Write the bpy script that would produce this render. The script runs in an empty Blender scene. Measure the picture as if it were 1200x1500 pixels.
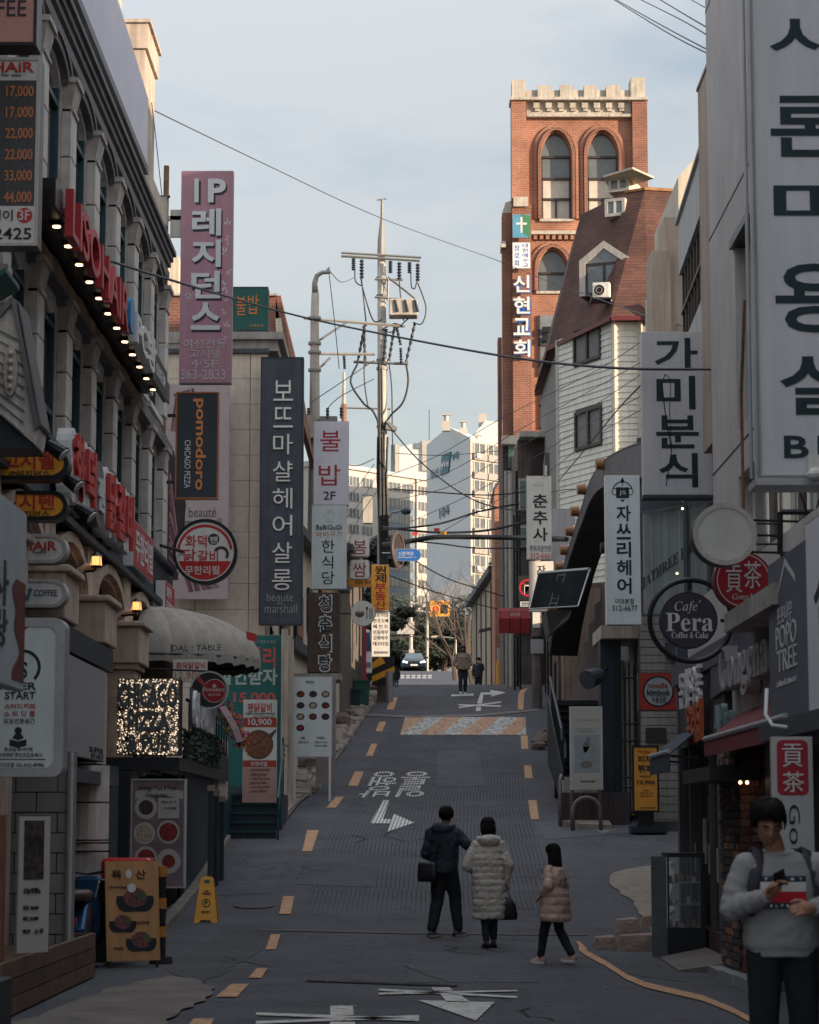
import bpy,bmesh,math,random
from mathutils import Vector,Matrix
from math import sin,cos,pi,radians
random.seed(7)
SC=bpy.context.scene
COL=SC.collection
# ---------------------------------------------------------------- camera
FPX=3500.0;PITCH=math.atan(455/3500);EYE=1.6
cd=bpy.data.cameras.new('camera');cam=bpy.data.objects.new('camera',cd);COL.objects.link(cam)
cam.location=(0,0,EYE);cam.rotation_euler=(pi/2+PITCH,0,0)
cd.sensor_fit='HORIZONTAL';cd.sensor_width=24;cd.lens=70
cd.clip_start=.5;cd.clip_end=3000
cd.dof.use_dof=True;cd.dof.focus_distance=45;cd.dof.aperture_fstop=4.5
SC.camera=cam
# ---------------------------------------------------------------- world, sun, exposure
SUN_EL=radians(9);SUN_AZ=radians(62) # from behind the camera towards the right
w=bpy.data.worlds.new('World');SC.world=w;w.use_nodes=True
nt=w.node_tree;nt.nodes.clear()
N=nt.nodes.new;L=nt.links.new
out=N('ShaderNodeOutputWorld');bg=N('ShaderNodeBackground');sky=N('ShaderNodeTexSky')
sky.sky_type='NISHITA';sky.sun_disc=False;sky.sun_elevation=SUN_EL
sky.sun_rotation=pi-SUN_AZ;sky.altitude=50;sky.air_density=1.0;sky.dust_density=1.5;sky.ozone_density=1.5
tc=N('ShaderNodeTexCoord');mp=N('ShaderNodeMapping');mp.inputs['Scale'].default_value=(1.5,1.5,4.2)
ns=N('ShaderNodeTexNoise');ns.inputs['Scale'].default_value=3.2;ns.inputs['Detail'].default_value=8;ns.inputs['Roughness'].default_value=.56
cr=N('ShaderNodeValToRGB');cr.color_ramp.elements[0].position=.40;cr.color_ramp.elements[0].color=(.5,.5,.5,1)
cr.color_ramp.elements[1].position=.60;cr.color_ramp.elements[1].color=(.97,.97,.97,1)
mix=N('ShaderNodeMixRGB');mix.inputs['Color2'].default_value=(4.3,4.22,4.1,1)
L(tc.outputs['Generated'],mp.inputs['Vector']);L(mp.outputs['Vector'],ns.inputs['Vector']);L(ns.outputs['Fac'],cr.inputs['Fac'])
L(cr.outputs['Color'],mix.inputs['Fac']);L(sky.outputs['Color'],mix.inputs['Color1'])
# an overcast sky grows brighter towards the zenith
sx=N('ShaderNodeSeparateXYZ');L(tc.outputs['Generated'],sx.inputs[0]);pw=N('ShaderNodeMath');pw.operation='MULTIPLY';L(sx.outputs['Z'],pw.inputs[0]);L(sx.outputs['Z'],pw.inputs[1])
ma=N('ShaderNodeMath');ma.operation='MULTIPLY_ADD';ma.inputs[1].default_value=2.6;ma.inputs[2].default_value=.93;L(pw.outputs[0],ma.inputs[0])
ad=N('ShaderNodeVectorMath');ad.operation='MULTIPLY_ADD';ad.inputs[1].default_value=(.6,.6,.6);L(sky.outputs['Color'],ad.inputs[0]);L(mix.outputs['Color'],ad.inputs[2]) # sunlight glowing through the thin cloud
zs=N('ShaderNodeVectorMath');zs.operation='SCALE';L(ad.outputs[0],zs.inputs[0]);L(ma.outputs[0],zs.inputs['Scale']);L(zs.outputs[0],bg.inputs['Color']);bg.inputs['Strength'].default_value=.0505
L(bg.outputs['Background'],out.inputs['Surface'])
sd=bpy.data.lights.new('sun','SUN');sun=bpy.data.objects.new('sun',sd);COL.objects.link(sun)
sd.energy=3.6;sd.angle=radians(.6);sd.color=(1.0,.78,.58)
sdir=Vector((sin(SUN_AZ)*cos(SUN_EL),-cos(SUN_AZ)*cos(SUN_EL),sin(SUN_EL)))
sun.rotation_euler=sdir.to_track_quat('Z','Y').to_euler();sun.location=(20,-20,40)
SC.view_settings.view_transform='Standard';SC.view_settings.look='None'
SC.view_settings.exposure=1.2;SC.view_settings.gamma=1.0
SC.view_settings.use_curve_mapping=False
SC.render.engine='CYCLES'
SC.cycles.max_bounces=8;SC.cycles.diffuse_bounces=5;SC.cycles.glossy_bounces=2

# ---------------------------------------------------------------- measuring helpers (photo pixel + real distance -> point of the place)
_c,_s=cos(PITCH),sin(PITCH)
def P(px,py,D):
    u=(px-600)/FPX;v=(750-py)/FPX;t=D/(_c-v*_s)
    return Vector((u*t,D,EYE+t*(_s+v*_c)))
def DX(px,X):return X*FPX/(px-600) # distance at which px sees the plane X
def H(px,py,X):
    D=DX(px,X)*(_c-(750-py)/FPX*_s);return P(px,py,D)
ZK=[(-40,-.05),(0,0),(26,0),(31,.04),(35,.36),(43,1.22),(49,1.87),(57,2.72),(64,3.65),(70,4.48),(76,5.3),(82,6.1),(86,6.52),(92,6.78),
      (105,7.1),(115,7.75),(130,8.9),(145,10.0),(160,11.4),(175,12.6),(185,13.0),(200,13.2),(900,14.5)]
def zg(D):
    k=ZK
    if D<=k[0][0]:return k[0][1]
    for i in range(len(k)-1):
        if D<=k[i+1][0]:
            x0,y0=k[i];x1,y1=k[i+1];h=x1-x0
            def sl(j):
                if j<=0 or j>=len(k)-1:return 0
                a=(k[j][1]-k[j-1][1])/(k[j][0]-k[j-1][0]);b=(k[j+1][1]-k[j][1])/(k[j+1][0]-k[j][0])
                return 2*a*b/(a+b)if a*b>0 else 0
            t=(D-x0)/h;m0=sl(i)*h;m1=sl(i+1)*h
            return (2*t**3-3*t*t+1)*y0+(t**3-2*t*t+t)*m0+(-2*t**3+3*t*t)*y1+(t**3-t*t)*m1
    return k[-1][1]
def G(px,py,near=12,far=190): # where the photo pixel meets the ground
    lo=near;step=.25
    D=near
    while D<far:
        if P(px,py,D).z<=zg(D):
            a,b=D-step,D
            for _ in range(20):
                m=(a+b)/2
                if P(px,py,m).z<=zg(m):b=m
                else:a=m
            p=P(px,py,b);p.z=zg(b);return p
        D+=step
    # looking up the slope: search where the ray goes under the ground
    p=P(px,py,far);p.z=zg(far);return p

# ---------------------------------------------------------------- mesh builder
ORG={}
class MB:
    def __init__(s,M=None):s.v=[];s.f=[];s.M=M;s.mi=[];s.m=0;s.uv=None
    def add(s,vs,fs):
        n=len(s.v)
        if s.M is not None:vs=[s.M@Vector(p)for p in vs]
        s.v+=[tuple(p)for p in vs];s.f+=[tuple(i+n for i in f)for f in fs];s.mi+=[s.m]*len(fs);return s
    def box(s,x0,x1,y0,y1,z0,z1):
        if x0>x1:x0,x1=x1,x0
        if y0>y1:y0,y1=y1,y0
        if z0>z1:z0,z1=z1,z0
        return s.add([(x0,y0,z0),(x1,y0,z0),(x1,y1,z0),(x0,y1,z0),(x0,y0,z1),(x1,y0,z1),(x1,y1,z1),(x0,y1,z1)],
            [(0,3,2,1),(4,5,6,7),(0,1,5,4),(1,2,6,5),(2,3,7,6),(3,0,4,7)])
    def quad(s,a,b,c,d):return s.add([a,b,c,d],[(0,1,2,3)])
    def poly(s,pts):return s.add(pts,[tuple(range(len(pts)))])
    def prism(s,pts,d): # flat outline pts (3D), pushed along vector d
        n=len(pts);d=Vector(d);a=[Vector(p)for p in pts];b=[p+d for p in a]
        return s.add(a+b,[tuple(range(n))[::-1],tuple(range(n,2*n))]+[(i,(i+1)%n,n+(i+1)%n,n+i)for i in range(n)])
    def band(s,A,B,d): # strip between two polylines, thickened along d
        n=len(A);d=Vector(d);A=[Vector(p)for p in A];B=[Vector(p)for p in B]
        v=A+B+[p+d for p in A]+[p+d for p in B];f=[]
        for i in range(n-1):
            f+=[(i,i+1,n+i+1,n+i),(2*n+i,3*n+i,3*n+i+1,2*n+i+1),(i,2*n+i,2*n+i+1,i+1),(n+i,n+i+1,3*n+i+1,3*n+i)]
        f+=[(0,n,3*n,2*n),(n-1,3*n-1,4*n-1,2*n-1)]
        return s.add(v,f)
    def tube(s,pts,r,n=6,caps=True):
        pts=[Vector(p)for p in pts];m=len(pts);vs=[];up=None
        rr=r if isinstance(r,(list,tuple))else [r]*m
        for i,p in enumerate(pts):
            t=(pts[min(i+1,m-1)]-pts[max(i-1,0)])
            if t.length<1e-9:t=Vector((0,0,1))
            t.normalize()
            if up is None:up=Vector((0,0,1))if abs(t.z)<.9 else Vector((1,0,0))
            a=t.cross(up)
            if a.length<1e-6:a=t.cross(Vector((1,0,0)))
            a.normalize();b=t.cross(a);up=a.cross(t)*1.0
            for k in range(n):
                q=2*pi*k/n;vs.append(p+(a*cos(q)+b*sin(q))*rr[i])
        fs=[(i*n+k,i*n+(k+1)%n,(i+1)*n+(k+1)%n,(i+1)*n+k)for i in range(m-1)for k in range(n)]
        if caps:fs+=[tuple(range(n))[::-1],tuple(range((m-1)*n,m*n))]
        return s.add(vs,fs)
    def cyl(s,p0,p1,r0,r1=None,n=12):return s.tube([p0,p1],[r0,r0 if r1 is None else r1],n)
    def loft(s,rings,n=20,caps=True): # rings: (cx,cy,cz,rx,ry[,power]) horizontal super-ellipses
        vs=[]
        for r in rings:
            cx,cy,cz,rx,ry=r[:5];e=r[5]if len(r)>5 else 1
            for k in range(n):
                q=2*pi*k/n;c,q2=cos(q),sin(q)
                vs.append((cx+rx*math.copysign(abs(c)**e,c),cy+ry*math.copysign(abs(q2)**e,q2),cz))
        m=len(rings)
        fs=[(i*n+k,i*n+(k+1)%n,(i+1)*n+(k+1)%n,(i+1)*n+k)for i in range(m-1)for k in range(n)]
        if caps:fs+=[tuple(range(n))[::-1],tuple(range((m-1)*n,m*n))]
        return s.add(vs,fs)
    def sphere(s,c,rx,ry=None,rz=None,n=12,m=8):
        ry=rx if ry is None else ry;rz=rx if rz is None else rz
        return s.loft([(c[0],c[1],c[2]-rz*cos(pi*(i+.02)/(m+.04)),max(rx*sin(pi*(i+.02)/(m+.04)),1e-4),max(ry*sin(pi*(i+.02)/(m+.04)),1e-4))for i in range(m+1)],n)
    def build(s,name,mat,parent=None,smooth=False,kind=None,bevel=0):
        o0=ORG.get(parent.name,Vector((0,0,0)))if parent else Vector((0,0,0))
        me=bpy.data.meshes.new(name)
        me.from_pydata([(p[0]-o0.x,p[1]-o0.y,p[2]-o0.z)for p in s.v],[],s.f)
        for mm in (mat if isinstance(mat,(list,tuple))else [mat]):me.materials.append(mm)
        if isinstance(mat,(list,tuple)):me.polygons.foreach_set('material_index',s.mi)
        me.update()
        if smooth:me.polygons.foreach_set('use_smooth',[True]*len(me.polygons))
        o=bpy.data.objects.new(name,me);COL.objects.link(o)
        if parent:o.parent=parent
        ORG[o.name]=o0.copy()
        if kind:o['kind']=kind
        if bevel:
            b=o.modifiers.new('bevel','BEVEL');b.width=bevel;b.segments=2;b.limit_method='ANGLE'
        return o
def tag(o,label,cat,group=None):
    o['label']=label;o['category']=cat
    if group:o['group']=group
    return o
def thing(name,label,cat,loc,group=None):
    o=bpy.data.objects.new(name,None);COL.objects.link(o);o.location=loc;o.empty_display_size=.2
    ORG[o.name]=Vector(loc);return tag(o,label,cat,group)
def one(mb,name,label,cat,mat,group=None,**k):return tag(mb.build(name,mat,None,**k),label,cat,group)
def clone(o,loc,label=None):
    c=o.copy();COL.objects.link(c);c.location=loc
    if label:c['label']=label
    for ch in o.children:
        d=ch.copy();COL.objects.link(d);d.parent=c
        for g in ch.children:
            e=g.copy();COL.objects.link(e);e.parent=d
    return c

# ---------------------------------------------------------------- materials
MATS={}
def mat(name,col,rough=.7,metal=0,var=.14,scale=2.5,bump=.15,bscale=40,emit=0,alpha=1,spec=.4,streak=0,trans=0):
    if name in MATS:return MATS[name]
    m=bpy.data.materials.new(name);m.use_nodes=True;t=m.node_tree;b=t.nodes['Principled BSDF']
    N=t.nodes.new;L=t.links.new
    b.inputs['Roughness'].default_value=rough;b.inputs['Metallic'].default_value=metal
    b.inputs['Specular IOR Level'].default_value=spec
    c=N('ShaderNodeTexCoord');n=N('ShaderNodeTexNoise');n.inputs['Scale'].default_value=scale;n.inputs['Detail'].default_value=6;n.inputs['Roughness'].default_value=.62
    L(c.outputs['Object'],n.inputs['Vector'])
    mr=N('ShaderNodeMapRange');mr.inputs['From Min'].default_value=.3;mr.inputs['From Max'].default_value=.7
    mr.inputs['To Min'].default_value=1-var;mr.inputs['To Max'].default_value=1+var*.7
    L(n.outputs['Fac'],mr.inputs['Value'])
    last=mr.outputs['Result']
    if streak:
        mp=N('ShaderNodeMapping');mp.inputs['Scale'].default_value=(5,5,.35);n2=N('ShaderNodeTexNoise');n2.inputs['Scale'].default_value=2;n2.inputs['Detail'].default_value=5
        L(c.outputs['Object'],mp.inputs['Vector']);L(mp.outputs['Vector'],n2.inputs['Vector'])
        m2=N('ShaderNodeMapRange');m2.inputs['From Min'].default_value=.35;m2.inputs['From Max'].default_value=.6;m2.inputs['To Min'].default_value=1-streak;m2.inputs['To Max'].default_value=1
        L(n2.outputs['Fac'],m2.inputs['Value']);mu=N('ShaderNodeMath');mu.operation='MULTIPLY';L(last,mu.inputs[0]);L(m2.outputs['Result'],mu.inputs[1]);last=mu.outputs[0]
    vm=N('ShaderNodeVectorMath');vm.operation='SCALE';vm.inputs[0].default_value=col[:3];L(last,vm.inputs['Scale'])
    L(vm.outputs['Vector'],b.inputs['Base Color'])
    if bump:
        n3=N('ShaderNodeTexNoise');n3.inputs['Scale'].default_value=bscale;n3.inputs['Detail'].default_value=4;L(c.outputs['Object'],n3.inputs['Vector'])
        bp=N('ShaderNodeBump');bp.inputs['Strength'].default_value=bump;bp.inputs['Distance'].default_value=.02;L(n3.outputs['Fac'],bp.inputs['Height']);L(bp.outputs['Normal'],b.inputs['Normal'])
    if emit:
        b.inputs['Emission Color'].default_value=(*col[:3],1);b.inputs['Emission Strength'].default_value=emit
    if trans:b.inputs['Transmission Weight'].default_value=trans
    MATS[name]=m;return m
def brickmat(name,c1,c2,mortar,bw=.21,bh=.075,rough=.85,mz=.012,var=.25,streak=.2):
    if name in MATS:return MATS[name]
    m=mat(name,c1,rough=rough,bump=.1);t=m.node_tree;b=t.nodes['Principled BSDF'];N=t.nodes.new;L=t.links.new
    c=N('ShaderNodeTexCoord');g=N('ShaderNodeNewGeometry')
    sp=N('ShaderNodeSeparateXYZ');L(c.outputs['Object'],sp.inputs[0])
    ad=N('ShaderNodeMath');ad.operation='ADD';L(sp.outputs['X'],ad.inputs[0]);L(sp.outputs['Y'],ad.inputs[1])
    cb=N('ShaderNodeCombineXYZ');L(ad.outputs[0],cb.inputs['X']);L(sp.outputs['Z'],cb.inputs['Y'])
    br=N('ShaderNodeTexBrick');br.inputs['Scale'].default_value=1;br.inputs['Brick Width'].default_value=bw;br.inputs['Row Height'].default_value=bh
    br.inputs['Mortar Size'].default_value=mz;br.inputs['Color1'].default_value=(*c1,1);br.inputs['Color2'].default_value=(*c2,1);br.inputs['Mortar'].default_value=(*mortar,1)
    br.inputs['Bias'].default_value=-.2;L(cb.outputs[0],br.inputs['Vector'])
    n=N('ShaderNodeTexNoise');n.inputs['Scale'].default_value=.7;n.inputs['Detail'].default_value=7;L(c.outputs['Object'],n.inputs['Vector'])
    mr=N('ShaderNodeMapRange');mr.inputs['From Min'].default_value=.3;mr.inputs['From Max'].default_value=.7;mr.inputs['To Min'].default_value=1-var;mr.inputs['To Max'].default_value=1.1
    L(n.outputs['Fac'],mr.inputs['Value']);vm=N('ShaderNodeVectorMath');vm.operation='SCALE';L(br.outputs['Color'],vm.inputs[0]);L(mr.outputs['Result'],vm.inputs['Scale'])
    L(vm.outputs['Vector'],b.inputs['Base Color'])
    return m
stone=mat('granite_facade',(.62,.57,.52),.85,var=.22,scale=3,bump=.5,bscale=60,streak=.22)
stone_dk=mat('dark_stone_trim',(.16,.15,.155),.8,var=.2,streak=.2)
stone_tan=mat('warm_stone',(.55,.42,.33),.85,var=.22,scale=3,bump=.4,bscale=50,streak=.25)
plaster=mat('stained_plaster',(.52,.43,.35),.9,var=.25,scale=1.5,streak=.3)
beige=mat('beige_tile',(.66,.54,.44),.75,var=.12,scale=6,streak=.12)
gmetal=mat('green_window_metal',(.018,.06,.07),.4,var=.1)
glassd=mat('dark_glass',(.012,.02,.026),.06,spec=.8,var=.3,bump=0)
glassm=mat('pale_window_glass',(.16,.18,.19),.1,spec=.8,var=.3,bump=0)
curtain=mat('curtain_cloth',(.55,.52,.46),.8,var=.15)
black=mat('black_paint',(.012,.014,.017),.5,var=.2)
blackm=mat('black_metal',(.018,.02,.024),.4,var=.2,metal=.3)
charcoal=mat('charcoal_panel',(.055,.066,.082),.55,var=.2,streak=.25)
navy=mat('blue_black_panel',(.022,.038,.052),.5,var=.2,streak=.3)
purple=mat('dull_purple_steel',(.085,.08,.115),.5,var=.15)
white=mat('white_acrylic',(.74,.74,.74),.45,var=.08,streak=.10)
whiteb=mat('warm_white_board',(.70,.68,.64),.5,var=.08,streak=.10)
whitec=mat('cool_white_acrylic',(.64,.70,.70),.4,var=.07,streak=.08)
lilac=mat('lilac_white_acrylic',(.70,.67,.74),.4,var=.06,streak=.06)
greyp=mat('grey_render',(.54,.505,.48),.85,var=.12,scale=1,streak=.18)
greysign=mat('faded_grey_signface',(.66,.665,.70),.5,var=.07,scale=.8,streak=.08)
tan=mat('tan_render',(.44,.34,.27),.9,var=.15,scale=1,streak=.2)
cream=mat('cream_render',(.58,.51,.41),.9,var=.14,scale=1.5,streak=.2)
steel=mat('galvanised_steel',(.42,.43,.45),.4,metal=.6,var=.15)
concrete=mat('concrete',(.36,.335,.305),.9,var=.25,scale=3,bump=.5,streak=.2)
poleconc=mat('pole_concrete',(.46,.42,.37),.85,var=.2,scale=2,streak=.2)
rust=mat('rusty_pipe',(.26,.15,.09),.85,var=.5,scale=5,streak=.3)
wood=mat('dark_wood',(.10,.065,.05),.6,var=.35,scale=4,streak=.35)
woodm=mat('brown_wood',(.22,.10,.055),.6,var=.3,scale=5,streak=.3)
red=mat('red_paint',(.40,.022,.035),.45,var=.1)
redt=mat('red_print',(.50,.04,.04),.5,var=.05)
dkred=mat('dark_red_cloth',(.20,.02,.025),.8,var=.15)
orange=mat('orange_print',(.62,.22,.09),.5,var=.05)
orangep=mat('orange_lamp_sign',(.85,.38,.04),.4,var=.06)
yellow=mat('yellow_plastic',(.70,.33,.03),.45,var=.12)
yel2=mat('yellow_board',(.70,.30,.04),.5,var=.08)
blackt=mat('black_lettering',(.012,.018,.026),.5,var=.05)
tealt=mat('teal_black_lettering',(.008,.03,.038),.5,var=.1)
greyt=mat('grey_lettering',(.55,.57,.57),.5,var=.1)
silvert=mat('silver_lettering',(.66,.63,.58),.35,metal=.2,var=.08)
whitet=mat('white_lettering',(.62,.62,.62),.4,var=.05)
green_s=mat('green_sign_face',(.01,.09,.075),.5,var=.1,streak=.1)
teal_s=mat('teal_banner',(.02,.13,.12),.6,var=.1)
mauve=mat('mauve_banner',(.38,.20,.25),.6,var=.1,scale=1.2,streak=.1)
mauve_l=mat('pale_mauve_print',(.55,.45,.48),.6,var=.1)
lav=mat('lavender_board',(.55,.54,.63),.6,var=.08)
warmglow=mat('warm_bulb',(1,.66,.34),emit=2.2,bump=0,var=0)
warmglow2=mat('amber_lantern_glass',(1,.42,.13),emit=.8,bump=0,var=.3,scale=12)
headl=mat('headlamp_glow',(.8,.92,1),emit=6,bump=0,var=0)
bluep=mat('blue_sign_print',(.02,.12,.40),.4,var=.05)
rubber=mat('rubber',(.015,.015,.016),.8)
skin=mat('skin',(.36,.19,.125),.55,var=.08,scale=14,bump=.03)
hairm=mat('black_hair',(.007,.006,.006),.7,var=.4,scale=60,bump=.5,bscale=120,spec=.15)

# ---------------------------------------------------------------- frames for flat things and lettering
class Frame:
    """A flat upright board: O lower left corner, r to the reader's right, n towards the reader."""
    def __init__(s,O,r,w,h,px=None,D=None):
        s.O=Vector(O);s.r=Vector(r).normalized();s.w=w;s.h=h;s.n=s.r.cross(Vector((0,0,1))).normalized();s.px=px;s.u=Vector((0,0,1));s.D=D
    def pt(s,a,b,d=0):return s.O+s.r*a+s.u*b+s.n*d
    def fr(s,rc): # photo rectangle -> board coordinates
        x0,y0,x1,y1=rc;X0,Y0,X1,Y1=s.px
        return ((x0-X0)/(X1-X0)*s.w,(Y1-y1)/(Y1-Y0)*s.h,(x1-X0)/(X1-X0)*s.w,(Y1-y0)/(Y1-Y0)*s.h)
def front(rc,D):
    x0,y0,x1,y1=rc;a=P(x0,y1,D);b=P(x1,y0,D)
    return Frame(a,(1,0,0),b.x-a.x,b.z-a.z,rc,D)
def left_wall(X,D0,D1,z0,z1):return Frame((X,D0,z0),(0,1,0),D1-D0,z1-z0,(0,0,100,100))
def right_wall(X,D0,D1,z0,z1):return Frame((X,D1,z0),(0,-1,0),D1-D0,z1-z0,(0,0,100,100))
def outline(kind,w,h,n=40,r=.05):
    if kind=='circle':return [(w/2+w/2*cos(2*pi*i/n),h/2+h/2*sin(2*pi*i/n))for i in range(n)]
    if kind in ('pill','round'):
        if kind=='pill':r=h/2*.999
        r=min(r,w/2*.99,h/2*.99);p=[]
        for cx,cy,a0 in ((w-r,r,-90),(w-r,h-r,0),(r,h-r,90),(r,r,180)):
            for i in range(9):q=radians(a0+90*i/8);p.append((cx+r*cos(q),cy+r*sin(q)))
        return p
    return [(0,0),(w,0),(w,h),(0,h)]
def slab(mb,F,pts,d0,d1):
    return mb.prism([F.pt(a,b,d1)for a,b in pts],F.n*(d0-d1))
TEXT=[] # lettering is filled in once, at the very end
def letters(parent,F,items,m,name='lettering',d=.004,th=.006,bold=.012):
    """items: (string, rect) fitted to the rect; rect is a photo rect if F.px else metres"""
    me=bpy.data.meshes.new(name);me.materials.append(m);o=bpy.data.objects.new(name,me);COL.objects.link(o)
    if parent:o.parent=parent
    o0=ORG.get(parent.name,Vector((0,0,0)))if parent else Vector((0,0,0));ORG[o.name]=o0
    for it in items:
        sx=it[0];rc=F.fr(it[1])if F.px else it[1];mode=it[2]if len(it)>2 else 'fit'
        if mode=='stack':
            n=len(sx);x0,y0,x1,y1=rc;hh=(y1-y0)/n
            for i,ch in enumerate(sx):
                if ch!=' ':TEXT.append((o,F,ch,(x0,y1-hh*(i+1)+hh*.06,x1,y1-hh*i-hh*.06),d,th,bold,o0,'em'))
        elif mode=='rot': # read downwards, turned a quarter clockwise
            TEXT.append((o,F,sx,rc,d,th,bold,o0,'rot'))
        else:TEXT.append((o,F,sx,rc,d,th,bold,o0,mode))
    return o
def fill_text():
    keys={}
    for t in TEXT:keys[(t[2],t[6])]=None
    tmp=[]
    for (s,bo)in keys:
        c=bpy.data.curves.new('t','FONT');c.body=s;c.offset=bo;c.resolution_u=3;c.fill_mode='FRONT'
        o=bpy.data.objects.new('t',c);COL.objects.link(o);tmp.append(((s,bo),o,c))
    bpy.context.view_layer.update();dg=bpy.context.evaluated_depsgraph_get()
    for k,o,c in tmp:
        e=o.evaluated_get(dg);m=e.to_mesh()
        vs=[(v.co.x,v.co.y)for v in m.vertices];fs=[tuple(p.vertices)for p in m.polygons]
        ec={}
        for p in fs:
            for i in range(len(p)):
                a,b=p[i],p[(i+1)%len(p)];q=(min(a,b),max(a,b));ec.setdefault(q,[]).append((a,b))
        bd=[v[0]for v in ec.values()if len(v)==1]
        # merge doubles is not needed: fill shares vertices
        keys[k]=(vs,fs,bd);e.to_mesh_clear()
    for k,o,c in tmp:bpy.data.objects.remove(o);bpy.data.curves.remove(c)
    acc={}
    for (o,F,s,rc,d,th,bo,o0,mode)in TEXT:
        vs,fs,bd=keys[(s,bo)]
        if not vs:continue
        xs=[v[0]for v in vs];ys=[v[1]for v in vs]
        if mode=='em':bx0,bx1,by0,by1=0,.95,-.11,.86
        else:bx0,bx1,by0,by1=min(xs),max(xs),min(ys),max(ys)
        x0,y0,x1,y1=rc;A=acc.setdefault(o.name,[o,[],[]]);n=len(A[1]);k=len(vs)
        def mp(v,dd):
            a=(v[0]-bx0)/max(bx1-bx0,1e-6);b=(v[1]-by0)/max(by1-by0,1e-6)
            if mode=='rot':q=F.pt(x0+(x1-x0)*b,y1-(y1-y0)*a,dd)
            else:q=F.pt(x0+(x1-x0)*a,y0+(y1-y0)*b,dd)
            return tuple(q-o0)
        flip=0
        A[1]+=[mp(v,d+th)for v in vs];A[2]+=[tuple(i+n for i in f)for f in fs]
        if th>.004:
            A[1]+=[mp(v,d)for v in vs];A[2]+=[(a+n,a+n+k,b+n+k,b+n)for a,b in bd]
    for o,V,Fc in acc.values():
        o.data.from_pydata(V,[],Fc);o.data.update()

def sign(name,label,cat,rc,D,T,face,side,texts=(),shape='rect',rim=0,rimmat=None,r=.05,F=None,group=None,base=None):
    """A box sign: casing, face panel, lettering. texts: list of (material, bold, items)"""
    F=F or front(rc,D)
    t=thing(name,label,cat,F.pt(F.w/2,0,-T/2),group)
    m=MB();slab(m,F,outline(shape,F.w,F.h,r=r),-T,-.004);m.build('casing',side,t)
    m=MB();e=rim or .012
    pts=[(e+a*(F.w-2*e)/F.w,e+b*(F.h-2*e)/F.h)for a,b in outline(shape,F.w,F.h,r=r)]
    slab(m,F,pts,-.004,.002);m.build('face',face,t)
    if rim:
        m=MB();o=outline(shape,F.w,F.h,r=r);n=len(o)
        A=[F.pt(a,b,.012)for a,b in o]+[F.pt(o[0][0],o[0][1],.012)];B=[F.pt(a,b,.012)for a,b in pts];B.append(B[0])
        m.band(A,B,F.n*-.015);m.build('rim',rimmat or side,t)
    for tx in texts:
        letters(t,F,tx[2],tx[0],bold=tx[1],name=tx[3]if len(tx)>3 else 'lettering',th=tx[4]if len(tx)>4 else .005)
    return t,F
def disc(mb,F,cx,cy,r,d0=.003,d1=.006,n=24,ry=None):
    ry=ry or r
    return slab(mb,F,[(cx+r*cos(2*pi*i/n),cy+ry*sin(2*pi*i/n))for i in range(n)],d0,d1)
def ringm(mb,F,cx,cy,r0,r1,d0=.003,d1=.006,n=32,a0=0,a1=2*pi):
    A=[F.pt(cx+r0*cos(a0+(a1-a0)*i/n),cy+r0*sin(a0+(a1-a0)*i/n),d1)for i in range(n+1)]
    B=[F.pt(cx+r1*cos(a0+(a1-a0)*i/n),cy+r1*sin(a0+(a1-a0)*i/n),d1)for i in range(n+1)]
    return mb.band(A,B,F.n*(d0-d1))
def rectf(mb,F,rc,d0=.003,d1=.006):
    x0,y0,x1,y1=F.fr(rc)if F.px else rc
    return slab(mb,F,[(x0,y0),(x1,y0),(x1,y1),(x0,y1)],d0,d1)
def pc(F,x,y):
    r=F.fr((x,y,x,y));return r[0],r[1]
# ================================================================ GROUND
def lerp(k,x):
    if x<=k[0][0]:return k[0][1]
    for i in range(len(k)-1):
        if x<=k[i+1][0]:return k[i][1]+(k[i+1][1]-k[i][1])*(x-k[i][0])/(k[i+1][0]-k[i][0])
    return k[-1][1]
LK=[(10,-1.6),(31,-1.8),(43,-1.77),(57,-1.27),(64,-1.0),(76,-.54),(90,-.1),(120,-.2),(200,-2.5)]
RK=[(10,2.3),(31,2.3),(49,2.56),(57,2.83),(64,3.06),(76,3.54),(90,3.9),(120,3.9),(200,4.5)]
DR=[-30,-10,0,8]+[14+i*.75 for i in range(0,118)]+[103+i*3 for i in range(34)]+[220,300,450,700,1000]
def sheet(name,xa,xb,rows,m,dz,nx=8,kind='structure',uv=False):
    v=[];f=[];us=[]
    for D in rows:
        a=xa(D)if callable(xa)else xa;b=xb(D)if callable(xb)else xb
        for i in range(nx+1):
            X=a+(b-a)*i/nx;v.append((X,D,zg(D)+dz));us.append(((X-lerp(LK,D))/(lerp(RK,D)-lerp(LK,D))*4.1,D))
    for j in range(len(rows)-1):
        for i in range(nx):q=j*(nx+1)+i;f.append((q,q+1,q+nx+2,q+nx+1))
    me=bpy.data.meshes.new(name);me.from_pydata(v,[],f);me.materials.append(m)
    if uv:
        l=me.uv_layers.new(name='along')
        for lp in me.loops:l.data[lp.index].uv=us[lp.vertex_index]
    me.polygons.foreach_set('use_smooth',[True]*len(f))
    o=bpy.data.objects.new(name,me);COL.objects.link(o);o['kind']=kind;return o
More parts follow.
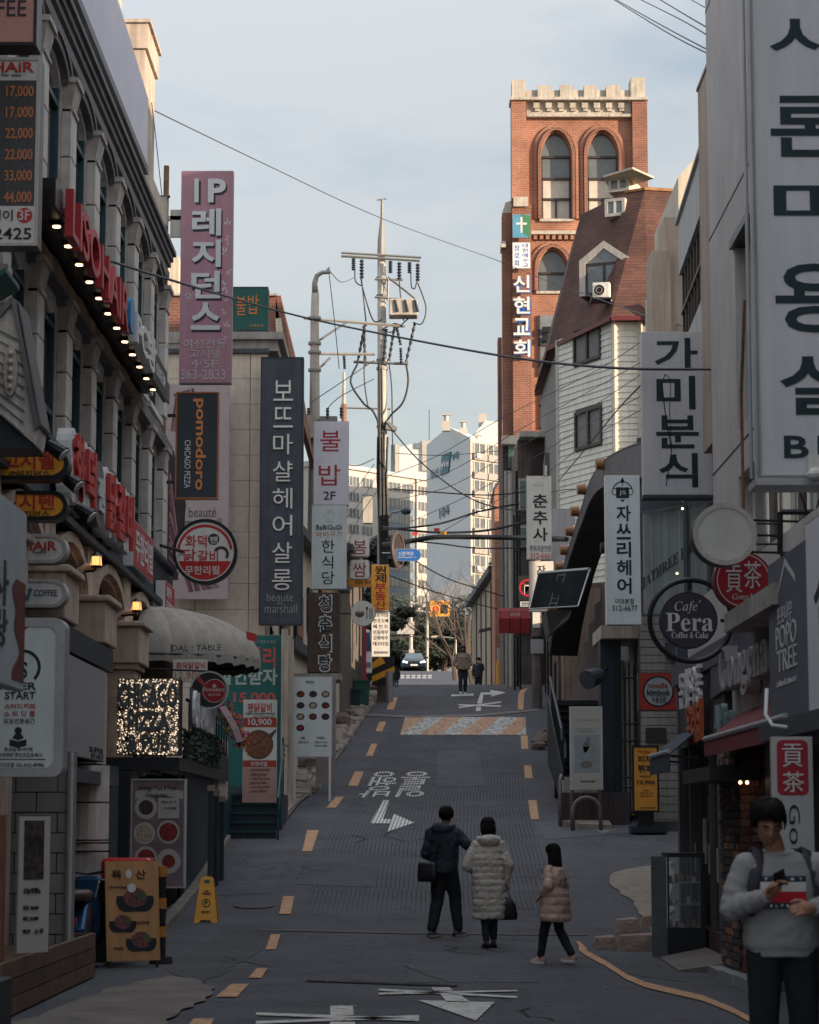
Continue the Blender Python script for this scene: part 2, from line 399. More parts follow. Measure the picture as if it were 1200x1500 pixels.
def asphalt(name,col,grooves):
    m=mat(name,col,.9,var=.22,scale=.9,bump=.7,bscale=90);t=m.node_tree;b=t.nodes['Principled BSDF'];N=t.nodes.new;L=t.links.new
    c=N('ShaderNodeTexCoord');old=b.inputs['Base Color'].links[0].from_socket
    n=N('ShaderNodeTexNoise');n.inputs['Scale'].default_value=45;n.inputs['Detail'].default_value=3;L(c.outputs['Object'],n.inputs['Vector'])
    mr=N('ShaderNodeMapRange');mr.inputs['From Min'].default_value=.35;mr.inputs['From Max'].default_value=.65;mr.inputs['To Min'].default_value=.72;mr.inputs['To Max'].default_value=1.28;L(n.outputs['Fac'],mr.inputs['Value'])
    vm=N('ShaderNodeVectorMath');vm.operation='SCALE';L(old,vm.inputs[0]);L(mr.outputs['Result'],vm.inputs['Scale']);last=vm.outputs['Vector']
    # fine cracks
    vo=N('ShaderNodeTexVoronoi');vo.feature='DISTANCE_TO_EDGE';vo.inputs['Scale'].default_value=.38
    nw=N('ShaderNodeTexNoise');nw.inputs['Scale'].default_value=1.6;nw.inputs['Detail'].default_value=5;L(c.outputs['Object'],nw.inputs['Vector'])
    mw=N('ShaderNodeMixRGB');mw.inputs['Fac'].default_value=.32;L(c.outputs['Object'],mw.inputs['Color1']);L(nw.outputs['Color'],mw.inputs['Color2']);
    va=N('ShaderNodeVectorMath');va.operation='MULTIPLY_ADD';va.inputs[1].default_value=(1.8,1.8,0);L(nw.outputs['Color'],va.inputs[0]);L(c.outputs['Object'],va.inputs[2]);L(va.outputs[0],vo.inputs['Vector'])
    cm=N('ShaderNodeMapRange');cm.inputs['From Min'].default_value=.0;cm.inputs['From Max'].default_value=.012;cm.inputs['To Min'].default_value=.55;cm.inputs['To Max'].default_value=1;L(vo.outputs['Distance'],cm.inputs['Value'])
    v2=N('ShaderNodeVectorMath');v2.operation='SCALE';L(last,v2.inputs[0]);L(cm.outputs['Result'],v2.inputs['Scale']);last=v2.outputs['Vector']
    if grooves:
        uv=N('ShaderNodeUVMap');uv.uv_map='along';sp=N('ShaderNodeSeparateXYZ');L(uv.outputs[0],sp.inputs[0])
        def math(op,a,b=None,c2=None):
            q=N('ShaderNodeMath');q.operation=op
            for i,x in enumerate((a,b,c2)):
                if x is None:continue
                if isinstance(x,(int,float)):q.inputs[i].default_value=x
                else:L(x,q.inputs[i])
            return q.outputs[0]
        u=sp.outputs['X'];D=sp.outputs['Y']
        nb=N('ShaderNodeTexNoise');nb.inputs['Scale'].default_value=.55;nb.inputs['Detail'].default_value=2;L(c.outputs['Object'],nb.inputs['Vector'])
        blk=math('FLOOR',math('DIVIDE',D,3.1))
        jit=math('MULTIPLY',math('FRACT',math('MULTIPLY',blk,.618)),.05)
        g=math('FRACT',math('DIVIDE',math('ADD',u,jit),.07))
        g=math('LESS_THAN',g,.22)
        inr=math('MULTIPLY',math('GREATER_THAN',D,34.8),math('LESS_THAN',D,89.0))
        inx=math('MULTIPLY',math('GREATER_THAN',u,.25),math('LESS_THAN',u,3.95))
        gap=math('GREATER_THAN',math('FRACT',math('DIVIDE',D,3.1)),.035)
        hole=math('MULTIPLY',math('GREATER_THAN',D,70.6),math('LESS_THAN',D,75.2));hole=math('SUBTRACT',1,hole)
        g=math('MULTIPLY',math('MULTIPLY',g,inr),math('MULTIPLY',math('MULTIPLY',inx,gap),hole))
        wear=N('ShaderNodeMapRange');wear.inputs['From Min'].default_value=.35;wear.inputs['From Max'].default_value=.6;wear.inputs['To Min'].default_value=.35;wear.inputs['To Max'].default_value=.85;L(nb.outputs['Fac'],wear.inputs['Value'])
        g=math('SUBTRACT',1,math('MULTIPLY',g,wear.outputs['Result']))
        v3=N('ShaderNodeVectorMath');v3.operation='SCALE';L(last,v3.inputs[0]);L(g,v3.inputs['Scale']);last=v3.outputs['Vector']
    L(last,b.inputs['Base Color']);return m
m_road=asphalt('grooved_asphalt',(.080,.081,.094),True)
m_gr=asphalt('worn_asphalt',(.076,.077,.088),False)
sheet('ground',-300,300,DR,m_gr,-.05,nx=12)
sheet('road',lambda D:lerp(LK,D)-1.7,lambda D:lerp(RK,D)+1.3+2.2*max(0,min(1,(50-D)/6)),[r for r in DR if 8<=r<=220],m_road,0,uv=True,nx=10)
# markings: painted areas draped on the road
def paintmat(name,col,cut,groove):
    m=mat(name,col,.8,var=.3,scale=7,bump=.3);t=m.node_tree;b=t.nodes['Principled BSDF'];N=t.nodes.new;L=t.links.new;old=b.inputs['Base Color'].links[0].from_socket
    c=N('ShaderNodeTexCoord');n=N('ShaderNodeTexNoise');n.inputs['Scale'].default_value=9;n.inputs['Detail'].default_value=9;n.inputs['Roughness'].default_value=.72;L(c.outputs['Object'],n.inputs['Vector'])
    r=N('ShaderNodeMapRange');r.inputs['From Min'].default_value=cut;r.inputs['From Max'].default_value=cut+.07;L(n.outputs['Fac'],r.inputs['Value']);f=r.outputs['Result']
    if groove:
        sp=N('ShaderNodeSeparateXYZ');L(c.outputs['Object'],sp.inputs[0])
        def mth(op,a,b):
            q=N('ShaderNodeMath');q.operation=op
            for i,x in enumerate((a,b)):
                if isinstance(x,(int,float)):q.inputs[i].default_value=x
                else:L(x,q.inputs[i])
            return q.outputs[0]
        u=mth('SUBTRACT',sp.outputs['X'],mth('MULTIPLY',sp.outputs['Y'],.037));g=mth('GREATER_THAN',mth('FRACT',mth('DIVIDE',u,.07),0),.24);f=mth('MULTIPLY',f,g)
    x=N('ShaderNodeMixRGB');x.inputs['Color1'].default_value=(.07,.07,.08,1);L(f,x.inputs['Fac']);L(old,x.inputs['Color2']);L(x.outputs['Color'],b.inputs['Base Color']);return m
paint_o=paintmat('worn_orange_paint',(.47,.265,.145),.36,False)
paint_w=paintmat('worn_white_paint',(.50,.49,.46),.38,False)
paint_g=paintmat('grooved_white_paint',(.56,.55,.52),.36,True)
paint_seam=mat('asphalt_seam',(.022,.022,.025),.9)
def drape(mb,pts,dz=.012):
    q=[G(x,y)for x,y in pts];mb.poly([(p.x,p.y,p.z+dz)for p in q])
def mark(name,polys,m,dz=.012):
    mb=MB()
    for p in polys:drape(mb,p,dz)
    return mb.build(name,m,None,kind='structure')
dashes=[((573,1022),(583,1022),(577,1040),(566,1040)),((556,1058),(566,1058),(560,1072),(550,1072)),((544,1090),(553,1090),(546,1108),(536,1108)),
 ((520,1131),(533,1131),(524,1152),(510,1152)),((492,1168),(504,1168),(492,1184),(478,1184)),((450,1217),(467,1217),(457,1248),(443,1248)),
 ((415,1314),(431,1314),(426,1340),(409,1340)),((397,1370),(411,1370),(404,1392),(389,1392)),((376,1420),(392,1420),(383,1434),(364,1434)),
 ((339,1443),(365,1443),(347,1462),(316,1462)),((284,1494),(314,1494),(300,1520),(262,1520)),
 ((763,1078),(773,1078),(774,1098),(764,1098)),((768,1122),(778,1122),(781,1141),(769,1141)),((774,1173),(786,1173),(790,1201),(778,1201)),
 ((762,1011),(774,1008),(768,1016),(767,1040),(759,1040),(759,1020))]
for q in dashes:mark('road_marking',[q],paint_o)
yl=[(848,1388),(860,1397),(888,1412),(917,1431),(945,1443),(987,1453),(1030,1463),(1072,1480),(1102,1496),(1150,1520)]
mark('road_marking',[[(a[0],a[1]-3),(b[0],b[1]-3),(b[0],b[1]+5),(a[0],a[1]+5)]for a,b in zip(yl,yl[1:])],paint_o)
mark('road_marking',[[(842,1379),(850,1381),(862,1393),(851,1390)]],paint_o)
# speed hump band with diagonal stripes
H0=(594,1051,770,1051);H1=(586,1077,771,1077)
def hp(u,v):
    x=(594+176*u)*(1-v)+(586+185*u)*v;return (x,1051+26*v)
def clipx(t):return max(0,min(1,t))
hw=[];ho=[]
for k in range(-2,9):
    a=k*.155;w_=.155;tgt=hw if k%2==0 else ho;s=.17
    for j in range(4): # slanted bars in four bands, clipped to the strip
        v0,v1=j/4,(j+1)/4
        q=[(a+s*(1-v0),v0),(a+w_+s*(1-v0),v0),(a+w_+s*(1-v1),v1),(a+s*(1-v1),v1)]
        q=[(clipx(x),y)for x,y in q]
        if abs(q[0][0]-q[1][0])+abs(q[2][0]-q[3][0])>.001:tgt.append([hp(*c)for c in q])
def safe(polys):
    r=[]
    for p in polys:
        z=[]
        for c in p:
            if not z or abs(c[0]-z[-1][0])+abs(c[1]-z[-1][1])>.05:z.append(c)
        if len(z)>2:r.append(z)
    return r
mark('hump_marking',safe(ho),paintmat('hump_orange_paint',(.50,.29,.17),.42,False));mark('hump_marking',safe(hw),paintmat('hump_white_paint',(.50,.49,.46),.44,False))
mark('gutter_line',[[(533,1046),(600,1049),(600,1052),(533,1049)],[(600,1049),(700,1047),(700,1050),(600,1052)],[(700,1047),(788,1039),(788,1042),(700,1050)]],mat('gutter_concrete',(.16,.15,.145),.9,var=.3),.016)
# lettering painted on the road, upside down for drivers coming downhill
def road_text(s,quad,m,name='road_lettering'):
    p=[G(*c)for c in quad] # far-left, far-right, near-right, near-left in the picture
    class RF:
        px=None
        def pt(self,a,b,d=0): # a to the right as printed, b up as printed; the print is turned half round
            u,v=1-a,b
            q=(p[0]*(1-u)+p[1]*u)*(1-v)+(p[3]*(1-u)+p[2]*u)*v;q.z=zg(q.y)+.012+d*.01;return q
    return letters(None,RF(),[(s,(0,0,1,1))],m,name,th=0,d=0,bold=.008)
for s_,q_ in (('통행',((549,1131),(632,1131),(626,1150),(538,1152))),('일방',((536,1153),(625,1151),(620,1168),(522,1169)))):
    o=road_text(s_,q_,paint_g);o['kind']='structure'
mark('road_arrow',[[(561,1173),(571,1173),(560,1204),(544,1204)],[(546,1200),(573,1201),(571,1207),(543,1207)],[(577,1193),(607,1206),(568,1219)]],paint_g)
mark('road_arrow',[[(661,1018),(694,1016.5),(694,1019.5),(661,1020.5)],[(704,1016),(709,1016),(706,1031),(699,1031)],[(704,1015),(722,1014.5),(722,1018),(704,1018)],[(718,1011),(742,1015),(720,1021)]],paint_w)
mark('road_arrow',[[(672,1032),(734,1034),(734,1036),(672,1034)],[(672,1036),(734,1028),(734,1030),(672,1038)],[(698,1036),(705,1036),(704,1042),(697,1042)]],paint_w)
mark('road_arrow',[[(555,1450),(758,1461),(758,1464),(555,1453)],[(555,1456),(758,1452),(758,1454),(555,1459)],[(632,1448),(658,1448),(664,1453),(636,1453)],[(645,1458),(672,1458),(690,1470),(655,1470)],[(612,1467),(725,1470),(697,1497)]],paint_w)
mark('road_arrow',[[(484,1475),(517,1475),(518,1489),(484,1489)],[(375,1485),(614,1494),(614,1498),(375,1489)],[(375,1498),(614,1489),(614,1493),(375,1502)],[(484,1499),(520,1499),(524,1530),(480,1530)]],paint_w)
for k in range(2):
    for i in range(6):mark('crossing_marking',[[(588+i*8,992-k*3),(593+i*8,992-k*3),(592+i*8,994-k*3),(586+i*8,994-k*3)]],paint_w)
mark('road_seam',[[(452,1437),(670,1444),(670,1446.5),(452,1439)],[(452,1436),(454,1436),(450,1440),(448,1440)]],paint_seam)
mark('road_seam',[[(380,1362),(600,1367),(860,1370),(862,1371.5),(600,1369),(380,1364)]],mat('old_seam',(.10,.095,.09),.9))
mark('road_patch',[[(870,1214),(905,1215),(882,1222)]],mat('light_patch',(.20,.19,.185),.9),.01)
mark('road_patch',[[(782,1205),(848,1200),(990,1212),(990,1218),(900,1222),(800,1230)]],mat('asphalt_patch',(.088,.09,.107),.9),.006)

# paved areas
granite=mat('washed_granite_paving',(.25,.215,.18),.9,var=.3,scale=5,bump=.9,bscale=70)
conc_p=mat('old_concrete_paving',(.16,.14,.125),.92,var=.35,scale=1.4,bump=.8,bscale=50)
def patch(name,pts,m,dz,th=.1):
    q=[G(x,y)for x,y in pts];mb=MB();y0=min(p.y for p in q);y1=max(p.y for p in q);n=26;rows=[]
    for k in range(n+1):
        y=y0+(y1-y0)*(.002+.996*k/n);xs=[]
        for p,r in zip(q,q[1:]+q[:1]):
            if (p.y-y)*(r.y-y)<0:xs.append(p.x+(r.x-p.x)*(y-p.y)/(r.y-p.y))
        if len(xs)>1:rows.append((min(xs)+random.uniform(-.05,.05),max(xs)+random.uniform(-.05,.05),y))
    for (a0,a1,ya),(b0,b1,yb)in zip(rows,rows[1:]):
        mb.quad((a0,ya,zg(ya)+dz),(a1,ya,zg(ya)+dz),(b1,yb,zg(yb)+dz),(b0,yb,zg(yb)+dz));mb.quad((a0,ya,zg(ya)+dz-th),(a0,ya,zg(ya)+dz),(b0,yb,zg(yb)+dz),(b0,yb,zg(yb)+dz-th))
    a0,a1,ya=rows[0];mb.quad((a0,ya,zg(ya)+dz-th),(a1,ya,zg(ya)+dz-th),(a1,ya,zg(ya)+dz),(a0,ya,zg(ya)+dz))
    return mb.build(name,m,None,kind='structure')
patch('paved_corner',[(889,1292),(902,1279),(925,1274),(985,1264),(985,1400),(945,1352),(935,1333),(925,1320),(905,1306)],granite,.03)
mb=MB()
ev=[(-60,1512),(60,1492),(160,1450),(250,1432),(290,1436),(312,1450),(300,1466),(240,1500),(205,1540)]
patch('forecourt',ev+[(-200,1560)],conc_p,.02)
# left kerb stones up the hill
random.seed(3)
kerbm=mat('kerb_granite',(.20,.18,.16),.9,var=.25,bump=.5)
kb=[(232,1376),(262,1346),(290,1312),(312,1280),(326,1254),(338,1231)]
for a,b in zip(kb,kb[1:]):
    p,q=G(*a),G(*b);d=(q-p).normalized();n=Vector((-d.y,d.x,0)).normalized()*.16
    mb=MB();mb.prism([p+d*.02+Vector((0,0,.10)),q-d*.02+Vector((0,0,.10)),q-d*.02+n+Vector((0,0,.10)),p+d*.02+n+Vector((0,0,.10))],(0,0,-.2));mb.build('kerb_stone',kerbm,None,kind='structure')
# side pavement of flat stones, one object for each stone
flag=mat('flagstone',(.27,.22,.19),.9,var=.3,scale=4,bump=.7,bscale=50)
brk=mat('paving_brick',(.30,.25,.22),.9,var=.35,scale=8,bump=.5)
def edgeL(D):return lerp([(40,-3.0),(44,-2.75),(47,-2.35),(50,-2.25),(53,-2.0),(57,-1.95),(64,-1.62),(70,-1.35),(80,-.9)],D)
def wallL(D):return -3.0+.05*(D-50)
base=sheet('side_pavement',lambda D:wallL(D)-.4,lambda D:edgeL(D)-.03,[44.6+i*.8 for i in range(48)],conc_p,.05,nx=3)
D=44.8
while D<50.4: # herringbone-like brick strip near the stair
    X=wallL(D)-.1
    while X<edgeL(D)-.12:
        z=zg(D)+.06
        mb=MB();mb.box(X+.006,X+.194,D+.006,D+.094,0,.022);v=[(a,b,zg(b)+.055+c)for a,b,c in mb.v];mb.v=v
        mb.build('paving_brick',brk,base);X+=.2
    D+=.1+.001;
    if len([1 for c in base.children])>240:break
D=50.9
while D<78:
    X=wallL(D)-.2;dd=random.uniform(.7,1.1)
    while X<edgeL(D)-.2:
        ww=random.uniform(.4,.75);x1=min(X+ww,edgeL(D)-.03+random.uniform(-.06,.08));h=random.uniform(.06,.16)
        mb=MB();c=.03
        mb.add([(X+c,D+c,zg(D)-.02),(x1-c,D+c,zg(D)-.02),(x1-c,D+dd-c,zg(D+dd)-.02),(X+c,D+dd-c,zg(D+dd)-.02),
                (X+c*2,D+c*2,zg(D)+h),(x1-c*2,D+c*2.5,zg(D)+h-.02),(x1-c*2.4,D+dd-c*2,zg(D+dd)+h),(X+c*2,D+dd-c*2,zg(D+dd)+h)],
               [(0,3,2,1),(4,5,6,7),(0,1,5,4),(1,2,6,5),(2,3,7,6),(3,0,4,7)])
        mb.build('flagstone',flag,base);X+=ww
    D+=dd
# stone steps right of the alley mouth
for (x0,x1,y,h,g)in ((868,905,1392,.16,0),(905,964,1394,.20,0),(900,938,1366,.18,1),(938,968,1362,.2,1)):
    a=G(x0,y);b=G(x1,y);mb=MB();r=random.random
    mb.add([(a.x,a.y,a.z-.05),(b.x,b.y,b.z-.05),(b.x,b.y+.5,b.z-.05),(a.x,a.y+.5,a.z-.05),(a.x+.05,a.y+.05,a.z+h*(.7+.3*r())),(b.x-.03,b.y+.02,b.z+h),(b.x-.02,b.y+.5,b.z+h*1.05),(a.x+.07,a.y+.5,a.z+h*.9)],
           [(0,3,2,1),(4,5,6,7),(0,1,5,4),(1,2,6,5),(2,3,7,6),(3,0,4,7)])
    mb.build('step_stone',mat('rough_step_stone',(.28,.21,.175),.95,var=.4,scale=5,bump=1,bscale=25),None,kind='structure')

# repairs, cracks and litter on the asphalt
for i,(q,cc)in enumerate((([(452,1250),(560,1252),(548,1300),(432,1296)],.094),([(640,1100),(700,1100),(712,1150),(640,1152)],.112),([(330,1352),(420,1356),(300,1440),(232,1420)],.088),([(600,1395),(760,1392),(790,1440),(596,1440)],.112),([(880,1400),(960,1410),(1010,1440),(900,1425)],.09),([(345,1240),(430,1238),(400,1310),(318,1312)],.114))):
    m_=asphalt('repair_asphalt_%s'%'abcdef'[i],(cc*.79,cc*.80,cc*.91),False);patch('asphalt_repair',q,m_,.005,.004)
random.seed(31);mb=MB()
for i in range(26):
    x,y=random.uniform(300,980),random.uniform(1150,1495);q=[(x,y)]
    for k in range(random.randint(3,7)):x+=random.uniform(6,26)*random.choice((1,1,-1));y+=random.uniform(-3,7);q.append((x,y))
    g_=[G(min(max(a_,260),1000),min(b_,1500))for a_,b_ in q];w_=random.uniform(.006,.014)
    for p0,p1 in zip(g_,g_[1:]):
        d=(p1-p0);n_=Vector((-d.y,d.x,0)).normalized()*w_ if d.length>1e-4 else None
        if n_:mb.quad(p0-n_+Vector((0,0,.008)),p1-n_+Vector((0,0,.008)),p1+n_+Vector((0,0,.008)),p0+n_+Vector((0,0,.008)))
o=mb.build('tar_cracks',paint_seam,None);tag(o,'thin dark tar filled cracks scattered over the asphalt','cracks');o['kind']='stuff'
mb=MB()
for i in range(70):
    g_=G(random.uniform(250,1050),random.uniform(1060,1498));r_=random.uniform(.008,.03);a_=random.uniform(0,6);mb.prism([g_+Vector((r_*cos(a_+k*1.7),r_*sin(a_+k*1.7)*.7,.014))for k in range(4)][:3],(0,0,.004))
o=mb.build('litter',mat('pale_litter',(.42,.40,.36),.8),None);tag(o,'small pale scraps of litter and leaves scattered on the road','litter');o['kind']='stuff'
for (px,py,r_)in ((690,1236,.33),(372,1328,.30)):
    g_=G(px,py);mb=MB();s_=(zg(g_.y+.3)-zg(g_.y-.3))/.6
    mb.prism([(g_.x+r_*cos(2*pi*k/28),g_.y+r_*sin(2*pi*k/28),g_.z+.010+s_*r_*sin(2*pi*k/28))for k in range(28)],(0,0,.006));o=mb.build('manhole_cover',mat('cast_iron_cover',(.06,.058,.06),.6,metal=.4,var=.4,scale=9,bump=.8),None,kind='structure')
# ================================================================ LEFT SIDE: the long stone building
def arch_pts(y0,y1,z0,zt,n=12,pt=0.0):
    c=(y0+y1)/2;r=(y1-y0)/2
    return [(c-r*cos(pi*i/n),z0+(zt-z0)*(sin(pi*i/n)**(1-pt)))for i in range(n+1)]
XL_=-4.2
B=thing('stone_building','long grey stone building with rows of narrow arched windows and pilasters, left of the street','building',(XL_-.5,30,0))
BY0,BY1=8,41.6;XW=-4.33;PW=.50
mb=MB()
# wall built as strips that leave the window openings free
pil=[28.8+2.32*k for k in range(-8,6)]
rows=[(8.52,10.42,10.78),(5.98,7.62,7.96)]
def wallbox(m,y0,y1,z0,z1,x=XW,d=.4):m.box(x-d,x,y0,y1,z0,z1)
for i,y in enumerate(pil):
    ye=pil[i+1]if i+1<len(pil)else BY1
    wallbox(mb,y,min(y+PW,BY1),5.9,10.9)
    if i+1<len(pil):
        for z0,zs,zt in rows:wallbox(mb,y+PW,ye,z0-.35,z0)
        for a in (0,):
            ap=arch_pts(y+PW,ye,10.5,10.86);
            for (p,q)in zip(ap,ap[1:]):mb.prism([(XW,p[0],p[1]),(XW,q[0],q[1]),(XW,q[0],10.9),(XW,p[0],10.9)],(-.4,0,0))
            ap=arch_pts(y+PW,ye,7.65,8.02)
            for (p,q)in zip(ap,ap[1:]):mb.prism([(XW,p[0],p[1]),(XW,q[0],q[1]),(XW,q[0],8.17),(XW,p[0],8.17)],(-.4,0,0))
wallbox(mb,BY0,BY1,10.9,11.7);wallbox(mb,BY0,pil[0],5.9,10.9)
mb.box(XW-9,XW-.4,BY1-.3,BY1,-1,12.2);mb.box(XW-9,XW-.4,BY0,BY0+.3,-1,12.2);mb.box(XW-9,XW-.4,BY0+.3,BY1-.3,12.0,12.2)
mb.build('wall',stone,B)
random.seed(5)
capm=mat('capital_stone',(.46,.41,.37),.85,var=.25,scale=4,bump=.5,streak=.2)
vis=[y for y in pil if y>22]
for ri,(z0,zs,zt)in enumerate(rows):
    for i,y in enumerate(vis):
        w_=min(PW,BY1-y-.02);zz=z0-.0;hs=(zs-z0)/3
        for k in range(3): # three stones to a shaft
            m=MB();m.box(XW,XW+.13,y+.01,y+w_-.01,zz+hs*k+.008,zz+hs*(k+1)-.008);m.build('pilaster_stone',stone,B,bevel=.012)
        m=MB()
        a,b=y+.02,y+w_-.02
        m.add([(XW,a+.02,zs),(XW+.12,a+.02,zs),(XW+.12,b-.02,zs),(XW,b-.02,zs),(XW,a-.03,zt-.05),(XW+.18,a-.03,zt-.05),(XW+.18,b+.03,zt-.05),(XW,b+.03,zt-.05)],
              [(0,3,2,1),(4,5,6,7),(0,1,5,4),(1,2,6,5),(2,3,7,6),(3,0,4,7)])
        m.box(XW,XW+.155,a-.01,b+.01,zs-.05,zs-.002);m.box(XW,XW+.21,a-.05,b+.06,zt-.048,zt+.02);m.box(XW,XW+.07,a+.1,b-.1,zt+.021,zt+.16)
        m.build('capital',capm,B)
        if i+1<len(vis): # window and hood of each bay
            ya,yb=y+PW,vis[i+1]
            A=[(XW,p[0],p[1])for p in arch_pts(ya,yb+.04,zt-.02,zt+.24)];Bq=[(XW,p[0],p[1])for p in arch_pts(ya+.10,yb-.06,zt-.08,zt+.14)]
            m=MB();m.band(A,Bq,(.10,0,0));m.band([(XW,p[0],p[1]+.05)for p in arch_pts(ya-.03,yb+.07,zt,zt+.25)],A,(.13,0,0));m.build('arch_hood',stone_dk,B)
            m=MB();xw=XW-.025;e=.08
            for s in ((ya,ya+e),(yb-e,yb),((ya+yb)/2-e/2,(ya+yb)/2+e/2)):m.box(xw-.08,xw,s[0],s[1],z0,zt-.02)
            m.box(xw-.08,xw+.002,ya+e+.001,yb-e-.001,z0,z0+.07);m.box(xw-.08,xw+.002,ya+e+.001,yb-e-.001,z0+.52,z0+.59);m.box(xw-.08,xw+.002,ya+e+.001,yb-e-.001,zs-.04,zs+.03)
            fr_=m.build('window_frame',gmetal,B)
            m=MB();m.prism([(xw-.05,p[0],p[1])for p in arch_pts(ya+.01,yb-.01,zs,zt-.02)]+[(xw-.05,yb-.01,z0),(xw-.05,ya+.01,z0)],(-.02,0,0));m.build('pane',glassd,fr_)
            m=MB();m.box(XW,XW+.10,ya-.05,yb+.08,z0-.16,z0-.06);m.box(XW-.14,XW+.05,ya+.002,yb-.002,z0-.058,z0-.002);m.build('sill',stone,B)
# cornices, string courses
m=MB();m.box(XW,XW+.06,BY0,BY1,11.16,11.30);m.build('string_course',stone_dk,B)
m=MB();m.box(XW,XW+.08,BY0,BY1+.05,11.40,11.50);m.box(XW,XW+.12,BY0,BY1+.08,11.502,11.60);m.box(XW-.1,XW+.17,BY0,BY1+.1,11.602,11.68);m.build('cornice',stone_dk,B)
m=MB();m.box(XW,XW+.16,22,BY1,7.98,8.16);m.build('string_course',stone_dk,B)
m=MB();m.box(XW-.25,XW-.02,36,BY1,11.7,12.45);m.build('parapet',plaster,B)
# rooftop stone stack behind the hoarding
def chimney(x0,x1,y0,y1,z0,z1):
    m=MB();m.box(x0,x1,y0,y1,z0,z1-.5);m.box(x0-.05,x1+.05,y0-.05,y1+.05,z1-.49,z1-.06);m.box(x0-.1,x1+.1,y0-.1,y1+.1,z1-.058,z1);m.cyl(((x0+x1)/2,(y0+y1)/2,z1),((x0+x1)/2,(y0+y1)/2,z1+.1),.08);return m.build('roof_stack',plaster,B)
a=P(173,30,38.5);b=P(213,30,38.5);chimney(a.x,b.x,38.5,40.1,11.9,a.z)
a=P(160,0,36);chimney(a.x-.6,a.x+.15,35.2,36.4,11.9,15.2)
# ground floor: dark fascia, arches on piers
m=MB();m.box(XL_-.4,XL_+.06,BY0,BY1,5.18,5.88);m.box(XL_-.4,XL_+.16,BY0,BY1,5.882,5.94);m.box(XL_-.4,XL_+.2,BY0,BY1,5.10,5.178);m.build('fascia',navy,B)
pr=[22.7,26.4,30.0,33.9,37.7]
for y in pr:
    m=MB();m.box(XL_-.2,XL_+.28,y+.1,y+1.0,zg(y)-.3,3.75);m.build('pier',stone_tan,B)
    m=MB();a,b=y-.02,y+1.12
    m.box(XL_-.2,XL_+.33,a+.05,b-.05,3.76,3.84);m.box(XL_-.2,XL_+.38,a,b,3.842,4.36)
    m.box(XL_-.2,XL_+.44,a-.05,b+.05,4.362,4.44);m.build('pier_capital',stone_tan,B,bevel=.02)
    m=MB();m.box(XL_-.2,XL_+.12,y+.15,y+.95,4.45,5.09);m.build('spandrel_block',stone_tan,B)
for y,y2 in zip(pr,pr[1:]+[41.4]):
    ap=arch_pts(y+.9,y2+.2,4.44,5.08,16);ai=arch_pts(y+1.02,y2+.08,4.44,4.95,16);ak=arch_pts(y+1.1,y2,4.44,4.87,16)
    m=MB();m.band([(XL_-.1,p[0],min(p[1],5.095))for p in ap],[(XL_-.1,p[0],p[1])for p in ai],(.24,0,0));m.band([(XL_-.1,p[0],p[1])for p in ai],[(XL_-.1,p[0],p[1])for p in ak],(.17,0,0));m.build('arch_moulding',stone_tan,B)
    m=MB();m.prism([(XL_-.12,p[0],p[1])for p in ak]+[(XL_-.12,y2,3.3),(XL_-.12,y+1.1,3.3)],(-.05,0,0));m.build('arch_infill',navy,B)
    m=MB();m.box(XL_-.16,XL_-.10,y+1.1,y2,2.2,3.29);m.build('shop_glass',glassd,B)
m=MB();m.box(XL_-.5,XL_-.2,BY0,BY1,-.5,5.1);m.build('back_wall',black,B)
# ledge with downlights that carries the raised letters
m=MB();m.box(XL_+.10,XL_+.40,24.8,37.0,8.31,8.42);m.box(XL_-.15,XL_+.099,24.8,37.0,8.28,8.42)
t=thing('light_ledge','long black sign ledge lit from below, on the grey stone building','sign ledge',(XL_+.2,31,8.4));m.build('shelf',blackm,t)
m=MB();m.box(XL_+.401,XL_+.43,24.8,37.0,8.12,8.42);m.build('outer_board',blackm,t)
yl_=26.3
while yl_<36.9:
    m=MB();m.cyl((XL_+.22,yl_,8.305),(XL_+.22,yl_,8.27),.075,.075,12);r_=m.build('downlight',blackm,t);m=MB();m.cyl((XL_+.22,yl_,8.269),(XL_+.22,yl_,8.255),.045,.045,10);m.build('bulb',warmglow,r_);yl_+=.93
F=Frame((XL_+.44,25.3,7.9),(0,1,0),5.2,.56)
t=thing('red_channel_letters','raised red capital letters hung along the edge of the black lit ledge','letter sign',(XL_+.45,28,7.9))
letters(t,F,[('LISOHAIR',(0,0,5.2,.54))],red,th=.09,d=.02,bold=.005)
m=MB();m.box(XL_+.431,XL_+.455,25.3,30.5,8.15,8.22);m.build('mounting_rail',dkred,t)
F=Frame((XL_+.44,31.1,7.88),(0,1,0),2.6,.56)
t=thing('white_channel_letters','raised white letters with one blue mark, beyond the red ones','letter sign',(XL_+.45,32,7.9))
letters(t,F,[('PC방',(.1,.02,2.5,.54))],whitet,th=.12,d=.02,bold=.03)
m=MB();slab(m,F,outline('round',.45,.45,r=.12),.01,.12);m.v=[(a,b-.5,c+.1)for a,b,c in m.v];m.build('blue_emblem',mat('bright_blue_acrylic',(.02,.20,.42),.4),t)
m=MB();m.box(XL_+.431,XL_+.455,31.1,33.6,8.13,8.2);m.build('mounting_rail',blackm,t)
F=left_wall(XL_+.50,33.9,35.9,7.95,8.42);sign('ledge_sign','small black lettered board at the far end of the lit ledge','sign',None,0,.06,black,blackm,[(greyt,.005,[('LOUNGE BAR',(20,30,85,70))])],F=F)
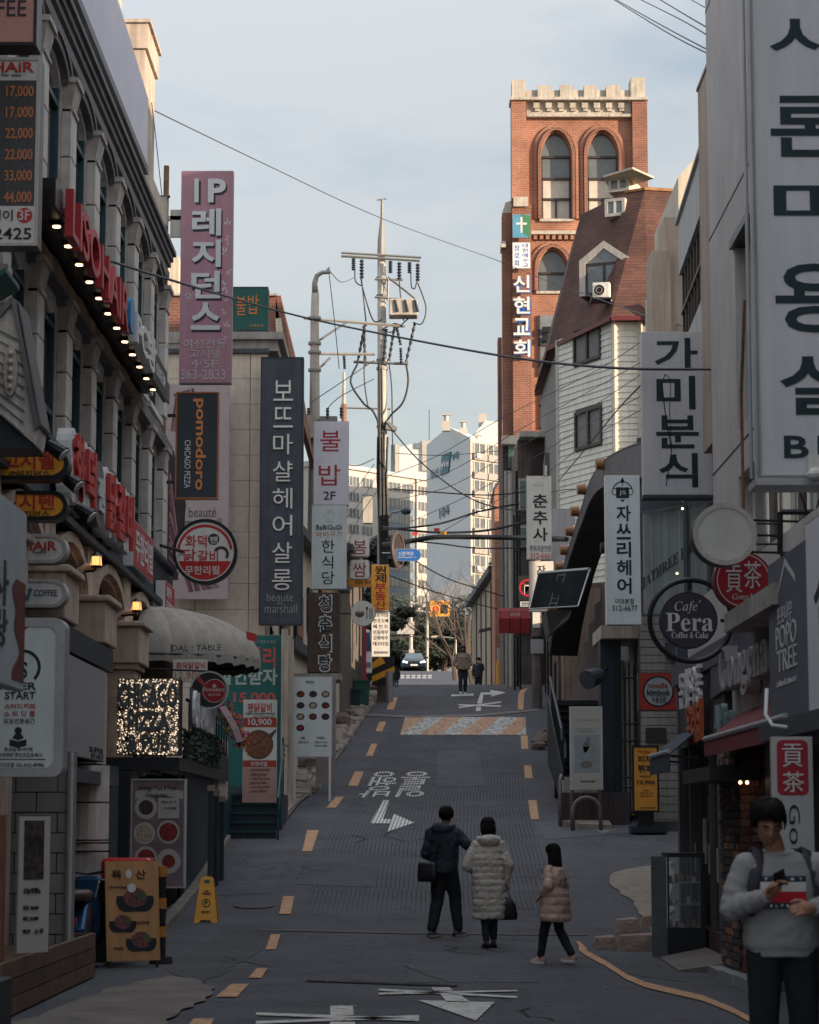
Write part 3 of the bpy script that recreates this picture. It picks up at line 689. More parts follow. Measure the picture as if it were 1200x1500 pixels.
# roof hoarding
F=left_wall(XL_-.1,18,38.1,12.26,14.6)
t=thing('roof_hoarding','long pale lavender advertising board along the roof of the stone building','billboard',(XL_-.3,28,12.3))
m=MB();slab(m,F,[(0,0),(F.w,0),(F.w,1.15),(0,2.34)],-.12,0);m.build('board',lav,t)
m=MB();m.box(XL_-.28,XL_-.08,18,38.1,12.12,12.25);m.build('bottom_rail',blackm,t)
for y in range(19,38,3):
    m=MB();m.tube([(XL_-.25,y,11.7),(XL_-.25,y,12.2),(XL_-.9,y,11.8)],.04,5);m.build('bracket',blackm,t)
letters(t,F,[('레지던스 고시텔',(20,56,60,88))],mat('faint_print',(.27,.26,.33),.6),bold=.0)
# black fascia lettering in white relief
F=Frame((XL_+.30,27.2,5.30),(0,1,0),6.1,.72)
t=thing('relief_letter_sign','red Korean letters on white scalloped relief along the black shop fascia','letter sign',(XL_+.2,30,5.4))
m=MB();wr=MB();dk=MB()
xs=[.02,1.05,2.15,3.1,4.1,5.1];hs='화덕팬닭갈비'
for i,x in enumerate(xs):
    dz=.1*sin(i*1.7)
    if i==2:
        slab(dk,F,[(x+.45+.5*cos(2*pi*k/24),.4+.42*sin(2*pi*k/24))for k in range(24)],-.16,.0)
    else:
        for (cx,cy,r)in ((.28,.55,.27),(.62,.55,.26),(.3,.2,.25),(.62,.18,.24),(.45,.38,.3)):
            slab(m,F,[(x+cx+r*cos(2*pi*k/18),cy+.04+r*sin(2*pi*k/18))for k in range(18)],-.18,-.003*((cx*7)%3))
m.build('relief_backing',white,t);dk.build('round_backing',mat('dim_grey_board',(.13,.11,.12),.5),t)
letters(t,F,[(c,(xs[i]+.1,.05,xs[i]+.85,.80))for i,c in enumerate(hs)if i!=2],redt,th=.05,d=.004,bold=.03)
letters(t,F,[('팬',(xs[2]+.2,.18,xs[2]+.75,.62))],whitet,th=.03,d=.004,bold=.02,name='white_letter')
F=left_wall(XL_+.22,34.3,36.9,5.28,5.95);sign('red_fascia_sign','red box sign with white Korean letters at the end of the black fascia','sign',None,0,.16,red,white,[(whitet,.02,[('무한리필',(6,15,94,85))])],F=F)
F=left_wall(XL_+.24,38.6,40.1,4.98,5.5);sign('corner_red_sign','small red box sign on the corner of the stone building above the dome awning','sign',None,0,.16,red,white,[(whitet,.015,[('화덕',(10,12,60,52)),('닭갈비',(10,58,90,92))])],F=F)
# pediment with oval ornament
t=thing('stone_pediment','grey stone gable canopy with an oval medallion above the shop entrance','canopy',(-4.2,24,5.8))
F=front((-70,440,60,700),22.0)
def pf(x,y):return pc(F,x,y)
m=MB();slab(m,F,[pf(-70,560),pf(-70,540),pf(15,440),pf(23,452),pf(60,628),pf(56,652),pf(-60,560)],-.5,0);m.build('gable_stone',stone,t)
m=MB();slab(m,F,[pf(14,436),pf(22,440),pf(62,625),pf(57,632),pf(19,458)],-.55,.06);slab(m,F,[pf(24,440),pf(27,444),pf(65,622),pf(63,626)],-.55,.03);slab(m,F,[pf(-70,530),pf(14,436),pf(16,446),pf(-70,545)],-.55,.05);m.build('gable_moulding',stone_dk,t)
for k in range(9):
    m=MB();y=470+k*17;m.prism([F.pt(*pf(-30+k*4,y),.012),F.pt(*pf(34-abs(4-k)*1+k,y+30),.012),F.pt(*pf(34-abs(4-k)+k,y+33),.012),F.pt(*pf(-30+k*4,y+3),.012)],(0,-.004,0));
    m.build('groove',stone_dk,t)
cx,cy=pf(17,545);m=MB();slab(m,F,[(cx+.065*cos(2*pi*k/20),cy+.24*sin(2*pi*k/20))for k in range(20)],.0,.06);m.build('medallion',capm,t)
for k in range(5):m=MB();q=F.pt(cx,cy+.16-.08*k,.075);m.sphere(q,.028,.03,.028,8,6);m.build('boss',capm,t,smooth=True)
m=MB();slab(m,F,[pf(-70,575),pf(0,600),pf(56,655),pf(10,656),pf(-70,656)],-.6,-.05);m.build('soffit',navy,t)
# pill and box signs projecting near the left edge of the picture
PF=24.0
def arm(t,F,z):
    m=MB();m.box(-5.0,F.O.x+.06,F.O.y+.08,F.O.y+.14,F.O.z+z-.02,F.O.z+z+.02);m.build('wall_arm',blackm,t)
t,F=sign('pill_sign','orange pill-shaped sign with red Korean lettering, the upper one','sign',(-70,655,101,703),23.6,.26,orangep,blackm,[(redt,.02,[('고시텔',(4,661,80,688))]),(blackt,.01,[('IP레지던스',(14,689,74,698))])],shape='pill',rim=.045,rimmat=blackm);arm(t,F,.2)
t,F=sign('pill_sign','orange pill-shaped sign with red Korean lettering, the lower one','sign',(-75,719,99,762),24.4,.26,orangep,blackm,[(redt,.02,[('고시텐',(2,724,80,747))]),(blackt,.01,[('IP레지던스',(10,748,74,758))])],shape='pill',rim=.04,rimmat=blackm);arm(t,F,.2)
t,F=sign('pill_sign','white pill-shaped sign with red HAIR lettering','sign',(-75,782,98,825),25.2,.26,whiteb,greyp,[(redt,.025,[('HAiR',(33,793,84,806))]),(blackt,.0,[('리소헤어',(48,807,68,811))])],shape='pill',rim=.035,rimmat=greyp);arm(t,F,.2)
t,F=sign('pill_sign','white pill-shaped sign with black COFFEE lettering and a blue cup','sign',(-75,848,98,890),26.0,.26,white,greyp,[(blackt,.0,[('COFFEE.',(50,864,86,873))])],shape='pill',rim=.035,rimmat=greyp);arm(t,F,.2)
m=MB();slab(m,F,[pc(F,12,862),pc(F,48,862),pc(F,42,880),pc(F,18,880)],.003,.006);m.build('cup_print',mat('cup_blue',(.08,.22,.30),.5),t)
t,F=sign('study_cafe_sign','large white box sign with black SUPER START lettering in a grey frame','sign',(-70,905,96,1138),22.6,.30,whitec,steel,
  [(blackt,.02,[('S',(30,970,40,994)),('SUPER',(-6,1000,54,1011)),('START',(7,1014,53,1025))]),(redt,.01,[('스터디카페',(6,1031,53,1039)),('스 터 디 룸',(6,1042,53,1050))]),
   (blackt,.0,[('모임전문공간',(6,1053,53,1060)),('회의실·독서카페',(8,1095,50,1101)),('전시체험장·무인프린트복사',(-8,1103,65,1109)),('이대점 02-362-8986',(2,1117,68,1124))])],shape='round',r=.1,rim=.085,rimmat=steel)
m=MB();cx,cy=pc(F,33,978);ringm(m,F,cx,cy,.17,.14,a0=-pi*.25,a1=pi*1.1);
sx,sy=pc(F,28,1088);slab(m,F,[(sx-.08,sy-.03),(sx,sy-.05),(sx+.08,sy-.03),(sx+.08,sy+.03),(sx,sy+.01),(sx-.08,sy+.03)],.003,.006);disc(m,F,sx,sy+.11,.035);slab(m,F,[(sx-.055,sy+.04),(sx,sy+.02),(sx+.055,sy+.04),(sx+.03,sy+.08),(sx-.03,sy+.08)],.003,.006);rectf(m,F,(0,1112,70,1113));m.build('print',blackt,t)
m=MB();slab(m,F,[pc(F,20,912),pc(F,48,912),pc(F,22,935)],.003,.006);m.build('corner_flash',redt,t);arm(t,F,1.0);arm(t,F,.4)
t,F=sign('hair_price_sign','tall white price list sign with orange prices on grey','sign',(-90,84,60,360),23.0,.26,whiteb,blackm,
  [(redt,.02,[('HAiR',(-14,91,50,106))]),(orange,.012,[(s,(8,126+i*31,50,144+i*31))for i,s in enumerate(['17,000','17,000','22,000','22,000','33,000','44,000'])]),(blackt,.0,[('for you',(0,108,30,113))]),(blackt,.01,[('레이',(-12,308,22,324)),('362-2425',(-60,334,51,351))]),(whitet,.01,[('3F',(31,308,48,323))],'floor_number')],rim=.03,rimmat=greyp)
m=MB();rectf(m,F,(-88,118,54,302),.0025,.0035);m.build('grey_field',mat('price_grey',(.075,.075,.08),.5),t);m=MB();cx,cy=pc(F,40,316);disc(m,F,cx,cy,.078,.003,.0045);m.build('red_dot',redt,t);arm(t,F,1.4);arm(t,F,.3)
t,F=sign('coffee_box_sign','dull pink box sign with black FEE lettering at the top corner','sign',(-90,-60,56,66),22.0,.3,mat('dull_pink_face',(.42,.21,.18),.6,var=.2,scale=1),blackm,[(blackt,.0,[('COFFEE',(-70,0,40,24))])],rim=.03);arm(t,F,.3)
t,F=sign('lilac_box_sign','narrow pale lilac box sign half hidden under the price list','sign',(-60,386,12,442),23.5,.25,mauve_l,greyp,[(mat('lilac_print',(.25,.16,.22),.6),.0,[('HAIR',(-20,395,8,440))])])
# teal awning edge seen at the far left
m=MB();a=P(-60,360,22.6);b=P(14,398,22.6);m.prism([(a.x,22.4,b.z-.3),(b.x,22.4,b.z),(b.x,22.4,b.z-.05),(a.x,22.4,a.z-.6)],(0,.8,0));one(m,'awning_edge','dark green awning edge under the price list sign','awning',green_s)
# near white banner at the left edge
t,F=sign('near_banner','pale blue white banner with black brushwork and a dark red stripe at the left edge','banner',None,0,.05,mat('pale_blue_white_board',(.42,.48,.52),.5,var=.12,scale=2),steel,[(blackt,.01,[('사',(36,34,66,58)),('랑',(38,60,66,80))])],F=left_wall(-2.45,13.2,15.17,2.42,3.56))
m=MB();n=14;A=[F.pt(F.w-.02,F.h*.60-F.h*.55*i/n,.006)for i in range(n+1)];Bq=[F.pt(F.w-.38-.08*sin(i*1.1)-.1*sin(i*.5),F.h*.60-F.h*.55*i/n,.006)for i in range(n+1)];m.band(A,Bq,F.n*-.002);m.build('red_stripe_print',mat('meat_print',(.16,.035,.035),.6,var=.6,scale=18),t)
m=MB();m.box(-5,-2.47,15.1,15.17,3.3,3.36);m.box(-5,-2.47,15.1,15.17,2.6,2.66);m.build('wall_arm',blackm,t)
# arm lamps over the pill signs
for (px,py,ex,D,lb)in ((70,650,20,23.4,'upper'),(92,697,-10,24,'middle'),(112,742,-10,24.6,'lowest')):
    a=P(px,py,D);b=P(ex-60,py-2,D+.3);t=thing('arm_lamp','black arm spotlight over the pill signs, the %s of three'%lb,'spotlight',a,'spotlights on arms')
    m=MB();m.tube([b,a],.014,6);m.build('arm',blackm,t);m=MB();d=Vector((.16,-.02,-.11));m.tube([a,a+d*.4,a+d],[.05,.07,.085],10);h=m.build('lamp_head',blackm,t);m=MB();m.cyl(a+d*1.0+Vector((0,-.01,-.002)),a+d*1.05+Vector((0,-.01,-.004)),.07,.07,10);m.build('lens',whitet,h)
# wall lanterns and curved brackets
for (px,py,D,lb)in ((141,822,29.2,'nearer'),(200,888,33.0,'farther')):
    a=P(px,py,D);t=thing('wall_lantern','glowing amber wall lantern on the stone piers, the %s one'%lb,'lantern',a,'amber wall lanterns')
    m=MB();m.cyl(a-Vector((0,0,.055)),a+Vector((0,0,.055)),.072,.062,10);m.build('glass',warmglow2,t)
    m=MB();m.cyl(a+Vector((0,0,.056)),a+Vector((0,0,.085)),.085,.05,10);m.cyl(a+Vector((0,0,.086)),a+Vector((0,0,.11)),.04,.02,8);m.cyl(a-Vector((0,0,.085)),a-Vector((0,0,.056)),.055,.075,10);m.build('cap',blackm,t)
    for k in range(4):m=MB();q=pi/4+pi/2*k;m.tube([a+Vector((.075*cos(q),.075*sin(q),-.055)),a+Vector((.075*cos(q),.075*sin(q),.055))],.005,4);m.build('cage_bar',blackm,t)
    m=MB();m.tube([a-Vector((0,0,.08)),a-Vector((.02,0,.12)),(XL_+.2,D+.1,a.z-.12)],.014,6);m.build('stem',blackm,t)
    m=MB();pts=[(XL_+.34+.44*sin(q*pi/20),D-.2,a.z-.85+.75*(1-cos(q*pi/20))**.8)for q in range(0,0)]
    pts=[P(*c,D+.2)for c in ((px-47,py+62),(px-44,py+40),(px-33,py+20),(px-15,py+9),(px+2,py+8))]
    m.tube(pts,.05,8);m.tube([pts[0],pts[0]-Vector((0,0,.9))],.045,8);one(m,'curved_bracket','curved tan stone bracket reaching up to the %s amber lantern'%lb,'bracket',stone_tan,'curved brackets by the lanterns')
# perforated lamp panel
t,F=sign('dotted_light_panel','wide pale grey dotted light panel in a black surround beside the study cafe sign','sign',None,0,.28,mat('dotted_panel',(.34,.34,.35),.35,var=.3,scale=14,bump=.6,bscale=60),blackm,[(blackt,.01,[('SUPER',(62,86,97,92)),('START',(66,93,98,98))])],F=left_wall(XL_+.42,26.0,29.7,2.34,3.46))
m=MB();nx,nz=46,15
for i in range(nx):
    for j in range(nz):m.add([F.pt(.05+i*.079,.05+j*.07,.004),F.pt(.062+i*.079,.05+j*.07,.004),F.pt(.062+i*.079,.062+j*.07,.004),F.pt(.05+i*.079,.062+j*.07,.004)],[(0,1,2,3)])
o=m.build('dot_grid',mat('panel_dots',(.45,.43,.40),.4),t);o['kind']='stuff'
m=MB();m.box(XL_-.1,XL_+.5,26,30.6,2.05,2.2);one(m,'shop_lintel','grey steel lintel under the dotted light panel','lintel',charcoal)
m=MB();m.box(XL_-.1,XL_+.40,25.6,30.6,3.50,3.78);one(m,'slatted_fascia','dark blue slatted fascia above the dotted light panel','fascia',navy)
# left low shop front: pale tiled wall, pipe, brick columns
t=thing('tiled_shopfront','pale tiled shop wall and round stone column under the study cafe sign','shopfront',(-4,24,0))
tl=mat('pale_wall_tile',(.22,.225,.23),.5,var=.12)
for r_ in range(9):
    for c in range(2 if r_%2 else 3):
        m=MB();x0=-4.35+c*.42+(.21 if r_%2 else 0);m.box(x0+.006,min(x0+.414,-3.42),24.0,24.06,.3+r_*.2+.006,.5+r_*.2-.006);m.build('tile',tl,t)
m=MB();m.box(-4.4,-3.40,24.07,24.4,-.1,2.2);m.build('wall',mat('tile_grout',(.10,.10,.105),.9),t)
m=MB();m.cyl((-3.36,23.9,0),(-3.36,23.9,2.3),.05);m.build('downpipe',steel,t)
for k in range(5):
    m=MB();m.cyl((-3.92,29.0,.05+k*.45),(-3.92,29.0,.05+k*.45+.43),.30,.30,20);m.build('column_drum',stone,t,smooth=False)
for z in (.75,.85,1.25,1.35):m=MB();m.box(-4.2,-3.55,28.66,28.69,z,z+.02);m.build('column_band',blackm,t)
m=MB();m.box(-4.35,-3.80,29.6,31.4,-.2,2.32);one(m,'darkening_panel','dark blue panel added to darken the foot of the stone pier','added panel',navy)  # added panel that turns the pier foot dark
m=MB();m.box(-4.35,-3.84,33.0,33.1,-.2,2.3);one(m,'black_side_panel','black side panel left of the mauve food poster','panel',black)
# ---------------------------------------------------------------- pizza pub balcony and its signs
t=thing('glitter_sign','sparkling gold sequin box sign reading CHICAGO PIZZA & PUB','sign',(-3.7,34,2.5))
F=front((171,994,263,1106),34.0)
m=MB();slab(m,F,outline('rect',F.w,F.h),-.5,-.02);m.build('casing',blackm,t)
m=MB();slab(m,F,outline('rect',F.w,F.h),-.019,.0);m.build('face',mat('sequin_backing',(.08,.075,.07),.4),t)
random.seed(11)
g1=MB();g2=MB();g3=MB()
for i in range(3400):
    a,b=random.uniform(.01,F.w-.01),random.uniform(.01,F.h-.01);s=random.uniform(.007,.015);d=random.uniform(.01,.03);k=random.random()
    g=g1 if k<.26 else (g2 if k<.66 else g3);q=random.uniform(0,1.5)
    g.add([F.pt(a+s*cos(q+j*pi/2),b+s*sin(q+j*pi/2),d+random.uniform(0,.008))for j in range(4)],[(0,1,2,3)])
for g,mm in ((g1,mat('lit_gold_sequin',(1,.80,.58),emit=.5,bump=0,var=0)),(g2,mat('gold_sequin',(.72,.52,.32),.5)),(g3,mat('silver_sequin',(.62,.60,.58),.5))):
    o=g.build('sequins',mm,t);o['kind']='stuff'
letters(t,F,[('CHICAGO',(173,1001,261,1038)),('PIZZA',(187,1043,250,1072)),('& PUB',(187,1076,250,1102))],mat('dull_steel_letter',(.10,.115,.12),.5),th=.05,d=.045,bold=.045)
m=MB();a=F.pt(.35,0,-.2);m.tube([a,a-Vector((0,0,.16))],.012,5);m.cyl(a-Vector((0,0,.16)),a-Vector((0,0,.30)),.05,.04,10);m.build('hanging_lamp',steel,t)
t=thing('pub_balcony','black steel balcony deck with railings and planting on the pizza pub','balcony',(-3.6,38,2.4))
m=MB();m.box(-4.4,-3.2,33.4,42.5,2.32,2.5);m.box(-3.24,-3.2,34.6,42.5,2.501,2.75);m.build('deck',blackm,t)
for k in range(12):
    m=MB();x=-4.3+(k%3)*.4;y=33.7+(k//3)*.9;m.box(x,x+.24,y,y+.05,2.295,2.318);m.build('soffit_slat',greyp,t)
for k in range(14):
    m=MB();y=35+k*.55;m.tube([(-3.22,y,2.5),(-3.22,y,3.35)],.014,5);m.build('baluster',blackm,t)
m=MB();m.tube([(-3.22,34.6,3.36),(-3.22,42.4,3.36)],.025,6);m.tube([(-3.22,34.6,2.9),(-3.22,42.4,2.9)],.015,5);m.build('handrail',blackm,t)
F=left_wall(-3.17,34.7,38.5,2.95,3.55)
m=MB();slab(m,F,outline('rect',F.w,F.h),-.02,0);m.build('fascia_board',charcoal,t)
letters(t,F,[('CHICAGO PIZZA',(3,6,99,94))],white,th=.05,d=.01,bold=.01,name='fascia_letter')
lf=mat('hedge_leaf',(.035,.06,.035),.7,var=.5,scale=8)
def leaves(name,parent,box,n,s,mm,seed=1):
    random.seed(seed);m=MB();x0,x1,y0,y1,z0,z1=box
    for i in range(n):
        c=Vector((random.uniform(x0,x1),random.uniform(y0,y1),random.uniform(z0,z1)));a=Vector((random.uniform(-1,1),random.uniform(-1,1),random.uniform(-1,1))).normalized();b=a.orthogonal().normalized();q=s*random.uniform(.6,1.3)
        m.add([c-a*q,c+b*q*.4,c+a*q,c-b*q*.4],[(0,1,2,3)])
    o=m.build(name,mm,parent);o['kind']='stuff';return o
leaves('planting',t,(-3.3,-3.12,34.8,39.8,2.5,2.95),1500,.06,lf,3)
# boarded side of the pub under the balcony
t=thing('pub_basement_front','black recessed pub front under the balcony beside the food poster','shopfront',(-4,38,0))
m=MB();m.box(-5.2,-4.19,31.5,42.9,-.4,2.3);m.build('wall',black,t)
m=MB();m.box(-3.42,-3.36,36.0,43.2,zg(36)-.3,2.31);m.build('side_wall',navy,t)
m=MB();m.box(-4.19,-3.43,35.6,35.7,zg(35)-.3,2.31);m.build('inner_wall',black,t)
for k in range(3):
    m=MB();a=P(309+k*8,1150+k*8,37+k*.6);m.box(a.x-.04,a.x+.04,a.y,a.y+.06,zg(a.y)-.1,a.z);q=m.build('rail_post',navy,t);m=MB();m.box(a.x-.055,a.x+.055,a.y-.01,a.y+.07,a.z-.09,a.z);m.build('post_cap',mat('pale_cap',(.30,.28,.22),.6),q)
# food poster lightbox
t,F=sign('food_poster','tall mauve food poster lightbox with bowls and a Chicago Pizza & Pasta banner','poster',(190,1141,272,1301),33.2,.22,mat('mauve_poster',(.19,.13,.15),.6,var=.3,scale=5),greyp,[],rim=.02,rimmat=steel)
plate=mat('plate_print',(.42,.40,.37),.5,var=.1);food1=mat('tomato_food_print',(.22,.025,.02),.6,var=.8,scale=40);food2=mat('cream_food_print',(.42,.33,.24),.6,var=.6,scale=40);food3=mat('dark_food_print',(.06,.035,.03),.6,var=.9,scale=40)
mp_=MB();mf={0:MB(),1:MB(),2:MB()}
for (x,y,r,rf,k)in ((213,1183,17,11,2),(211,1221,16,13,1),(247,1219,17,14,0),(214,1257,17,13,0),(248,1262,18,10,0)):
    cx,cy=pc(F,x,y);s=F.w/82;disc(mp_,F,cx,cy,r*s,.003,.005,ry=r*s*1.03);disc(mf[k],F,cx,cy,rf*s,.006,.008)
mp_.build('plate_print',plate,t)
for k,mm in ((0,food1),(1,food2),(2,food3)):mf[k].build('food_print',mm,t)
m=MB();A=[F.pt(.06+.74*i/8*F.w/.8*.95,F.h-.17+.05*sin(pi*i/8),.006)for i in range(9)];m.band(A,[p-Vector((0,0,.11))for p in A],F.n*-.002);rectf(m,F,(231,1169,263,1199),.009,.011);m.build('ribbon_print',plate,t)
letters(t,F,[('Chicago Pizza & Pasta',(202,1151,258,1159)),('POPULAR MENU',(212,1163,246,1167)),('메뉴 안내',(236,1173,258,1177)),('10,900원',(240,1182,259,1186))],blackt,bold=0,d=.011)
# dome awning
t=thing('dome_awning','large off-white dome awning with DAL TABLE lettering','awning',(-3.9,38.6,4.1))
clothA=mat('offwhite_canvas',(.36,.33,.29),.9,var=.2,scale=1.5,bump=.3,streak=.15);AX,AY,AZ,RX,RY,RZ=-4.15,38.2,4.14,1.73,2.0,.84
def dome(a,e):return (AX+RX*cos(e)*abs(sin(a))**.75,AY-RY*cos(a)*cos(e)**.6,AZ+RZ*sin(e))
na=14
for i in range(na):
    m=MB();a0,a1=pi*i/na,pi*(i+1)/na;v=[];f=[]
    for j in range(9):
        e=pi/2*j/8*.98
        for k in range(4):
            a=a0+(a1-a0)*k/3;p=Vector(dome(a,e));bul=.045*sin(pi*k/3)*cos(e);v.append((p.x+bul,p.y,p.z+bul))
    for j in range(8):
        for k in range(3):q=j*4+k;f.append((q,q+1,q+5,q+4))
    m.add(v,f);m.add([(p[0],p[1],p[2])for p in v[:4]]+[(p[0],p[1],p[2]-.14)for p in v[:4]],[(0,1,5,4),(1,2,6,5),(2,3,7,6)])
    m.build('canvas_panel',clothA,t,smooth=True)
    m=MB();m.tube([(Vector(dome(a1,pi/2*j/8*.98))-Vector((.02,0,.02)))for j in range(9)],.014,5);m.build('rib',blackm,t)
m=MB();m.tube([Vector(dome(pi*i/24,0))-Vector((0,0,.0))for i in range(25)],.018,5);m.build('hoop',blackm,t)
F=Frame((-4.0,36.42,4.16),(1,-.18,0),1.5,.3)
letters(t,F,[('DAL : TABLE',(.42,.02,1.2,.11)),('달테이블',(.06,.02,.32,.09))],blackt,bold=0,d=.12,th=.004)
m=MB();a=P(361,925,37.6);m.add([a,a+Vector((.16,.02,-.04)),a+Vector((.16,.02,-.16)),a+Vector((0,0,-.13))],[(0,1,2,3)]);m.build('red_tag',redt,t)
# small hung paper menu and round pub sign
sign('paper_menu','white paper menu with red Korean title hanging under the dome awning','banner',(253,966,304,1000),36.2,.02,whiteb,whiteb,[(redt,.01,[('화덕닭갈비',(258,970,301,980))]),(orange,.0,[('12,900',(256,984,296,996))])])
t,F=sign('round_pub_sign','round black hanging sign with a red tomato pizza badge','sign',(278,983,335,1039),35.6,.14,black,steel,[(whitet,.0,[('Pomodoro',(299,1007,329,1013)),('CHICAGO PIZZA',(305,1016,323,1019))])],shape='circle',rim=.025,rimmat=steel)
m=MB();cx,cy=pc(F,314,1012);disc(m,F,cx,cy,F.w*.29,.003,.004);m.build('badge',mat('badge_red',(.30,.01,.02),.5),t)
m=MB();ringm(m,F,cx,cy,F.w*.31,F.w*.29);disc(m,F,cx,cy+.07,.03,.005,.007);m.build('badge_ring',plate,t)
m=MB();slab(m,F,[pc(F,288,990),pc(F,291,990),pc(F,302,1003),pc(F,299,1006),pc(F,289,997)],.003,.006);m.build('fork_print',redt,t)
m=MB();m.tube([F.pt(F.w/2,F.h,-.07),(-4.2,35.7,F.O.z+F.h+.05)],.015,5);m.build('wall_arm',blackm,t)
# opening wreath
t=thing('flower_wreath','bright congratulation flower wreath with a white ribbon on the pub balcony rail','wreath',(-3.1,38,2.8))
random.seed(4);cols=[mat('pink_petal',(.50,.05,.16),.7),mat('yellow_petal',(.55,.36,.03),.7),mat('red_petal',(.42,.02,.03),.7),lf,mat('orange_petal',(.55,.16,.03),.7)]
for mm in cols:
    m=MB()
    for i in range(46):
        k=random.random();a=P(322+38*k+random.gauss(0,5),1030+62*k+random.gauss(0,7),36.9+random.uniform(-.08,.08));s=random.uniform(.02,.04)
        for j in range(4):d=Vector((random.uniform(-1,1),random.uniform(-1,1),random.uniform(-1,1))).normalized();e=d.orthogonal().normalized();m.add([a,a+d*s+e*s*.5,a+d*s*1.6,a+d*s-e*s*.5],[(0,1,2,3)])
    o=m.build('petals',mm,t);o['kind']='stuff'
m=MB();A=[P(321,1036,36.75),P(330,1050,36.72),P(340,1068,36.72),P(347,1088,36.75)];m.band(A,[p+Vector((.10,0,.02))for p in A],(0,.004,0));m.build('ribbon',mat('pink_white_ribbon',(.60,.45,.48),.7),t)
# landing, stairs, banners below
t=thing('entry_steps','dark green steel steps with handrails up to the chicken restaurant','stairs',(-2.9,44,1.3))
for k in range(5):
    z=zg(43.6)+.17*(k+1);m=MB();m.box(-3.28,-2.42,43.8+.28*k,43.8+.28*(k+1)-.01,z-.04,z);m.build('tread',gmetal,t);m=MB();m.box(-3.28,-2.42,43.83+.28*k,43.86+.28*k,z-.17,z-.041);m.build('riser',navy,t)
m=MB();m.box(-3.3,-2.4,45.2,47.5,zg(45)-.2,zg(43.6)+.85);m.build('landing',navy,t)
m=MB();m.box(-3.45,-3.29,42.9,47.5,.9,zg(43.6)+1.0);m.build('side_panel',gmetal,t)
for x in (-2.40,-2.36):
    pass
m=MB();z0=zg(43.6)
m.tube([(-2.38,43.6,z0+.75),(-2.38,45.2,z0+1.75),(-2.38,46.6,z0+1.8)],.025,6);m.tube([(-2.38,43.6,z0+.45),(-2.38,45.2,z0+1.4)],.014,5);m.tube([(-2.38,43.6,z0),(-2.38,43.6,z0+.75)],.022,6);m.tube([(-2.38,45.2,z0+.8),(-2.38,45.2,z0+1.9)],.022,6);m.tube([(-2.38,44.4,z0+.3),(-2.38,44.4,z0+1.25)],.022,6);m.build('handrail',gmetal,t)
for k,c in enumerate((yellow,blackm,yellow,blackm)):m=MB();m.cyl((-2.38,45.2,z0+1.5+.05*k),(-2.38,45.2,z0+1.549+.05*k),.035);m.build('hazard_band',c,t)
t,F=sign('pan_chicken_banner','upright banner with a pan of food and a red 10,900 price strip','banner',(355,1025,406,1176),44.6,.03,whiteb,whiteb,
  [(redt,.015,[('팬닭갈비',(362,1030,398,1043))]),(blackt,.0,[('두툼한 닭다리살과 특제양념',(359,1044,403,1047)),('오직 이대점에서만',(370,1049,402,1051))]),(whitet,.02,[('10,900',(363,1053,398,1064)),('무한리필',(367,1116,392,1123))],'price_print'),
   (mat('brown_print',(.16,.03,.02),.6),.0,[('나에게 잘하나요?',(366,1126,396,1130)),('1. 매장을 잘 찾아요',(365,1133,392,1137)),('2. 맛있게 잘 구워요',(365,1139,396,1143)),('3. 즐겁게 잘 먹어요',(365,1145,392,1149)),('4. 다시 한번 찾아요',(365,1151,396,1155)),('5. 친구도 데려와요',(365,1157,392,1161))])])
m=MB();rectf(m,F,(355.5,1051.5,405.5,1065.5),.0025,.0035);rectf(m,F,(355.5,1114,405.5,1124),.0025,.0035);m.build('red_strip',mat('strip_red',(.42,.06,.035),.5),t)
m=MB();rectf(m,F,(355.5,1124.5,405.5,1175.5),.0022,.003);m.build('peach_field',mat('peach_print',(.50,.30,.26),.6),t)
m=MB();cx,cy=pc(F,379,1091);disc(m,F,cx,cy,F.w*.43,.003,.0045);slab(m,F,[pc(F,394,1076),pc(F,405,1068),pc(F,405,1072),pc(F,398,1082)],.003,.0045);m.build('pan_print',mat('pan_print',(.10,.07,.055),.5),t);m=MB();disc(m,F,cx,cy,F.w*.37,.005,.0065);m.build('food_print',mat('stir_fry_print',(.26,.10,.045),.6,var=.95,scale=30),t)
m=MB()
for x in (.03,F.w-.03):m.tube([F.pt(x,0,-.04),(F.pt(x,0).x,F.pt(x,0).y+.04,z0+.85)],.015,5)
m.build('post',steel,t)
F=left_wall(-3.25,40.9,43.0,z0+.72,z0+1.75)
t,F=sign('side_menu_board','white side menu board beside the entry steps','sign',None,0,.2,mat('menu_pink',(.42,.33,.31),.6,var=.3,scale=10),greyp,[(redt,0,[('메뉴',(10,6,50,16))]),(blackt,0,[('닭갈비 12,900',(10,20,90,26)),('무한리필 15,900',(10,30,90,36)),('볶음밥 3,000',(10,40,90,46)),('사리추가 2,000',(10,50,90,56)),('음료수 2,000',(10,60,90,66))])],F=F)

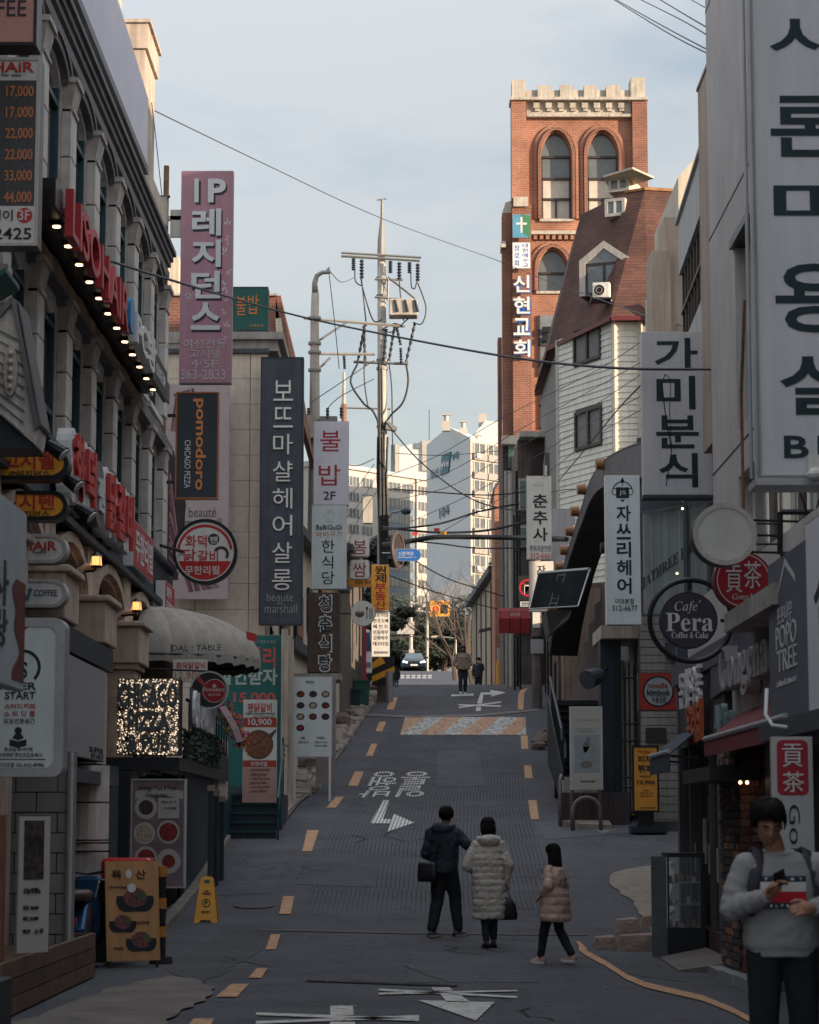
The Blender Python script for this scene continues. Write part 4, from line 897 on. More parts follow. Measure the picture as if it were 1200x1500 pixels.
# ================================================================ LEFT SIDE beyond the stone building
t=thing('beige_building','beige tiled building whose blank side wall faces downhill','building',(-4.5,50,1.9))
x0,x1=P(236,700,50).x-1.5,P(391,700,50).x;zt=P(300,514,50).z
m=MB();m.box(x0-6,x1,50.03,58,zg(50)-.6,zt);m.build('wall',mat('beige_grout',(.24,.20,.165),.9),t)
nr=16;hh=(zt-5.0)/12
z=zt-.06
while z>1.9:
    x=x0;c=0
    while x<x1-.02:
        xe=min(x+1.12,x1-.004)
        if xe-x>.1:m=MB();m.box(x+.006,xe-.006,50.0,50.028,z-hh+.008,z);m.build('wall_tile',beige,t)
        x=xe+.004
    z-=hh
m=MB();m.box(x0,x1+.03,49.93,50.03,zt-.055,zt+.04);m.build('coping',charcoal,t)
m=MB();m.box(x0-6,x1+.2,50.2,58,zt+.041,zt+.28);m.box(x0-6,x1+.32,50.1,58,zt+.281,zt+.44);m.build('weathered_parapet',concrete,t)
for (z0_,z1_)in ((9.9,11.2),(7.0,8.2),(4.6,5.8)):
    for y in (51.5,54.3):
        m=MB();m.box(x1,x1+.05,y,y+1.6,z0_,z1_);f_=m.build('window_frame',blackm,t);m=MB();m.box(x1+.02,x1+.06,y+.08,y+1.52,z0_+.08,z1_-.08);m.build('pane',glassd,f_)
brickl=brickmat('red_brick',(.25,.075,.045),(.19,.055,.035),(.20,.16,.13))
t=thing('brick_rooftop','red brick upper storey set back above the beige building','building',(-4.2,57,12))
a=P(247,434,56);b=P(404,434,56);m=MB();m.box(a.x-3,b.x,56,66,11.2,a.z);m.build('wall',brickl,t)
m=MB();m.prism([(b.x,56,a.z),(b.x,66,a.z),(b.x+.45,66,11.4),(b.x+.45,56,11.4)],(.12,0,.03));m.build('side_slope',brickl,t)
m=MB();m.prism([(b.x+.1,55.98,11.45),(b.x+.42,55.98,11.45),(b.x+.14,55.98,a.z-.55),(b.x+.0,55.98,a.z-.55)],(0,-.05,0));m.build('white_trim',cream,t)
m=MB();m.box(a.x-3,b.x+.05,55.9,56.2,a.z,a.z+.05);m.build('coping',concrete,t)
# far lit building in the gap
t=thing('pale_gap_building','sunlit pale building glimpsed in the gap beside the rusty pipe','building',(-10,100,5))
a=P(225,375,95);b=P(262,375,95);m=MB();m.box(a.x-4,b.x,95,105,3,a.z);m.build('wall',cream,t)
m=MB();m.box(b.x-1.6,b.x-.6,94.9,95,a.z-2.6,a.z-1.2);m.build('window',glassm,t)
# rusty vertical pipe and its boxes
t=thing('rusty_pipe','tall rusty vertical sign pole at the corner of the stone building','pole',(-4.3,42,1))
a=P(244,243,42);m=MB();m.tube([(a.x,42,a.z),(a.x,42,4.8)],.05,8);m.build('pipe',rust,t)
for py in (288,345,470,500,560,640,700):q=P(243,py,42);m=MB();m.box(a.x-.35,a.x+.07,41.97,42.03,q.z-.02,q.z+.02);m.build('clamp',blackm,t)
for (y0_,y1_,x0_,x1_,D)in ((288,326,228,243,41.6),(545,576,228,241,41.6)):
    q0=P(x0_,y1_,D);q1=P(x1_,y0_,D);m=MB();m.box(q0.x,q1.x,D,D+.4,q0.z,q1.z);one(m,'junction_box','cream metal junction box by the rusty pipe, the %s one'%('higher' if y0_<400 else 'lower'),'junction box',mat('cream_box',(.36,.33,.28),.6,var=.1,streak=.2),bevel=.01)
# IP residence sign
t,F=sign('residence_sign','tall mauve sign with big grey IP lettering and flower pattern','sign',(262,250,342,561),43.5,.22,mauve,mat('sign_edge_grey',(.30,.28,.28),.5),
  [(blackt,.03,[('I',(285,265,292,300)),('P',(306,265,333,300))]+[(c,(281,309+i*46,326,349+i*46))for i,c in enumerate('레지던스')],'letter_shadow'),
   (greyt,.03,[('I',(282,262,289,297)),('P',(303,262,331,297))]+[(c,(279,306+i*46,324,346+i*46))for i,c in enumerate('레지던스')],'lettering',.012),
   (mat('pale_print',(.42,.36,.38),.5),.015,[('여성전용',(268,497,334,511)),('고시텔',(278,512,325,525)),('4·5F',(280,527,321,539)),('363-2833',(264,541,333,556))])])
m=MB()
random.seed(9)
for (x,y,r,a0)in ((334,330,9,.5),(336,352,8,2),(330,372,10,1),(336,396,8,4),(333,420,12,2.5),(336,440,8,1),(330,455,7,3),(334,480,9,.3),(332,498,6,1)):
    cx,cy=pc(F,x,y);s=F.w/80
    for k in range(3):q=a0+k*1.1;slab(m,F,[(min(cx+r*s*f*cos(q+g)*.7,F.w-.012),cy+r*s*f*sin(q+g)*1.2)for f,g in ((.1,0),(.6,.35),(1,.1),(.9,-.1),(.5,-.3))],.003,.0045)
cx,cy=pc(F,275,434)
for k in range(10):q=k*pi/5;slab(m,F,[(cx+.01*cos(q+1.5),cy+.01*sin(q+1.5)),(cx+.13*cos(q)*(.7+.3*(k%2)),cy+.13*sin(q)*(.7+.3*(k%2))),(cx+.01*cos(q-1.5),cy+.01*sin(q-1.5))],.003,.0045)
m.build('flower_print',mauve_l,t)
m=MB()
for py in (320,500):q=P(243,py,43.6);m.box(q.x-.02,F.O.x+.05,43.55,43.65,q.z-.04,q.z+.04)
m.box(P(250,308,43.6).x,F.O.x,43.55,43.62,P(0,348,43.6).z,P(0,308,43.6).z);m.build('wall_arm',poleconc,t)
# green roof sign
sign('green_roof_sign','dark green box sign with orange Korean letters on the roof edge','sign',(341,420,393,484),50.6,.5,green_s,green_s,[(mat('orange_letter',(.62,.17,.04),.5),.0,[('불',(346,434,360,462)),('밥',(363,432,379,460))]),(orange,0,[('이대본점',(366,475,386,479))])],rim=.02,rimmat=charcoal)
# pink hair poster on the side wall
t,F=sign('hair_poster','tall faded poster of wavy dark pink hair on the beige side wall','poster',(243,562,337,878),49.6,.08,mat('poster_pale_pink',(.42,.34,.33),.6,var=.08),steel,[(mat('grey_print',(.12,.11,.12),.6),-.0,[('beauté',(276,744,318,758)),('marshall',(270,760,326,772))])])
hp_=[mat('hair_print_dark',(.035,.02,.025),.6,var=.4),mat('hair_print_plum',(.14,.05,.065),.6,var=.5,scale=9),mat('hair_print_light',(.30,.17,.18),.6,var=.4,scale=12)]
random.seed(2);ms=[MB(),MB(),MB()]
x0_,y0_=pc(F,244,865);slab(ms[0],F,[pc(F,*c)for c in ((244,668),(252,660),(262,700),(272,740),(268,790),(256,820),(262,850),(244,850))],.003,.004)
for k in range(90):
    s0=random.random();px0=244+s0*22;top=random.random()<.45
    if top:pts=[(246+s0*36,568+10*(1-s0)),(250+s0*34,580+s0*22),(247+s0*30,604+s0*10),(246+s0*12,632)]
    else:pts=[(246,690+s0*130),(255+s0*9,760+s0*80),(262+s0*50,822+s0*30),(276+s0*48,868-s0*8)]
    z=.0045+random.random()*.002;A=[F.pt(*pc(F,*c),z)for c in pts];wd=random.uniform(.01,.035);ms[random.choice((1,1,2))].band(A,[p+Vector((wd,0,-wd*.3))for p in A],(0,.001,0))
for mm,mt in zip(ms,hp_):mm.build('hair_print',mt,t)
# pomodoro sign
t,F=sign('pomodoro_sign','black hanging sign with orange pomodoro lettering turned sideways','sign',(256,574,321,731),45.5,.16,mat('sign_black_blue',(.025,.032,.042),.5),mat('copper_edge',(.30,.11,.04),.5),[(mat('copper_orange',(.62,.22,.07),.5),.02,[('pomodoro',(282,584,302,718),'rot')]),(whitet,.0,[('CHICAGO PIZZA',(270,645,279,715),'rot')])],rim=.03,rimmat=mat('copper_edge',(.30,.11,.04),.5))
m=MB();m.box(-4.9,F.O.x,45.5,45.56,F.O.z+1.6,F.O.z+1.66);m.box(-4.9,F.O.x,45.5,45.56,F.O.z+.3,F.O.z+.36);m.build('wall_arm',blackm,t)
# round chicken sign
t,F=sign('round_chicken_sign','round white hanging sign with red Korean lettering and a red lower band','sign',(252,760,348,856),41.0,.2,whiteb,blackm,[(redt,.015,[('화덕',(271,784,303,802)),('닭',(268,804,287,824)),('갈비',(290,806,320,824))]),(whitet,.015,[('무한리필',(271,829,322,842)),('팬',(307,786,319,796))],'white_letter')],shape='circle',rim=.055,rimmat=blackm)
m=MB();R_=F.w*.43;cx=cy=F.w/2;y_=-.14*F.w;a0=math.asin(y_/R_)
slab(m,F,[(cx+R_*cos(q),cy+R_*sin(q))for q in [a0-i*(2*(pi/2+a0))/20 for i in range(21)]],.003,.0042);ringm(m,F,cx,cy,R_*1.0,R_*.9,.003,.005,a0=.1,a1=pi-.1);m.build('red_band',mat('badge_bright_red',(.50,.02,.02),.5),t)
m=MB();ax,ay=pc(F,313,790);disc(m,F,ax,ay,.1,.003,.0045);ax,ay=pc(F,324,812);ringm(m,F,ax,ay,.14,.09,a0=-.6,a1=2.6);m.build('pan_print',mat('print_dark_brown',(.05,.03,.03),.5),t)
m=MB();m.tube([F.pt(.2,F.h*.5,-.1),(-4.2,40.1,F.O.z+F.h*.5)],.03,6);m.build('wall_arm',blackm,t)
# beaute de marshall sign
t,F=sign('hair_salon_sign','very tall charcoal sign with pale raised Korean letters, hung on the beige building','sign',(379,523,445,915),49.4,.32,charcoal,charcoal,
 [(silvert,.0,[(c,(399,558+i*39.6,429,588+i*39.6))for i,c in enumerate('보뜨마샬헤어살롱')],'lettering',.03),(mat('dim_letter',(.30,.30,.29),.5),-.004,[('𝖻𝖾𝖺𝗎𝗍𝖾',(391,870,431,881)),('𝗆𝖺𝗋𝗌𝗁𝖺𝗅𝗅',(388,886,437,898)),('de',(406,882,416,886))])],rim=.02,rimmat=mat('dark_rim',(.02,.025,.03),.5))
# green poster wall under it
t,F=sign('green_offer_banner','big green banner with red and white Korean offer lettering at street level','banner',(300,930,413,1190),48.6,.05,teal_s,concrete,[(mat('salmon_print',(.55,.10,.09),.5),.03,[('커리',(360,948,404,978)),('15,000',(341,1015,404,1032)),('9,000',(341,1046,404,1060))]),(mat('pale_green_print',(.46,.50,.44),.5),.03,[('할인받자',(318,979,407,1004))]),(plate,0,[('개강맞이 신분증 지참하고 할인',(344,938,404,943))])])
m=MB();q=P(420,922,48.4);m.box(q.x-.1,q.x+.03,48.3,48.5,zg(48)-.2,q.z);one(m,'frame_post','stained pale post at the edge of the green banner','post',plaster)
m=MB();m.box(-3.3,-2.42,48.9,50,zg(49)-.3,5.4);one(m,'lean_to_wall','stained cream wall stub behind the green banner','wall',plaster)
# bulbap sign stack
t,F=sign('rice_restaurant_sign','tall lilac white sign with red Korean letters and 2F','sign',(459,617,511,740),55,.26,lilac,greyp,[(red,.0,[('불',(469,631,499,661)),('밥',(467,681,499,711))]),(blackt,.005,[('2F',(474,720,492,732))])])
t,F=sign('korean_diner_sign','white green tinted sign with a bell emblem and black vertical Korean letters','sign',(456,740,508,863),55,.26,whitec,greyp,[(blackt,.01,[('BaBiGuGi',(463,769,501,776))]),(orange,.0,[('바비구기',(463,778,501,787))]),(blackt,.0,[('한식당',(470,789,492,858),'stack')])])
m=MB();cx,cy=pc(F,483,755);ringm(m,F,cx,cy,.12,.108);slab(m,F,[(cx-.09,cy-.17),(cx+.09,cy-.17),(cx+.08,cy-.13),(cx-.08,cy-.13)],.003,.005);ringm(m,F,cx,cy+.1,.06,.05);m.build('emblem_print',greyt,t)
t,F=sign('wooden_diner_sign','dark wooden plank sign with white outlined Korean letters','sign',(450,868,497,985),53.2,.5,wood,mat('green_sign_side',(.03,.08,.075),.6,streak=.3),[(whitet,.05,[(c,(466,871+i*29,487,898+i*29))for i,c in enumerate('청춘식당')],'letter_outline',.01),(blackt,.012,[(c,(468,873+i*29,485,896+i*29))for i,c in enumerate('청춘식당')],'lettering',.016)])
for k in range(9):
    m=MB();m.prism([F.pt(.01+k*F.w/9,.01,.004),F.pt(.003+(k+1)*F.w/9,.01,.004),F.pt(.003+(k+1)*F.w/9,F.h-.01,.004),F.pt(.01+k*F.w/9,F.h-.01,.004)],(0,.003,0));m.build('plank',wood,t)
m=MB();q=P(425,985,53);q1=P(500,992,53);m.box(q.x,q1.x,52.6,54,q1.z-.08,q1.z+.06);one(m,'canopy_slab','thin concrete canopy slab under the wooden plank sign','canopy',concrete)
t,F=sign('menu_board','tall white standing menu board with rows of round dishes','sign',(429,991,487,1109),50.6,.06,whitec,steel,[(blackt,0,[('MENU',(448,997,460,1001)),('점심특선',(440,1079,447,1083)),('저녁특선',(464,1079,476,1083)),('비빔밥 8,000',(436,1086,452,1089)),('한정식 12,000',(462,1086,480,1089)),('불고기 9,000',(462,1091,480,1094))])])
dm=MB();fm=[MB(),MB(),MB()]
for r_ in range(4):
    for c in range(3 if r_<3 else 1):
        cx,cy=pc(F,440+c*18.5,1017+r_*16.5);disc(dm,F,cx,cy,.085,.003,.0045,ry=.07);disc(fm[(r_+c)%3],F,cx,cy,.06,.005,.0065,ry=.048)
dm.build('dish_print',black,t)
for q,mm in zip(fm,(food1,food3,food2)):q.build('food_print',mm,t)
m=MB()
for x in (.03,F.w-.05):m.box(F.O.x+x-.02,F.O.x+x+.03,50.6,50.64,zg(50.6),F.O.z)
m.build('leg',whitec,t)
m=MB();q=P(470,1000,52.5);m.box(q.x-.1,P(492,1000,52.5).x,52.5,52.6,zg(52.5)+.2,q.z+.1);t=one(m,'pink_wall_poster','faded pinkish poster with red lettering behind the white menu board','poster',mat('faded_pink',(.30,.25,.24),.7,var=.15))
# cream low wall buildings receding up the left side
t=thing('cream_row_house','stained cream two storey row house lining the left side uphill','building',(-3,60,3))
def seg(mb,D0,D1,off,z0,z1,th=3.0):
    a=Vector((wallL(D0)+off,D0,0));b=Vector((wallL(D1)+off,D1,0));d=Vector((-th,0,0))
    mb.prism([(a.x,a.y,z0(D0)),(b.x,b.y,z0(D1)),(b.x,b.y,z1),(a.x,a.y,z1)],d)
m=MB();seg(m,51.5,70,-.05,lambda D:zg(D)-.4,8.3);m.build('wall',cream,t)
m=MB();seg(m,51.4,70.2,.25,lambda D:8.3,8.5,3.4);m.build('roof_slab',charcoal,t)
m=MB();seg(m,55,68,.12,lambda D:5.6,5.85,.3);m.build('canopy_strip',charcoal,t)
for D in (53,56.2,59.5,62.8,66):
    for z in (zg(D)+.9,zg(D)+3.3):
        if z+1.1>8.2:continue
        m=MB();x=wallL(D)-.04;m.prism([(x,D,z),(x+.09,D+1.8,z),(x+.09,D+1.8,z+1.1),(x,D,z+1.1)],(.06,0,0));f_=m.build('window_frame',blackm,t);m=MB();m.prism([(x+.03,D+.1,z+.08),(x+.11,D+1.7,z+.08),(x+.11,D+1.7,z+1.02),(x+.03,D+.1,z+1.02)],(.05,0,0));m.build('pane',glassd,f_)
t=thing('dark_corner_house','dark weathered house front behind the square calligraphy signs','building',(-2.5,73,5))
m=MB();seg(m,70.3,80,-.05,lambda D:zg(D)-.4,9.6);m.build('wall',mat('sooty_render',(.13,.115,.10),.9,var=.3,streak=.3),t)
m=MB();seg(m,70.3,80.1,.3,lambda D:9.6,9.8,3.4);m.build('roof_slab',charcoal,t)
# square calligraphy lamps and circle sign
for i,(c,y0_,lb)in enumerate((('봄',787,'upper'),('쌈',820,'lower'))):
    t,F=sign('square_lamp_sign','small square white lamp sign with red calligraphy, the %s one'%lb,'sign',(513,y0_,541,y0_+28),71,.4,whiteb,greyp,[(mat('calligraphy_red',(.30,.02,.03),.5),.0,[(c,(517,y0_+4,537,y0_+25))])],shape='round',r=.08,group='square lamp signs')
sign('small_orange_sign','small orange and blue sign behind the square lamp signs','sign',(510,846,545,860),73,.1,yel2,greyp,[(blackt,0,[('부동산 중개',(520,850,543,856))])])
t,F=sign('bowl_sign','round white sign with a printed bowl, spoon and chopsticks','sign',(514,880,550,917),69,.16,whiteb,greyp,[],shape='circle')
m=MB();cx,cy=pc(F,527,899);slab(m,F,[(cx-.14,cy+.03)]+[(cx-.14*cos(pi*i/10),cy+.02-.13*sin(pi*i/10))for i in range(11)]+[(cx+.14,cy+.03)],.003,.006)
for i in range(5):slab(m,F,[(cx-.12+i*.05,cy+.04),(cx-.08+i*.05,cy+.04),(cx-.09+i*.05,cy+.075),(cx-.11+i*.05,cy+.075)],.003,.006)
for x in (537.5,542,545):a_,b_=pc(F,x,907);rectf(m,F,(x-.7,891,x+.7,907))
a_,b_=pc(F,537.5,891);disc(m,F,a_,b_,.035,ry=.05);m.build('bowl_print',mat('taupe_print',(.09,.07,.06),.5),t)
m=MB();m.tube([F.pt(0,F.h/2,-.08),F.pt(-.5,F.h/2,-.08)],.02,5);m.build('wall_arm',blackm,t)
# estate agent signs on the pole
t,F=sign('estate_agent_sign','bright orange vertical sign with black and red Korean letters on the utility pole','sign',(544,827,570,894),74.5,.12,orangep,greyp,[(blackt,.02,[(c,(549,829+i*12.4,566,841+i*12.4))for i,c in enumerate('원제')]),(redt,.02,[(c,(549,854+i*13,566,866.5+i*13))for i,c in enumerate('부동산')])])
sign('service_list_sign','white vertical list sign of Korean services below the orange estate sign','sign',(544,895,571,962),74.6,.1,whiteb,greyp,[(blackt,.0,[(s,(547,898+i*8.4,569,904+i*8.4))for i,s in enumerate(('창호 타일','전기 도배','페 인 트','온돌마루','강화마루','데코타일'))]+[('현대인테리어',(548,954,568,958))])])
# ================================================================ RIGHT SIDE
RX_=3.8
t=thing('grey_building','tall smooth grey rendered building at the right edge of the street','building',(4,20,0))
m=MB()
for (a,b,z0,z1)in ((2,29.6,8.3,14.8),(27.3,29.6,4.3,8.3),(2,21.5,4.3,8.3),(21.5,27.3,5.55,6.1)):m.box(RX_,RX_+.3,a,b,z0,z1)
m.box(RX_+.3,13,29.3,29.6,0,14.8);m.box(RX_+.3,13,2,2.3,0,14.8);m.box(RX_+.3,13,2.3,29.3,14.5,14.8);m.box(RX_+.3,13,2.3,29.3,4.3,4.5);m.box(12.7,13,2.3,29.3,4.5,14.5);m.build('wall',greyp,t)
jt=mat('joint_line',(.06,.06,.065),.9)  # dark strips drawn along the wall joints
for (z)in (5.9,8.9,11.9):
    m=MB();m.box(RX_-.004,RX_+.01,2,29.6,z,z+.025);m.build('joint',jt,t)
for (y0,y1,z0,z1)in ((21.6,27.2,6.15,8.25),(21.6,27.2,4.35,5.5)):
    n=4;w_=(y1-y0)/n
    for k in range(n):
        m=MB();a,b=y0+k*w_+.02,y0+(k+1)*w_-.02;x=RX_+.14
        m.box(x,x+.06,a,a+.07,z0,z1);m.box(x,x+.06,b-.07,b,z0,z1);m.box(x,x+.06,a+.071,b-.071,z0,z0+.07);m.box(x,x+.06,a+.071,b-.071,z1-.07,z1);f_=m.build('window_frame',whiteb,t)
        m=MB();m.box(x+.02,x+.04,a+.07,b-.07,z0+.07,z1-.07);m.build('pane',glassm if k%2 else glassd,f_)
m=MB();m.box(RX_-.05,RX_+.3,21.4,27.4,8.26,8.36);m.build('window_hood',blackm,t)
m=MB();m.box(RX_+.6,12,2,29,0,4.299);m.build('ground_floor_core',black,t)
m=MB();m.tube([(RX_-.05,26.6,4.4),(RX_-.05,26.6,6.4),(RX_-.05,26.2,7.4)],.02,5);m.build('downpipe',rust,t)
for D in (22.6,24.4):m=MB();m.tube([(RX_-.05,D,3.9),(RX_-.05,D,5.5)],.045,8);one(m,'fat_pipe','brown corrugated pipe on the grey wall, %s'%('nearer the big sign' if D<23 else 'nearer the blank round sign'),'pipe',mat('brown_pipe',(.18,.14,.12),.7,var=.3))
# big salon sign
t,F=sign('big_salon_sign','huge pale grey sign with heavy dark Korean letters and B1','sign',(1114,-120,1262,698),19.0,.30,greysign,greyp,[(tealt,.018,[('샤',(1137,26,1238,92)),('론',(1136,146,1240,236)),('미',(1138,272,1240,338)),('용',(1138,392,1240,492)),('실',(1142,524,1240,610))]),(tealt,.02,[('B1',(1145,640,1197,672))])])
m=MB();a=P(1109,702,19.0);b=P(1109,-120,19.0)
for dx in (0,-.045):m.tube([(a.x+dx,18.93-dx,a.z),(a.x+dx,18.93-dx,b.z)],.017,6)
m.box(a.x-.02,a.x+1.2,18.9,19.35,a.z-.06,a.z);m.build('edge_conduit',steel,t)
m=MB();q=P(1196,695,18.7);m.sphere(q,.08,.08,.055,10,6);m.box(q.x-.06,q.x+.04,q.y,q.y+.1,q.z+.04,q.z+.16);one(m,'floodlight','white plastic floodlight at the foot of the huge salon sign','floodlight',whiteb)
# tan pier, white wing, stepped tan walls
m=MB();a=P(1037,97,33);m.box(a.x,5.2,33,34.2,6.9,a.z);m.box(a.x-.02,5.2,32.98,34.22,a.z,a.z+.05)
m.box(a.x+.3,13,34.2,35.4,7,10.8);one(m,'tan_building','narrow tall tan rendered building just behind the grey one','building',tan)
t=thing('white_wing_building','white building with a dark ribbon of windows beyond the tan pier','building',(4.6,38,0))
wx=lambda D:4.5+.033*(D-36)
def rseg(m,D0,D1,off,z0,z1,th=.25,f=wx):
    a,b=f(D0)+off,f(D1)+off;z=z0 if callable(z0)else (lambda D:z0);m.prism([(a,D0,z(D0)),(b,D1,z(D1)),(b,D1,z1),(a,D0,z1)],(th,0,0))
m=MB();rseg(m,35.6,40.3,0,10.95,11.85);rseg(m,35.6,40.3,0,7.0,9.6);m.box(wx(40)+.26,13,40.0,40.25,7,11.8);m.box(4.8,13,35.6,40,11.55,11.8);m.build('wall',mat('white_render',(.50,.49,.47),.85,var=.1,streak=.2),t)
m=MB();rseg(m,35.6,40.3,.12,9.6,10.95,.05);m.build('pane',glassd,t)
for k in range(9):m=MB();D=35.7+k*.56;rseg(m,D,D+.07,.05,9.62,10.94,.08);m.build('mullion',mat('brown_frame',(.09,.07,.055),.6),t)
m=MB();rseg(m,35.6,40.3,.03,10.25,10.31,.1);m.build('transom',MATS['brown_frame'],t)
m=MB();rseg(m,35.5,40.4,-.05,11.852,11.9,.4);m.build('coping',greyp,t)
m=MB();a=P(973,318,50.2);m.box(a.x,a.x+6,50.2,51.4,0,a.z);b=P(955,367,50.0);m.box(b.x,a.x+.1,50.0,51.2,0,b.z);one(m,'stepped_tan_wall','stepped windowless tan wall in front of the red mansard roof','wall',tan)
m=MB();a=P(1005,262,60);m.box(a.x-.2,a.x+6,60,66,8,P(0,215,60).z-.8);m.prism([(a.x-.2,60,P(0,215,60).z-.8),(a.x+3,60,P(0,215,60).z-.8),(a.x+3,60,P(0,190,60).z),(a.x+.9,60,P(0,190,60).z)],(0,6,0));one(m,'pale_back_building','sunlit pale building just visible behind the mansard roof','building',cream)
# unseen block added behind the shop row to keep the sun off the street
m=MB();m.box(17,26,14,58,0,17.5);one(m,'unseen_shade_block','large unseen block added behind the right hand shops to shade the street','building',greyp)
# snack bar sign
t,F=sign('snack_bar_sign','tall pale grey sign with four heavy dark Korean letters','sign',(943,486,1041,725),35,.25,greysign,whiteb,[(tealt,.018,[('가',(961,495,1022,543)),('미',(963,551,1018,600)),('분',(962,609,1022,657)),('식',(965,664,1020,714))])])
m=MB();m.box(F.O.x-.01,F.O.x+F.w+.01,34.98,35.27,F.O.z-.05,F.O.z-.002);a=P(1042,575,35.1);m.box(a.x,a.x+.24,35.1,35.3,a.z-.6,a.z);m.build('mounting_box',charcoal,t)
m=MB();m.tube([P(975,548,34.6),P(970,560,34.6),P(974,600,34.6),P(984,660,34.6),P(976,712,34.6)],.008,4);m.tube([P(975,548,34.6),P(983,556,34.6),P(981,600,34.6),P(984,660,34.6)],.006,4);m.build('loose_wire',blackm,t)
# ---------------------------------------------------------------- mansard house
sid=mat('white_siding',(.74,.72,.64),.7,var=.1,streak=.15);shing=brickmat('red_shingle',(.135,.06,.043),(.09,.042,.033),(.06,.028,.022),.32,.12,var=.45,mz=.01)
t=thing('mansard_house','white sided tall house with a red brown shingled mansard roof and dormers','building',(6.5,78,5))
A_,B_,C_=Vector((4.92,78.3,0)),Vector((6.53,75.0,0)),Vector((7.36,75.0,0));E_=Vector((12,76.2,0));ZE=17.55
def vwall(m,a,b,z0,z1,th=.3):
    d=(b-a).normalized();n=Vector((-d.y,d.x,0))if (-d.y*0+d.x)>0 else Vector((d.y,-d.x,0))
    n=Vector((d.y*-1,d.x,0));
    if n.y<0:n=-n
    m.prism([(a.x,a.y,z0),(b.x,b.y,z0),(b.x,b.y,z1),(a.x,a.y,z1)],n*th)
m=MB();vwall(m,A_,B_,4,ZE);vwall(m,B_,C_,4,ZE);vwall(m,C_,E_,4,ZE);vwall(m,Vector((4.92,88,0)),A_+Vector((0,.3,0)),4,ZE);m.build('wall',mat('siding_shadow_gap',(.20,.20,.19),.9),t)
def nrm(a,b):d=(b-a).normalized();n=Vector((d.y,-d.x,0));return n if n.y<0 else -n
wins=[(.32,.79,P(0,535,77).z,P(0,480,77).z),(.33,.80,P(0,660,77).z,P(0,603,77).z)]
for (a,b,side)in ((A_,B_,1),(B_,C_,0)):
    n=nrm(a,b);d=b-a;z=5.2;
    while z<ZE-.05:
        segs=[(0,1)]
        if side:
            for (u0,u1,za,zb)in wins:
                if za-.1<z+.1<zb+.1:segs=[(0,u0),(u1,1)]
        for u0,u1 in segs:
            p,q=a+d*u0,a+d*u1;m=MB();z1=min(z+.195,ZE)
            m.add([p+n*.035+Vector((0,0,z)),q+n*.035+Vector((0,0,z)),q+n*.008+Vector((0,0,z1)),p+n*.008+Vector((0,0,z1)),p+Vector((0,0,z)),q+Vector((0,0,z))],[(0,1,2,3),(4,5,1,0),(4,0,3),(1,5,2)])
            m.build('siding_board',sid,t)
        z+=.2
trimw=mat('warm_white_trim',(.50,.47,.42),.7,var=.12,streak=.15)
for (pq,w_)in ((A_+Vector((.04,0,0)),.10),(B_,.09),(C_,.09)):m=MB();m.cyl(Vector((pq.x,pq.y-.05,4)),Vector((pq.x,pq.y-.05,ZE-.02)),w_,w_,8);m.build('corner_trim',trimw,t)
m=MB();q=P(951,440,74.6);m.cyl((q.x,74.6,4),(q.x,74.6,q.z),.13);m.build('downpipe',trimw,t)
wf=mat('brown_window_frame',(.045,.035,.035),.5)
for (u0,u1,za,zb)in wins:
    p,q=A_+(B_-A_)*u0,A_+(B_-A_)*u1;n=nrm(A_,B_);Fm=Frame(Vector((p.x,p.y,za))+n*.02,(q-p),(q-p).length,zb-za)
    m=MB();e=.09
    for rc in ((0,0,Fm.w,e),(0,Fm.h-e,Fm.w,Fm.h),(0,e,e,Fm.h-e),(Fm.w-e,e,Fm.w,Fm.h-e),(Fm.w/2-.05,e,Fm.w/2+.05,Fm.h-e)):rectf(m,Fm,rc,-.1,.06)
    f_=m.build('window_frame',wf,t);m=MB();rectf(m,Fm,(e,e,Fm.w/2,Fm.h-e),-.06,-.03);m.build('pane',mat('blue_glass',(.03,.07,.10),.1,spec=.8),f_);m=MB();rectf(m,Fm,(Fm.w/2,e,Fm.w-e,Fm.h-e),-.06,-.03);m.build('pane',glassm,f_)
ev=[Vector((4.66,78.9,ZE-.1)),Vector((6.42,74.7,ZE+.05)),Vector((7.6,74.65,ZE+.05)),Vector((12.3,75.9,ZE+.05)),Vector((12.3,88,ZE)),Vector((4.66,88,ZE))]
tp=[Vector((5.9,80.2,22.35)),Vector((7.15,77.6,22.4)),Vector((7.8,77.2,22.4)),Vector((11.6,78,22.4)),Vector((11.6,86,22.4)),Vector((5.9,86,22.4))]
m=MB();n=6;m.add(ev+tp,[(i,(i+1)%n,n+(i+1)%n,n+i)for i in range(n)]+[tuple(range(n,2*n))]);m.add([v-Vector((0,0,.12))for v in ev],[tuple(range(n))[::-1]]);m.build('roof',shing,t)
m=MB();
for i in range(3):a,b=ev[i],ev[i+1];m.prism([a,b,b-Vector((0,0,.14)),a-Vector((0,0,.14))],(b-a).cross(Vector((0,0,1))).normalized()*.06)
m.build('gutter',mat('dark_red_gutter',(.12,.02,.025),.5),t)
m=MB();m.prism([tp[1],tp[2],tp[2]+Vector((0,0,.08)),tp[1]+Vector((0,0,.08))],(0,-.06,0));m.prism([tp[2],tp[3],tp[3]+Vector((0,0,.1)),tp[2]+Vector((0,0,.1))],(0,-.06,0));m.build('ridge_strip',mat('ochre_ridge',(.30,.15,.06),.8,var=.4,scale=6),t)
